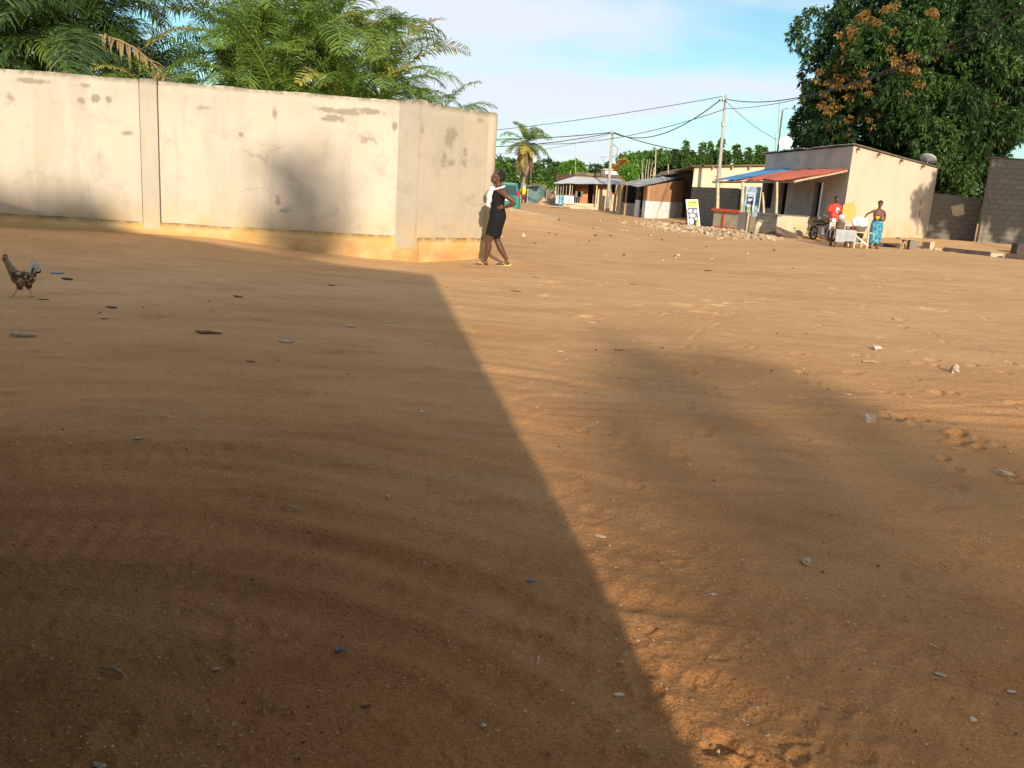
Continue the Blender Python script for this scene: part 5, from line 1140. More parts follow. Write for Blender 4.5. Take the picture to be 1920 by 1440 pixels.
def head(mb, c, f, u, s):
    """skull, jaw, nose, lips and ears in one mesh; f faces forward"""
    f, u, r = frame(f, u); c = np.array(c, float); M = np.stack([r, f, u], 1)
    mb.ball(c+u*.018*s, (.072*s, .092*s, .098*s), 18, M); mb.ball(c+f*.025*s-u*.05*s, (.056*s, .064*s, .066*s), 14, M); mb.ball(c+f*.062*s-u*.088*s, (.028*s, .022*s, .020*s), 10, M)
    mb.tube([c+f*.080*s+u*.012*s, c+f*.096*s-u*.022*s, c+f*.086*s-u*.034*s], [.010*s, .014*s, .013*s], 8); mb.ball(c+f*.094*s-u*.027*s, (.019*s, .015*s, .013*s), 10, M)
    mb.ball(c+f*.084*s-u*.056*s, (.026*s, .013*s, .009*s), 10, M); mb.ball(c+f*.082*s-u*.070*s, (.022*s, .013*s, .009*s), 10, M)
    for q in (-1, 1): mb.ball(c+r*.073*s*q-f*.005*s-u*.012*s, (.012*s, .02*s, .032*s), 8, M); mb.ball(c+r*.03*s*q+f*.074*s+u*.028*s, (.024*s, .012*s, .010*s), 8, M)
def eyes(c, f, u, s, root):
    f, u, r = frame(f, u); c = np.array(c)
    for q in (-1, 1):
        mb = MB(); mb.ball(c+r*.031*s*q+f*.079*s+u*.010*s, (.0105*s, .0105*s, .0065*s), 10); e = mb.build('eye', m_eye, root, smooth=True)
        mb = MB(); mb.ball(c+r*.031*s*q+f*.0855*s+u*.010*s, .0062*s, 8); mb.build('pupil', m_hair, e, smooth=True)
def hair(c, f, u, s, root, mat=None, grow=1.0, back=.02):
    f, u, r = frame(f, u); c = np.array(c, float); M = np.stack([r, f, u], 1); mb = MB(); rr = random.Random(1)
    mb.ball(c+u*.034*s-f*back*s, (.080*s*grow, .093*s*grow, .090*s*grow), 18, M); mb.ball(c+u*.0*s-f*.045*s, (.070*s, .056*s, .085*s), 14, M)
    for _ in range(46):
        d = np.array([rr.gauss(0, 1), rr.gauss(0, 1), abs(rr.gauss(0, 1))+.1]); d /= np.linalg.norm(d); p = c+u*.034*s-f*back*s+(r*d[0]*.078+f*d[1]*.09+u*d[2]*.088)*s*grow
        if np.dot(p-c, f) > .075*s: continue
        mb.ball(p, .017*s, 6)
    return mb.build('hair', mat or m_hair, root, smooth=True)
def hand(mb, w, d, palm_n, s=1., curl=.5):
    """w wrist, d direction of the fingers, palm_n palm normal"""
    d = np.array(d, float); d /= np.linalg.norm(d); n = np.array(palm_n, float); n = n-d*np.dot(n, d); n /= np.linalg.norm(n); t = np.cross(d, n); w = np.array(w, float)
    mb.loft([(w, t*.024*s, n*.018*s), (w+d*.035*s, t*.036*s, n*.016*s), (w+d*.08*s, t*.040*s, n*.013*s), (w+d*.092*s, t*.036*s, n*.010*s)], 10)
    for i, (o_, l) in enumerate(((-.030, .066), (-.010, .076), (.010, .070), (.029, .054))):
        b = w+d*.088*s+t*o_*s; m_ = b+(d*cos(curl*.5)+n*sin(curl*.5))*l*.5*s; e = m_+(d*cos(curl*1.4)+n*sin(curl*1.4))*l*.5*s
        mb.tube([b-d*.02*s, m_, e], [.0095*s, .0088*s, .0065*s], 6)
    b = w+d*.03*s-t*.034*s; mb.tube([b, b+(d*.7-t*.6+n*.2)*.03*s, b+(d*.95-t*.3+n*.45)*.062*s], [.012*s, .0105*s, .0075*s], 6)
def limb(mb, pts, rs, k=14):
    """smooth limb through the points"""
    P = smooth3(pts, 5); R_ = np.interp(np.linspace(0, len(pts)-1, len(P)), range(len(pts)), rs); mb.tube(P, list(R_), k)
def smooth3(P, m):
    P = np.array(P, float); Q = np.vstack([2*P[0]-P[1], P, 2*P[-1]-P[-2]]); o_ = []
    for i in range(len(P)-1):
        a, b, c, d = Q[i:i+4]
        for j in range(m): f = j/m; o_.append(.5*((2*b)+(-a+c)*f+(2*a-5*b+4*c-d)*f*f+(-a+3*b-3*c+d)*f**3))
    o_.append(P[-1]); return o_
def foot(mb, ankle, d, L=.24, s=1.):
    d = np.array([d[0], d[1], 0.]); d /= np.linalg.norm(d); t = np.array([-d[1], d[0], 0]); a = np.array(ankle, float); z = a[2]-.085*s; u = np.array([0, 0, 1.])
    def S(x, w, h, zz=0): return (np.array([a[0], a[1], z])+d*x*L+u*(h/2+zz), t*w, u*h/2)
    mb.loft([S(-.22, .018*s, .03*s), S(-.18, .03*s, .06*s), S(0, .034*s, .085*s), S(.25, .038*s, .06*s), S(.5, .045*s, .038*s), S(.68, .042*s, .026*s), S(.76, .03*s, .018*s)], 12)
    for i in range(5):
        b = np.array([a[0], a[1], z+.011*s])+d*L*(.68-.02*i)+t*(-.034+.017*i)*s; mb.tube([b, b+d*(.035-.003*i)*s], [.0095*s if i else .012*s, .006*s], 6)
def sandal(name, c, d, L, root, mat, tilt=0):
    d = np.array([d[0], d[1], 0.]); d /= np.linalg.norm(d); t = np.array([-d[1], d[0], 0]); u = np.array([0, 0, 1.]); c = np.array(c, float)
    o_ = [(-.30, .028), (-.2, .038), (.0, .036), (.25, .038), (.45, .046), (.62, .048), (.75, .036), (.80, .015)]; pts = [c+d*x*L+t*w+u*max(0, -x)*tilt for x, w in o_]+[c+d*x*L-t*w+u*max(0, -x)*tilt for x, w in o_[::-1]]
    mb = MB(); mb.poly(pts, .018, n=(0, 0, 1)); o = mb.build(name, mat, root)
    mb = MB()
    for q in (-1, 1): mb.tube([c+d*.12*L+t*.04*q+u*.02, c+d*.35*L+t*.03*q+u*.062, c+d*.6*L+u*.035], .007, 6)
    mb.build('strap', mat, o)
# ---- the woman in the black dress: body faces the wall (-X), head tipped back; built in metres around her own origin
w0 = gt(921, 498); S_ = 1.0
woman = empty('person', (w0[0]+.02, w0[1]+.05, float(T(w0[0], w0[1]))), 'woman in a black dress with white collar walking past the cream wall, hand on hip', 'person')
O = np.array(woman.location)
def W(x, z, y=0): return O+np.array([x, y, z])
mb = MB()
fz = [(-.10, -.05)]
# torso sections (x centre, z, half depth along x, half width along y)
X = np.array([1., 0, 0]); Yv = np.array([0, 1., 0])
def sec(x, z, a, b, y=0, tilt=0): return (W(x, z, y), np.array([a, 0, -a*tilt]), Yv*b)
body = MB()
body.loft([sec(.045, .80, .10, .13), sec(.052, .88, .125, .165), sec(.042, .98, .105, .15), sec(.032, 1.08, .092, .125), sec(.030, 1.18, .105, .135), sec(.030, 1.27, .115, .155), sec(.036, 1.345, .090, .170), sec(.038, 1.395, .06, .11), sec(.030, 1.425, .045, .055)], 20)
limb(body, [W(.034, 1.37), W(.022, 1.44), W(.018, 1.50)], [.062, .053, .052])
hc = W(.002, 1.565); hf = (-1, -.38, .36); hu = (.36, 0, 1); HS = 1.13
head(body, hc, hf, hu, HS)
# legs
limb(body, [W(.02, .84, -.07), W(-.03, .64, -.075), W(-.085, .48, -.07), W(-.098, .42, -.07), W(-.092, .30, -.06), W(-.125, .14, -.06), W(-.135, .085, -.06)], [.088, .080, .066, .058, .060, .038, .034])
foot(body, W(-.130, .087, -.06), (-1, -.12, 0), .235)
limb(body, [W(.07, .84, .075), W(.035, .64, .085), W(.045, .49, .09), W(.068, .43, .09), W(.135, .30, .09), W(.225, .155, .09), W(.255, .105, .09)], [.088, .080, .066, .058, .060, .038, .034])
foot(body, W(.255, .100, .09), (-.95, -.25, 0), .235)
# near arm: upper arm back, forearm forward to the hip
limb(body, [W(.055, 1.335, -.150), W(.11, 1.305, -.195), W(.215, 1.235, -.235), W(.335, 1.165, -.25)], [.056, .056, .049, .041])
limb(body, [W(.335, 1.165, -.25), W(.305, 1.125, -.245), W(.21, 1.08, -.220), W(.15, 1.06, -.205)], [.040, .044, .034, .026])
hand(body, W(.155, 1.06, -.20), (-1, .1, -.25), (.1, 1, .1), .92, .5)
limb(body, [W(.02, 1.335, .155), W(.0, 1.28, .19), W(-.06, 1.17, .22), W(-.02, 1.08, .20)], [.048, .046, .040, .034]); limb(body, [W(-.02, 1.08, .20), W(-.06, 1.02, .17), W(-.085, .98, .12)], [.036, .03, .024]); hand(body, W(-.085, .98, .12), (-.3, -.7, -.5), (1, 0, 0), .92, .6)
body.build('body', skin_d, woman, smooth=True, remesh=.0065)
hair(hc, hf, hu, HS, woman, grow=1.0); eyes(hc, hf, hu, HS, woman)
dr = MB()
dr.loft([sec(-.014, .525, .138, .160), sec(-.014, .54, .150, .172), sec(-.002, .66, .147, .176), sec(.022, .76, .150, .182), sec(.045, .86, .155, .188), sec(.052, .92, .148, .182), sec(.040, 1.0, .130, .165), sec(.030, 1.09, .114, .146), sec(.028, 1.17, .127, .156), sec(.026, 1.24, .142, .168), sec(.030, 1.30, .130, .170), sec(.036, 1.355, .098, .156), sec(.038, 1.385, .080, .125)], 28)
d_ = dr.build('dress', m_black, woman, smooth=True); sm = d_.modifiers.new('s', 'SUBSURF'); sm.levels = 1; sm.render_levels = 1
mb = MB(); pts = [W(.030+.098*cos(t), 1.382+.036*cos(t)-.012*abs(sin(t)), .128*sin(t)) for t in np.linspace(0, 2*pi, 25)]; mb.tube(pts, .021, 8, False); mb.build('collar', m_cloth, woman, smooth=True)
# white cloth hanging at her front
fl = MB(); secs = []
for j in range(15):
    t = j/14; x = -.045-.085*sin(pi*min(1, t*1.1+.08)*.62); a_ = .020+.034*sin(pi*min(1, t*.9+.1)); secs.append((W(x-.01*sin(t*17), 1.405-.375*t, -.055), np.array([a_, 0, -a_*.25]), np.array([.012*sin(t*9), .055+.03*t, 0])))
fl.loft(secs, 16); V = fl.v; fl.v = [(p[0]+.011*sin(p[1]*150+p[2]*25), p[1], p[2]+.012*sin(p[1]*110)*(p[2] < secs[-2][0][2])) for p in V]
fl.build('shawl', m_cloth, woman, smooth=True)
f_, u_, r_ = frame(hf, hu); mb = MB(); mb.ball(np.array(hc)+r_*-.086-u_*.055 if (r_@np.array([0, -1, 0])) < 0 else np.array(hc)+r_*.086-u_*.055, (.006, .012, .02), 8); mb.build('earring', m_redpl, woman, smooth=True)
sandal('sandal', W(-.130, -.012, -.06), (-1, -.12, 0), .25, woman, m_sandal); sandal('sandal', W(.262, -.008, .09), (-.95, -.25, 0), .25, woman, m_sandal, .10)

# ---- standing man in a red shirt
def stander(root, H, sk, arms, legs=((-.08, 0), (.08, 0)), lean=0, torso=1., hd=(0, -1, 0), hcut=1.0, face=True):
    s = H/1.72; O = np.array(root.location); P = lambda x, z, y=0: O+np.array([x*s, y*s, z*s]); b = MB()
    se = lambda x, z, a, d, y=0: (P(x, z, y), X*a*s*torso, Yv*d*s*torso)
    b.loft([se(0, .84, .13, .095), se(0, .92, .16, .11), se(0, 1.05, .135, .10), se(0, 1.2, .155, .115), se(0, 1.33, .175, .11), se(0, 1.40, .15, .085), se(0, 1.44, .06, .055)], 18)
    limb(b, [P(0, 1.40), P(0, 1.47), P(0, 1.52)], [.06*s, .052*s, .05*s]); hc_ = P(0, 1.605, -.02); head(b, hc_, hd, (0, 0, 1), s*1.02)
    for (x, y) in legs:
        limb(b, [P(x, .86), P(x*1.15, .68, y*.3), P(x*1.25, .48, y*.7), P(x*1.25, .30, y*.9+.02), P(x*1.3, .09, y)], [.088*s, .078*s, .056*s, .054*s, .034*s]); foot(b, P(x*1.3, .087, y), (x*.5, -1, 0), .24*s, s)
    for pts, hd_, pn in arms:
        Q = [P(*p) for p in pts]; limb(b, Q[:3], [.052*s, .045*s, .037*s]); limb(b, Q[2:], [.038*s, .036*s, .025*s]); hand(b, Q[-1], hd_, pn, s*.95, .5)
    b.build('body', sk, root, smooth=True, remesh=.009); hair(hc_, hd, (0, 0, 1), s*1.02, root, grow=hcut)
    if face: eyes(hc_, hd, (0, 0, 1), s*1.02, root)
    return s, P, se
mp_ = gt(1557, 452); man = empty('person', tuple(mp_), 'man in a red printed t-shirt and beige trousers standing beside the motorcycle', 'person')
s, P, se = stander(man, 1.68, skin_d, [([(-.17, 1.36), (-.215, 1.25), (-.225, 1.08), (-.22, .97), (-.215, .84, -.03)], (0, -.1, -1), (1, 0, 0)), ([(.17, 1.36), (.205, 1.25), (.215, 1.08), (.22, .97), (.21, .84, -.03)], (0, -.1, -1), (-1, 0, 0))], legs=((-.085, 0), (.08, .06)))
m_shirt = pm('red_shirt', (.66, .05, .035), (.58, .045, .03), 5, .8, .3, .008); m_trous = pm('beige_trousers', (.40, .33, .25), (.34, .28, .21), 5, .85, .3, .008)
b = MB(); b.loft([se(0, .80, .19, .14), se(0, .92, .185, .135), se(0, 1.05, .165, .125), se(0, 1.2, .178, .135), se(0, 1.33, .192, .128), se(0, 1.41, .165, .10), se(0, 1.455, .085, .075)], 20)
for q in (-1, 1): b.tube([P(q*.155, 1.385), P(q*.20, 1.30), P(q*.235, 1.13)], [.075*s, .074*s, .078*s], 12)
b.build('t_shirt', m_shirt, man, smooth=True, remesh=.012)
b = MB(); b.ball(P(.055, 1.20, -.148), (.062, .014, .10), 12); b.ball(P(.035, 1.285, -.138), (.055, .012, .022), 10); b.build('shirt_print', m_cloth, man, smooth=True)
for x, y in ((-.085, 0), (.08, .06)):
    b = MB(); b.tube([P(x*.75, .90), P(x*1.1, .68, y*.3), P(x*1.25, .48, y*.7), P(x*1.3, .13, y)], [.10*s, .095*s, .08*s, .068*s], 14); b.build('trouser_leg', m_trous, man, smooth=True)
# ---- the vendor with the blue wrap
vp = gt(1637, 466); vend = empty('person', tuple(vp), 'woman vendor in a blue patterned wrap leaning over the white bundle with a yellow scoop', 'person')
m_wrap_, t, b_ = newmat('blue_wrap'); vo = N(t, 'ShaderNodeTexVoronoi', feature='DISTANCE_TO_EDGE'); tcn = N(t, 'ShaderNodeTexCoord'); t.links.new(tcn.outputs['Object'], vo.inputs['Vector']); vo.inputs['Scale'].default_value = 7
mr = N(t, 'ShaderNodeMapRange'); mr.inputs[1].default_value = .05; mr.inputs[2].default_value = .12; t.links.new(vo.outputs['Distance'], mr.inputs[0])
c1 = mixrgb(t, mr.outputs[0], (.22, .38, .42), (.010, .10, .26)); c1 = mixrgb(t, noise_fac(t, 9, 3, .5, .45, .55), c1, (.015, .19, .28)); t.links.new(c1, b_.inputs['Base Color']); b_.inputs['Roughness'].default_value = .8
s, P, se = stander(vend, 1.6, skin_m, [([(-.17, 1.36), (-.25, 1.32, -.02), (-.40, 1.25, -.08), (-.46, 1.22, -.12), (-.55, 1.12, -.2)], (-.7, -.2, -.6), (0, 0, -1)), ([(.17, 1.36), (.235, 1.25), (.25, 1.1, .02), (.19, 1.03, -.08), (.03, 1.07, -.2)], (-1, -.3, .1), (0, .3, 1))], torso=1.12, hd=(-.55, -.8, -.35), hcut=1.02, legs=((-.085, .03), (.085, 0)))
b = MB(); b.loft([se(-.02, .19, .20, .15), se(0, .22, .205, .155), se(0, .5, .205, .16), se(.01, .8, .20, .155), se(0, .93, .185, .135), se(0, 1.02, .152, .12)], 24); o = b.build('wrap', m_wrap_, vend, smooth=True)
b = MB(); b.loft([se(0, 1.14, .152, .126), se(0, 1.2, .162, .14), se(0, 1.27, .165, .132), se(0, 1.32, .16, .115)], 20); b.build('top', pm('purple_top', (.16, .06, .075), (.2, .08, .09), 8, .8, .2), vend, smooth=True)
sc_ = P(-.13, 1.10, -.26); o = MB(); o.lathe(sc_-np.array([0, 0, .04]), [(0, 0), (.05, 0), (.085, .09), (.09, .1), (.08, .1), (.045, .015), (0, .015)], 16); tag(o.build('yellow_bowl', pm('yellow_plastic', (.75, .55, .03), (.7, .5, .03), 5, .35, 0), None, smooth=True), 'yellow plastic bowl held by the vendor in the blue wrap', 'bowl')
# ---- far walker in yellow
fp = gt(981, 381); far = empty('person', (fp[0], fp[1], fp[2]), 'distant person in a yellow top with white head cover beside the green car', 'person')
s, P, se = stander(far, 1.6, skin_d, [([(-.17, 1.36), (-.2, 1.25), (-.21, 1.08), (-.2, .97), (-.15, .9, -.1)], (0, -.1, -1), (1, 0, 0)), ([(.17, 1.36), (.2, 1.25), (.21, 1.08), (.2, .97), (.15, .9, -.1)], (0, -.1, -1), (-1, 0, 0))], face=False)
b = MB(); b.loft([se(0, .78, .2, .15), se(0, 1.05, .18, .14), se(0, 1.33, .20, .135), se(0, 1.44, .09, .08)], 18); b.build('top', pm('yellow_fabric', (.72, .55, .02), (.7, .5, .02), 5, .8, 0), far, smooth=True)
b = MB(); b.loft([se(0, .35, .17, .14), se(0, .8, .19, .145)], 18); b.build('skirt', pm('dark_skirt', (.12, .04, .05), (.1, .03, .04), 5, .8, 0), far, smooth=True)
b = MB(); b.ball(P(0, 1.66), (.11, .12, .10), 12); b.loft([se(-.02, 1.32, .16, .12), se(0, 1.45, .14, .11), se(0, 1.62, .09, .09)], 14); b.build('head_cover', m_cloth, far, smooth=True)

# ------------------------------------------------------------------ rooster
rp = gt(43, 557); roo = empty('rooster', tuple(rp), 'speckled brown and white rooster with black and white tail walking left', 'rooster')
m_fth, t, b_ = newmat('speckled_feathers'); vo = N(t, 'ShaderNodeTexVoronoi'); tcn = N(t, 'ShaderNodeTexCoord'); t.links.new(tcn.outputs['Object'], vo.inputs['Vector']); vo.inputs['Scale'].default_value = 42
cr = N(t, 'ShaderNodeValToRGB'); cr.color_ramp.interpolation = 'CONSTANT'; sc2 = N(t, 'ShaderNodeSeparateColor'); t.links.new(vo.outputs['Color'], sc2.inputs[0]); t.links.new(sc2.outputs[0], cr.inputs[0])
E_ = cr.color_ramp.elements; E_[0].color = (.11, .06, .03, 1); E_[1].position = .42; E_[1].color = (.50, .42, .32, 1); e = E_.new(.66); e.color = (.33, .15, .07, 1); e = E_.new(.82); e.color = (.03, .025, .02, 1)
t.links.new(cr.outputs[0], b_.inputs['Base Color']); b_.inputs['Roughness'].default_value = .7
m_neck = pm('hackle_feathers', (.26, .20, .10), (.15, .13, .07), 30, .7, .4, .005); m_comb = pm('comb_red', (.42, .05, .03), (.34, .04, .03), 20, .5, .1); m_leg = pm('scaly_leg', (.52, .42, .28), (.44, .34, .22), 30, .6, .2, .002); m_wf = pm('white_feather', (.66, .62, .56), (.58, .54, .48), 20, .7, .1); m_bf = pm('black_feather', (.02, .025, .03), (.015, .02, .02), 20, .4, .1)
RO = np.array(roo.location); q = lambda x, z, y=0: RO+np.array([x, y, z])*1.0
b = MB()   # x to the right (tail), -x head
b.loft([(q(-.115, .225), (.0, 0, .02), (0, .02, 0)), (q(-.09, .215), (.01, 0, .055), (0, .048, 0)), (q(-.04, .195), (0, 0, .078), (0, .068, 0)), (q(.02, .19), (-.005, 0, .082), (0, .072, 0)), (q(.08, .195), (-.01, 0, .068), (0, .058, 0)), (q(.125, .215), (-.01, 0, .04), (0, .035, 0)), (q(.15, .23), (0, 0, .015), (0, .015, 0))], 16)
b.ball(q(-.005, .13, -.03), (.04, .028, .055), 10); b.ball(q(.05, .125, .03), (.035, .028, .05), 10); b.build('body', m_fth, roo, smooth=True)
b = MB(); b.tube(smooth3([q(-.07, .23), q(-.105, .285), q(-.135, .34), q(-.15, .375)], 4), list(np.interp(np.linspace(0, 1, 13), [0, .5, 1], [.052, .034, .022])), 12); b.ball(q(-.155, .388), (.028, .022, .024), 12); b.build('neck', m_neck, roo, smooth=True)
b = MB(); b.poly([q(-.18, .405, -.003), q(-.178, .432, -.003), q(-.168, .42, -.003), q(-.158, .44, -.003), q(-.148, .422, -.003), q(-.138, .435, -.003), q(-.132, .41, -.003), q(-.15, .40, -.003)], .006, n=(0, 1, 0)); b.ball(q(-.172, .362), (.010, .008, .02), 8); b.ball(q(-.165, .385, -.02), (.014, .004, .012), 8); b.build('comb', m_comb, roo)
b = MB(); b.tube([q(-.178, .39), q(-.205, .382)], [.009, .002], 6); b.build('beak', m_leg, roo)
for (hip, kn, an, toe) in (((-.02, .11, -.03), (-.035, .085, -.03), (-.085, .012, -.03), -1), ((.055, .11, .03), (.06, .075, .03), (.085, .012, .03), -1)):
    b = MB(); b.tube([q(hip[0], hip[1], hip[2]), q(kn[0], kn[1], kn[2]), q(an[0], an[1], an[2])], [.014, .008, .006], 8)
    for a in (-.5, 0, .5): b.tube([q(an[0], .01, an[2]), q(an[0]-.045*cos(a), .004, an[2]+.045*sin(a))], [.005, .003], 5)
    b.tube([q(an[0], .01, an[2]), q(an[0]+.02, .006, an[2])], [.005, .003], 5); b.build('leg', m_leg, roo)
rr = random.Random(2)
def feather(name, pts, w, mat, y=0):
    P_ = smooth3([q(x, z, y) for x, z in pts], 5); n = len(P_); L_ = []; R2 = []
    for i, p_ in enumerate(P_):
        d = P_[min(i+1, n-1)]-P_[max(i-1, 0)]; d /= np.linalg.norm(d); nn = np.array([-d[2], 0, d[0]]); ww = w*sin(pi*min(1, (i+.6)/(n)))**.6; L_.append(p_+nn*ww); R2.append(p_-nn*ww)
    b = MB(); b.poly(L_+R2[::-1], .004, n=(0, 1, 0)); return b.build(name, mat, roo)
feather('tail_feather', [(.11, .225), (.10, .30), (.125, .375), (.16, .405)], .018, m_wf, -.01); feather('tail_feather', [(.12, .225), (.125, .29), (.155, .345), (.19, .36)], .020, m_wf, .0)
feather('tail_feather', [(.125, .225), (.145, .28), (.175, .32), (.205, .315)], .018, m_wf, .008); feather('tail_feather', [(.115, .225), (.12, .27), (.135, .305), (.155, .31)], .008, m_bf, -.018); feather('tail_feather', [(.14, .235), (.165, .265), (.195, .27), (.21, .30)], .010, m_bf, -.014)
for k in range(60):
    x = rr.uniform(-.09, .13); sg = rr.choice((-1, 1)); z = .175+rr.uniform(-.02, .085); w_ = .075*sqrt(max(0, 1-((x-.01)/.14)**2)); y = -abs(w_*sqrt(max(.02, 1-((z-.195)/.085)**2)))*1.02
    if k == 0: FB_ = MB()
    FB_.poly([q(x, z, y-.002), q(x+.02, z+.008, y-.006), q(x+.038, z-.004, y-.004), q(x+.02, z-.010, y-.006)], .002, n=(0, -1, 0))
FB_.build('wing_feathers', m_fth, roo)

# ------------------------------------------------------------------ green car beyond the mound, rear view
YC2 = 43.5; cc = at(944, 392, YC2); cz0 = float(T(cc[0], YC2)); car = empty('parked_car', (cc[0], YC2, cz0), 'green hatchback seen from behind beyond the sand mound, partly hidden by the woman', 'car')
m_paint, t, b_ = newmat('green_car_paint'); b_.inputs['Base Color'].default_value = (.01, .17, .13, 1); b_.inputs['Roughness'].default_value = .3; b_.inputs['Coat Weight'].default_value = .6
m_glass, t, b_ = newmat('car_glass'); b_.inputs['Base Color'].default_value = (.03, .05, .055, 1); b_.inputs['Roughness'].default_value = .08
m_tail, t, b_ = newmat('tail_lamp_red'); b_.inputs['Base Color'].default_value = (.5, .02, .02, 1); b_.inputs['Roughness'].default_value = .25
m_tyre = pm('tyre_rubber', (.03, .03, .03), (.05, .045, .04), 9, .9, .2)
def cq(x, y, z): return np.array([cc[0]+x, YC2+y, cz0+z])
b = MB(); 
def csec(y, w, zb, zt, hw=None): hw = hw or w; return [cq(-w, y, zb), cq(w, y, zb), cq(w*1.02, y, zb+.3), cq(w, y, zt-.05), cq(hw*.92, y, zt), cq(-hw*.92, y, zt), cq(-w, y, zt-.05), cq(-w*1.02, y, zb+.3)]
rings = [csec(-.02, .72, .38, .88), csec(.06, .80, .30, .93), csec(.5, .83, .28, .95), csec(2.9, .83, .28, .97), csec(3.6, .80, .30, .85), csec(3.9, .7, .36, .68)]
V = [p for r_ in rings for p in r_]; F = [(i*8+j, i*8+(j+1) % 8, (i+1)*8+(j+1) % 8, (i+1)*8+j) for i in range(5) for j in range(8)]+[tuple(range(7, -1, -1)), tuple(40+j for j in range(8))]
b.add(V, F)
cab_ = [[cq(-.76, .05, .92), cq(.76, .05, .92), cq(.60, .35, 1.50), cq(-.60, .35, 1.50)], [cq(-.79, 1.2, .94), cq(.79, 1.2, .94), cq(.62, 1.2, 1.56), cq(-.62, 1.2, 1.56)], [cq(-.78, 2.9, .95), cq(.78, 2.9, .95), cq(.58, 2.1, 1.52), cq(-.58, 2.1, 1.52)]]
V = [p for r_ in cab_ for p in r_]; F = [(i*4+j, i*4+(j+1) % 4, (i+1)*4+(j+1) % 4, (i+1)*4+j) for i in range(2) for j in range(4)]+[(3, 2, 1, 0), (8, 9, 10, 11)]
b.add(V, F); b.build('body', m_paint, car, smooth=False, bevel=.05)
nr = np.array([0, -.9, .42]); b = MB(); b.poly([cq(-.64, .075, .98), cq(.64, .075, .98), cq(.545, .30, 1.42), cq(-.545, .30, 1.42)], .025, n=nr); b.build('rear_window', m_glass, car, bevel=.01)
for q_ in (-1, 1):
    b = MB(); b.poly([cq(q_*.80, .35, .99), cq(q_*.80, 2.4, .99), cq(q_*.63, 2.0, 1.45), cq(q_*.63, .6, 1.45)], .02, n=(q_, 0, .3)); b.build('side_window', m_glass, car)
    b = MB(); b.poly([cq(q_*.68, -.01, .88), cq(q_*.80, .04, .88), cq(q_*.72, .12, 1.16), cq(q_*.63, .08, 1.14)], .03, n=(0, -1, .1)); b.build('tail_light', m_tail, car)
    for y in (.65, 3.1):
        wh = MB(); c_ = cq(q_*.74, y, .29); prof = [(0.18, -.09), (.27, -.09), (.30, -.05), (.30, .05), (.27, .09), (.18, .09)]; k = 20
        V = [(c_[0]+z, c_[1]+r*cos(2*pi*j/k), c_[2]+r*sin(2*pi*j/k)) for r, z in prof for j in range(k)]; F = [(i*k+j, i*k+(j+1) % k, (i+1)*k+(j+1) % k, (i+1)*k+j) for i in range(5) for j in range(k)]
        wh.add(V, F); w_ = wh.build('wheel', m_tyre, car, smooth=True); wh = MB(); wh.tube([c_-[.07, 0, 0], c_+[.07, 0, 0]], .185, 16); wh.build('rim', m_metal, w_)
b = MB(); b.box(cq(0, -.05, .42), (1.5, .16, .20)); b.build('bumper', m_paint, car, bevel=.04); b = MB(); b.box(cq(.05, -.045, .74), (.46, .02, .12)); b.build('number_plate', m_white, car)
b = MB(); b.box(cq(.0, -.04, .86), (.30, .02, .03)); b.build('trim_strip', m_metal, car); b = MB(); b.tube([cq(-.3, .02, 1.02), cq(.2, .12, 1.2)], .012, 5); b.build('wiper', m_tyre, car)

# ------------------------------------------------------------------ motorcycle seen from the front quarter
mp2 = gt(1541, 452); ma = empty('motorcycle', tuple(mp2), 'small motorcycle with red headlamp cowl parked in front of the low wall', 'motorcycle')
MO = np.array(ma.location); fwd = np.array([.28, -.96, 0]); sdv = np.array([.96, .28, 0])
def mq(a, b_, z): return MO+fwd*a+sdv*b_+np.array([0, 0, z])
def wheel(c, r):
    V = []; F = []; k = 24; m_ = 8
    for i in range(k):
        t = 2*pi*i/k; rad = fwd*cos(t)+np.array([0, 0, sin(t)])
        for j in range(m_): p = 2*pi*j/m_; V.append(c+rad*(r+.035*cos(p))+sdv*.04*sin(p))
    F = [(i*m_+j, i*m_+(j+1) % m_, ((i+1) % k)*m_+(j+1) % m_, ((i+1) % k)*m_+j) for i in range(k) for j in range(m_)]
    b = MB(); b.add(V, F); w_ = b.build('wheel', m_tyre, ma, smooth=True); b = MB()
    for i in range(10): t = 2*pi*i/10; b.tube([c, c+(fwd*cos(t)+np.array([0, 0, sin(t)]))*r*.93], .006, 4)
    b.tube([c-sdv*.05, c+sdv*.05], .045, 10); b.build('spokes', m_metal, w_)
wheel(mq(.58, 0, .27), .235); wheel(mq(-.58, 0, .27), .235)
b = MB(); b.tube([mq(.58, .07, .27), mq(.40, .07, .85)], .02, 8); b.tube([mq(.58, -.07, .27), mq(.40, -.07, .85)], .02, 8); b.build('fork', m_metal, ma)
b = MB(); b.tube(smooth3([mq(.82, 0, .38), mq(.66, 0, .56), mq(.45, 0, .50)], 4), .06, 8); b.build('mudguard', m_palepost, ma, smooth=True)
b = MB(); b.tube([mq(.4, 0, .8), mq(.05, 0, .62), mq(-.5, 0, .58)], .035, 8); b.tube([mq(.36, 0, .72), mq(.1, 0, .3), mq(-.2, 0, .28), mq(-.58, 0, .27)], .025, 8); b.build('chassis', m_darkwood, ma)
b = MB(); b.box(mq(0, 0, .38), (.26, .32, .28), rz=atan2(fwd[1], fwd[0])); b.tube([mq(.02, .14, .3), mq(-.5, .16, .28)], .035, 8); b.build('engine', m_metal, ma, bevel=.03)
b = MB(); b.ball(mq(.14, 0, .74), (.16, .17, .10), 12); b.build('fuel_tank', m_darkwood, ma, smooth=True); b = MB(); b.box(mq(-.30, 0, .72), (.62, .22, .08), rz=atan2(fwd[1], fwd[0])); b.build('seat', m_tyre, ma, bevel=.03)
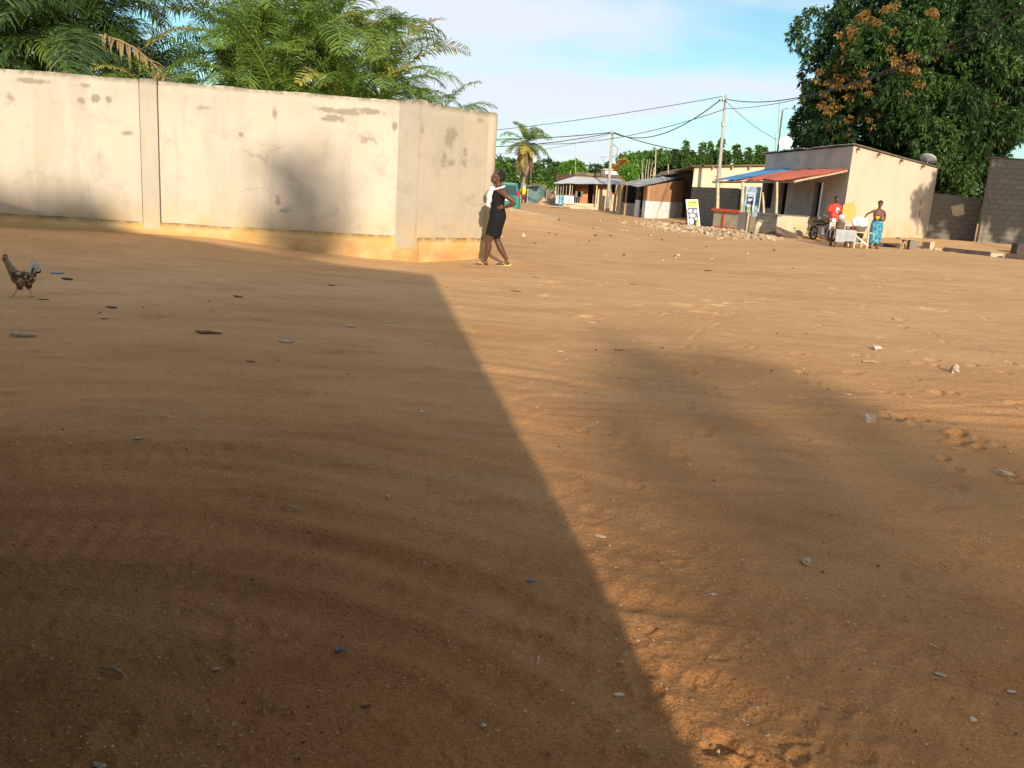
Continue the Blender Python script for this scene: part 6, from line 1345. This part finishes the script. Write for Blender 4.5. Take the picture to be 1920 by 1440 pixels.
b = MB(); b.tube([mq(.28, -.32, .98), mq(.38, -.1, .92), mq(.38, .1, .92), mq(.28, .32, .98)], .014, 6); b.build('handlebar', m_metal, ma)
b = MB(); b.ball(mq(.46, 0, .98), (.11, .11, .12), 12); h_ = b.build('headlamp_cowl', m_redpl, ma, smooth=True); b = MB(); b.ball(mq(.53, 0, .80), (.09, .09, .09), 12); b.build('headlamp', m_white, ma, smooth=True)
for q_ in (-1, 1): b = MB(); b.tube([mq(.3, q_*.26, .97), mq(.3, q_*.30, 1.12)], .008, 5); b.ball(mq(.3, q_*.30, 1.15), (.05, .03, .035), 8); b.build('mirror', m_tyre, ma)
b = MB()
for k in range(4): b.box(mq(.5-.01*k, .0, .70-.075*k), (.05, .28-.02*k, .035), rz=atan2(fwd[1], fwd[0]))
b.build('leg_shield', m_white, ma, bevel=.01); b = MB(); b.tube([mq(-.1, .1, .3), mq(-.05, .3, .02)], .015, 6); b.build('kick_stand', m_metal, ma)

# ------------------------------------------------------------------ vendor's table and wares
tp = gt(1603, 466); tz = tp[2]; TB = empty('vendor_table', (tp[0], tp[1]+.35, tz), 'vendor table draped with a pale grey cloth on thick brown legs', 'table')
tx0 = at(1566, 430, tp[1]+.2)[0]; tx1 = at(1601, 432, tp[1]+.2)[0]; tY = tp[1]+.25; th = at(1583, 431, tY)[2]
m_grey = pm('grey_cloth', (.36, .36, .38), (.28, .29, .32), 5, .85, .4, .012)
b = MB(); b.box(((tx0+tx1)/2, tY+.1, th-.03), (tx1-tx0, .62, .05)); b.build('tabletop', m_timber, TB)
V = []; F = []; n = 26
for j in range(8):
    for i in range(n+1):
        u = i/n; t_ = j/7; x = tx0-.02+(tx1-tx0+.04)*u; V.append((x, tY-.22-.03*t_-.018*sin(u*22+t_)*t_, th+.004-t_*(.38+.03*sin(u*5+1))-.01*t_))
for j in range(7):
    for i in range(n): a = j*(n+1)+i; F.append((a, a+1, a+n+2, a+n+1))
b0 = len(V); V += [(tx0-.02, tY+.42, th+.004), (tx1+.02, tY+.42, th+.004)]; F.append(tuple(range(n, -1, -1))+(b0, b0+1))
o = mesh_np('tablecloth', V, F, m_grey, None, smooth=False); tag(o, 'pale grey cloth hanging over the front of the vendor table', 'tablecloth'); sl_ = o.modifiers.new('s', 'SOLIDIFY'); sl_.thickness = .006
for x, y in ((tx0+.06, tY-.12), (tx1-.06, tY-.12), (tx0+.06, tY+.35), (tx1-.06, tY+.35)):
    b = MB(); b.box((x, y, (th+tz)/2-.05), (.07, .07, th-tz-.02)); b.build('leg', pm('red_brown_leg', (.16, .06, .035), (.12, .045, .03), 5, .8, .2), TB)
# basin frame right of the table
fx0 = tx1+.03; fx1 = at(1629, 434, tY)[0]; FR = empty('basin_stand', ((fx0+fx1)/2, tY+.2, tz), 'pale timber stand with a diagonal brace carrying the metal basin', 'stand')
for x in (fx0+.03, fx1-.03):
    for y in (tY-.1, tY+.4): b = MB(); b.box((x, y, (th+tz)/2-.03), (.05, .05, th-tz-.02)); b.build('leg', m_palepost, FR)
b = MB(); b.box(((fx0+fx1)/2, tY+.15, th-.045), (fx1-fx0+.1, .62, .04)); b.build('top_board', m_palepost, FR)
b = MB(); b.tube([(fx0, tY-.15, th-.15), (fx1-.02, tY-.15, tz+.12)], .025, 6); b.build('brace', m_white, FR); b = MB(); b.tube([(fx0, tY-.12, tz+.18), (fx1, tY-.12, tz+.18)], .02, 6); b.build('rail', m_palepost, FR)
b = MB(); b.box(((fx0+fx1)/2, tY+.41, th-.28), (fx1-fx0-.1, .02, .4)); b.build('back_board', m_block2, FR)
m_alu = pm('aluminium', (.55, .54, .52), (.42, .41, .39), 6, .4, .1, .004, metal=.7)
bc = ((fx0+fx1)/2-.03, tY+.12, th-.02); b = MB(); b.lathe(bc, [(0, 0), (.17, 0), (.25, .17), (.265, .175), (.25, .18), (.16, .01), (0, .01)], 28); tag(b.build('metal_basin', m_alu, None, smooth=True), 'wide aluminium basin under the white bundle', 'basin')
bun = MB(); rr = random.Random(8); bun.ball((bc[0], bc[1], bc[2]+.28), (.235, .22, .20), 18)
for k in range(16): a = rr.uniform(0, 2*pi); e = rr.uniform(-.2, 1.2); bun.ball((bc[0]+.17*cos(a)*cos(e), bc[1]+.17*sin(a)*cos(e), bc[2]+.27+.17*sin(e)), (rr.uniform(.06, .11),)*3, 8)
for k in range(3): bun.ball((bc[0]-.2-.03*k, bc[1]-.05, bc[2]+.22+.05*k), (.07, .08, .09), 8)
o = bun.build('white_bundle', pm('white_plastic_bag', (.80, .80, .82), (.70, .71, .74), 8, .5, .5, .02), None, smooth=True, remesh=.014); tag(o, 'big crumpled white plastic bundle in the aluminium basin', 'bundle')
b = MB(); b.lathe((tx0+.22, tY+.15, th+.02), [(0, 0), (.13, 0), (.15, .06), (.15, .2), (.16, .21), (.13, .24), (.0, .27)], 20); pot = b.build('cooking_pot', pm('brown_pot', (.17, .11, .09), (.13, .08, .06), 8, .5, .1), None, smooth=True); tag(pot, 'brown lidded pot on the left of the vendor table', 'pot')
b = MB(); b.lathe((tx0+.24, tY+.15, th+.29), [(0, 0), (.10, 0), (.14, .1), (.12, .18), (.05, .23), (0, .23)], 20); tag(b.build('glass_bowl', pm('smoky_plastic', (.45, .46, .46), (.38, .38, .38), 5, .2, 0), None, smooth=True), 'greyish plastic bowl upside down on the brown pot', 'bowl')
for i, (dx_, c_, l) in enumerate(((.47, m_block, 'small dark tin right of the brown pot'), (.62, pm('maroon_plastic', (.25, .03, .03), (.2, .02, .03), 5, .4, 0), 'small maroon tub at the right end of the vendor table'))):
    b = MB(); b.lathe((tx0+dx_, tY+.1, th+.02), [(0, 0), (.07, 0), (.075, .1), (.065, .11), (.0, .11)], 14); tag(b.build('food_tub', c_, None, smooth=True), l, 'tub')
# bench
bp = gt(1706, 468); BN = empty('wooden_bench', tuple(bp), 'low worn wooden bench by the kerb under the peach gable', 'bench'); bX0 = at(1686, 448, bp[1])[0]; bX1 = at(1726, 450, bp[1])[0]; bz = at(1706, 449, bp[1])[2]
b = MB(); b.box(((bX0+bX1)/2, bp[1]+.12, bz), (bX1-bX0, .34, .05), ry=.03); b.build('seat', m_timber, BN, bevel=.01)
b = MB(); b.tube([(bX0+.14, bp[1]+.1, bp[2]-.03), (bX0+.28, bp[1]+.1, bz)], .04, 6); b.build('leg', m_timber, BN); b = MB(); b.tube([(bX0+.35, bp[1]+.1, bp[2]-.03), (bX0+.16, bp[1]+.1, bz)], .03, 6); b.build('leg', m_darkwood, BN)
b = MB(); b.box((bX1-.22, bp[1]+.1, (bz+bp[2])/2-.03), (.27, .24, bz-bp[2]-.0), ry=-.05); b.build('leg', m_block2, BN, bevel=.015)

# ------------------------------------------------------------------ advertising board
sa = gt(1311, 420); sg = empty('advertising_board', tuple(sa), 'pale A-frame advertising board with yellow header and white shapes on navy', 'sign')
YS = 41.6; A = at(1291, 424, YS); B = at(1312.5, 424, YS); C2 = at(1308, 374.5, YS+.15); D2 = at(1286.5, 374.5, YS+.15)
m_sw = pm('sign_white', (.72, .72, .68), (.66, .66, .62), 3, .6, 0); m_sy = pm('sign_yellow', (.66, .62, .16), (.62, .58, .14), 3, .6, 0); m_snavy = pm('sign_navy', (.12, .14, .20), (.10, .12, .17), 3, .6, 0)
def sp_(u, v): return (A*(1-u)+B*u)*(1-v)+(D2*(1-u)+C2*u)*v
nS = np.cross(B-A, D2-A); nS /= np.linalg.norm(nS); nS *= -1 if nS[1] > 0 else 1
def spoly(name, uv, mat, k): mb = MB(); mb.poly([sp_(u, v)+nS*(.002+k*.004) for u, v in uv], .0035, n=nS); return mb.build(name, mat, sg)
mb = MB(); mb.poly([sp_(-.03, -.01), sp_(1.03, -.01), sp_(1.03, 1.01), sp_(-.03, 1.01)], .03, n=-nS); mb.build('panel', m_sw, sg)
spoly('header_print', [(.06, .72), (.94, .72), (.94, .98), (.06, .98)], m_sy, 0); spoly('picture_print', [(.06, .05), (.90, .05), (.90, .70), (.06, .70)], m_snavy, 0)
def ell(u, v, a, b_, n=12): return [(u+a*cos(2*pi*i/n), v+b_*sin(2*pi*i/n)) for i in range(n)]
for e in ((.28, .58, .17, .07), (.70, .56, .13, .07), (.42, .40, .26, .075), (.30, .19, .2, .11), (.72, .27, .1, .06)): spoly('shape_print', ell(*e), m_white, 1)
spoly('corner_print', [(.60, .02), (.94, .02), (.94, .17), (.60, .17)], m_sy, 1)
for k, (u0, u1) in enumerate(((.12, .17), (.20, .30), (.36, .40), (.42, .50), (.54, .72), (.76, .86))): spoly('letter_stroke', [(u0, .86), (u1, .86), (u1, .93), (u0+.02, .93)], m_snavy if k < 2 else m_block, 1)
for q_ in (0.05, .95): mb = MB(); mb.tube([sp_(q_, 1.0)+[0, .05, 0], sp_(q_, 0)+np.array([0, .75, 0])], .02, 6); mb.build('support', m_timber, sg)

# ------------------------------------------------------------------ heaps: rubble and sand
rng = np.random.default_rng(15); Vs = []; Fs = []; off = 0; tt_ = []
def rock(c, r, rng, sq=.6):
    b = MB(); b.ball((0, 0, 0), 1, 6); V = np.array(b.v); V = V*(1+rng.normal(0, .22, (len(V), 1))); V = V*np.array([1, rng.uniform(.55, 1), sq*rng.uniform(.6, 1.1)])*r; a = rng.uniform(0, 2*pi); c_, s_ = cos(a), sin(a)
    V = V@np.array([[c_, -s_, 0], [s_, c_, 0], [0, 0, 1]]).T+c; return V, [tuple(f) for f in b.f]
for k in range(1500):
    px = rng.uniform(1205, 1470) if k > 900 else rng.normal(1310, 55); t = (px-1205)/265.
    yc = 420+t*28; py = yc+rng.normal(0, 4.2)*(1.2-.6*abs(t-.4)); p = gt(px, min(py, 456)); r = .03+.11*rng.random()**3
    dens = exp(-((py-yc)/5)**2); zz = p[2]+.14*dens*sin(pi*min(max(t, .05), .95))*rng.random()
    V, F = rock((p[0], p[1], zz), r, rng); Vs.append(V); Fs += [tuple(i+off for i in f) for f in F]; off += len(V)
o = mesh_np('rubble', np.concatenate(Vs), Fs, pm('rubble_stone', (.46, .33, .20), (.33, .23, .14), 3.5, .95, .5, .02, spots=(.55, .47, .36), sscale=2, slo=.55, shi=.62), None); tag(o, 'long low heap of broken pale rubble along the shops', 'rubble', kind='stuff')
def heap(name, label, x0, x1, pyt, Y, mat, seed, dy=1.6):
    a = at(x0, 380, Y); b = at(x1, 380, Y); zt_ = at((x0+x1)/2, pyt, Y)[2]; c = (a+b)/2; R = abs(b[0]-a[0])/2; V = []; F = []; n, k = 14, 30
    for i in range(n):
        for j in range(k):
            q_ = i/(n-1); t = 2*pi*j/k; x = c[0]+R*q_*cos(t); y = Y+dy*q_*sin(t); z = -.05+(zt_+.05)*(1-q_)**1.05*(1+.12*fbm(np.array([x*1.3+seed]), np.array([y*1.3]), 3)[0])+.06*fbm(np.array([x*3.]), np.array([y*3.+seed]), 2)[0]; V.append((x, y, z))
    F = [(i*k+j, i*k+(j+1) % k, (i+1)*k+(j+1) % k, (i+1)*k+j) for i in range(n-1) for j in range(k)]; o = mesh_np(name, V, F, mat, None, smooth=True); return tag(o, label, 'sand heap')
heap('sand_heap', 'brown earth heap left of the far porch house', 1018, 1050, 357, 74, pm('brown_earth', (.32, .20, .11), (.26, .16, .09), 2, .95, .6, .03), 2)
heap('sand_heap', 'lower sunlit part of the sand pile, painted paler, in front of the cyan shed', 1002, 1036, 368, 73, pm('lit_sand', (.52, .34, .19), (.46, .29, .16), 2, .95, .6, .03), 5)  # sunlit part of the pile: light put into a paler sand colour
# gravel along the mound crest
Vs = []; Fs = []; off = 0
for k in range(260):
    px = rng.uniform(955, 1045); py = 389+(px-955)*.20+abs(rng.normal(0, 3.0)); p = gt(px, py); V, F = rock((p[0], p[1], p[2]), rng.uniform(.008, .028), rng); Vs.append(V); Fs += [tuple(i+off for i in f) for f in F]; off += len(V)
o = mesh_np('mound_gravel', np.concatenate(Vs), Fs, pm('pale_gravel', (.62, .56, .46), (.48, .40, .30), 5, .9, .3, .01), None); o['kind'] = 'stuff'; o['label'] = 'pale gravel scattered on the crest of the mound beside the wall corner'
# scattered pebbles over the sand
Vs = []; Fs = []; off = 0; midx = []
def peb(px, py, r, m):
    global off
    p = g(px, py); z = float(T(p[0], p[1])+micro(np.array([[p[0]]]), np.array([[p[1]]]))[0, 0]) if False else float(T(p[0], p[1]))+.004
    V, F = rock((p[0], p[1], z+r*.3), r, rng, .55); Vs.append(V); Fs.extend([tuple(i+off for i in f) for f in F]); off += len(V); midx.extend([m]*len(F))
for k in range(520):
    py = 430+1010*rng.random()**.9; px = rng.uniform(-20, 1940); lim = 290+.067*px+95
    if py < lim+40: continue
    D = 1.45*1600/max(40, (py-(348+.067*(px-985)))); peb(px, py, min(.028, .0009*D*rng.uniform(.5, 1.6)+.0022), int(rng.choice([0, 1, 2, 2, 2, 0])))
for k in range(1500):
    py = 900+560*rng.random()**.7; px = rng.normal(700, 650) % 1940; peb(px, py, rng.uniform(.0014, .0042), int(rng.choice([0, 1, 2, 2, 1])))
for k in range(110):
    px = rng.uniform(1000, 1500); py = 400+abs(rng.normal(0, 30)); peb(px, py+20, rng.uniform(.015, .05), int(rng.random()*3))
o = mesh_np('pebbles', np.concatenate(Vs), Fs, [pm('peb_white', (.50, .41, .30), (.40, .31, .22), 8, .8, 0), pm('peb_brown', (.14, .08, .045), (.09, .055, .035), 8, .9, 0), pm('peb_tan', (.50, .36, .22), (.40, .28, .17), 8, .9, 0)], None, midx=midx); o['kind'] = 'stuff'; o['label'] = 'small pebbles and crumbs scattered over the sand'

# ------------------------------------------------------------------ litter one can point at
def zat(x, y): return float(T(x, y)+micro(np.array([[x]], float), np.array([[y]], float))[0, 0])
m_lp = pm('litter_black_plastic', (.02, .02, .022), (.04, .035, .03), 20, .5, .2); m_lpaper = pm('litter_paper', (.56, .48, .37), (.45, .37, .27), 20, .9, .2); m_lstick = pm('litter_stick', (.40, .30, .19), (.3, .2, .12), 20, .9, .2)
m_lblue = pm('litter_blue', (.06, .20, .30), (.05, .15, .24), 20, .5, .1); m_lstone = pm('litter_stone', (.50, .38, .27), (.38, .28, .19), 12, .95, .3); m_lleaf = pm('litter_leaf', (.16, .085, .04), (.1, .05, .03), 20, .9, .2); m_lwhite = pm('litter_white', (.44, .35, .25), (.36, .28, .20), 20, .6, .1); m_ash = pm('chalk_dust', (.60, .55, .47), (.5, .43, .33), 20, .95, .2)
def litter(kind, px, py, wpx, label, seed, ang=0):
    p = gt(px, py); D = p[1]; w = wpx*D/1600; z = zat(p[0], p[1]); rng = np.random.default_rng(seed); u = np.array([cos(ang), sin(ang), 0]); v = np.array([-sin(ang), cos(ang), 0]); c = np.array([p[0], p[1], z])
    b = MB(); cat = kind
    if kind in ('scrap', 'leaf', 'paper', 'blue', 'bag'):
        n = 7; V = []; F = []
        for i in range(n):
            for j in range(5):
                s_ = i/(n-1)-.5; t_ = j/4-.5; hh = .18*w*(rng.random()*.8+.2)*(1.0 if kind in ('scrap', 'bag', 'blue') else .5); e = sqrt(max(0.02, 1-4*s_*s_)); V.append(c+u*s_*w+v*t_*w*.42*e*(1+rng.normal(0, .2))+u*w*rng.normal(0, .03)+[0, 0, .001+.8*hh*(1-abs(t_))])
        for i in range(n-1):
            for j in range(4): a = i*5+j; F.append((a, a+1, a+6, a+5))
        b.add(V, F); mat = {'scrap': m_lp, 'leaf': m_lleaf, 'paper': m_lpaper, 'blue': m_lblue, 'bag': m_lwhite}[kind]; nm = {'scrap': 'plastic_scrap', 'leaf': 'dry_leaf', 'paper': 'paper_scrap', 'blue': 'blue_plastic', 'bag': 'torn_bag'}[kind]; cat = nm.replace('_', ' ')
        o = b.build(nm, mat, None); s_ = o.modifiers.new('s', 'SOLIDIFY'); s_.thickness = .003
    elif kind == 'stick':
        b.tube([c-u*w*.5+[0, 0, .012], c+[0, 0, .018]+v*w*.05, c+u*w*.5+[0, 0, .010]], [w*.04+.002, w*.045+.002, w*.03+.002], 6); o = b.build('stick', m_lstick, None)
    elif kind == 'board':
        b.box(c+[0, 0, .018], (w, w*.28, .02), rz=ang, ry=.04); b.tube([c+u*w*.05+[0, 0, .03], c-u*w*.15+v*w*.35+[0, 0, .07]], .006, 5); o = b.build('wood_piece', m_lstick, None); cat = 'wood'
    elif kind == 'stone':
        V, F = rock(c+[0, 0, w*.2], w*.5, rng, .7); b.add(V, F); o = b.build('stone', m_lstone, None, bevel=.0)
    elif kind == 'white_stone':
        V, F = rock(c+[0, 0, w*.2], w*.5, rng, .7); b.add(V, F); o = b.build('white_stone', m_lpaper, None); cat = 'stone'
    elif kind == 'dust':
        for k in range(26):
            q_ = c+u*rng.normal(0, w*.22)+v*rng.normal(0, w*.2); V, F = rock(q_+[0, 0, .002], w*.035*rng.uniform(.4, 1.3), rng, .4); b.add(V, F)
        o = b.build('chalk_crumbs', m_ash, None); cat = 'crumbs'
    return tag(o, label, cat)
for i, a in enumerate([
    ('blue', 108, 513, 22, 'small crumpled blue plastic piece right of the rooster tail'), ('scrap', 127, 524, 26, 'flat black scrap just below the blue plastic right of the rooster'), ('leaf', 82, 562, 19, 'brown curled leaf at the rooster feet'),
    ('scrap', 209, 578, 24, 'thin dark scrap below and right of the rooster'), ('paper', 192, 595, 20, 'pale flattened scrap with dark edge below the thin dark scrap'), ('paper', 275, 589, 13, 'tiny whitish twig like scrap on the shaded sand'),
    ('board', 44, 634, 44, 'pale split piece of wood at the left picture edge'), ('paper', 152, 470, 14, 'whitish scrap on the lit sand near the orange plinth'), ('scrap', 446, 556, 19, 'upright dark scrap in the middle of the shaded sand'), ('leaf', 392, 625, 50, 'long broken dark twig bundle on the shaded sand'),
    ('scrap', 621, 535, 14, 'small dark scrap left of the woman on the shaded sand'), ('paper', 728, 603, 18, 'small white paper scrap near the shadow edge'), ('bag', 536, 640, 28, 'pale half buried plastic bag on the shaded sand'), ('bag', 655, 612, 26, 'faint pale bag left of the white paper scrap'),
    ('leaf', 470, 680, 20, 'curled dark leaf below the pale half buried bag'), ('bag', 261, 828, 19, 'glassy folded wrapper on the shaded ruts at left'), ('dust', 462, 933, 46, 'spill of whitish crumbs on the shaded sand'), ('stick', 545, 958, 42, 'thin straw lying right of the whitish crumbs'),
    ('stone', 727, 933, 13, 'small tan pebble in the middle of the shaded sand'), ('white_stone', 790, 773, 9, 'tiny white pebble below the shadow bend'), ('bag', 405, 1258, 16, 'light blue wrapper strip near the bottom left'), ('stick', 212, 1265, 62, 'pale half buried stick near the bottom left corner'),
    ('blue', 638, 1216, 20, 'dark blue scrap near the bottom middle'), ('leaf', 686, 1332, 20, 'dark curled leaf near the bottom edge'), ('stone', 905, 1363, 14, 'small brown stone near the bottom edge'), ('blue', 994, 1096, 17, 'grey blue scrap just left of the shadow edge'),
    ('white_stone', 1009, 1234, 14, 'white pebble pair left of the lower shadow edge'), ('paper', 1161, 1298, 24, 'pale flat chip inside the lower shadow corner'), ('paper', 1126, 1003, 22, 'torn whitish scrap on the sunlit strip'), ('stone', 1510, 1058, 26, 'lone tan stone on the lower right sand'),
    ('paper', 1337, 1115, 14, 'small white chip left of the lone tan stone'), ('leaf', 967, 547, 20, 'dark leaf litter right of the woman feet'), ('leaf', 1003, 521, 13, 'tiny dark twig behind the leaf litter by the woman'), ('paper', 1030, 531, 12, 'tiny white chip right of the woman feet'),
    ('leaf', 1187, 534, 14, 'dark curled leaf on the sunlit sand in the middle'), ('scrap', 1328, 508, 14, 'dark scrap on the sunlit sand below the rubble heap'), ('paper', 1110, 605, 18, 'cream coloured chip on the sunlit sand'), ('white_stone', 1643, 656, 22, 'whitish half buried stone on the right sand'),
    ('stick', 1632, 680, 32, 'short thick stick below the whitish half buried stone'), ('stone', 1630, 790, 34, 'brown clod beside the footprints at right'), ('blue', 1619, 480, 10, 'bright blue plastic scrap on the sand in front of the vendor'), ('paper', 1050, 660, 14, 'small cream chip right of the shadow edge'),
    ('white_stone', 981, 443, 12, 'white stone at the foot of the mound right of the woman'), ('white_stone', 940, 445, 9, 'smaller white stone close behind the woman legs'), ('leaf', 1160, 655, 16, 'dark upright twig on the sunlit sand'), ('paper', 1590, 740, 12, 'small dull chip near the footprints at right'),
    ('stone', 1884, 893, 30, 'brown clod near the right edge'), ('stone', 1790, 700, 22, 'low dark clod by the right footprints'), ('white_stone', 1823, 1352, 16, 'pale pebble at the bottom right'), ('bag', 1765, 1255, 24, 'dusty pale patch of plastic at the lower right'), ('paper', 1900, 1285, 20, 'pale chip by the lower right picture edge'), ('bag', 186, 1432, 36, 'grey plastic piece cut by the bottom picture edge')]):
    litter(*a, i+200, ang=random.Random(i).uniform(-.5, .5))
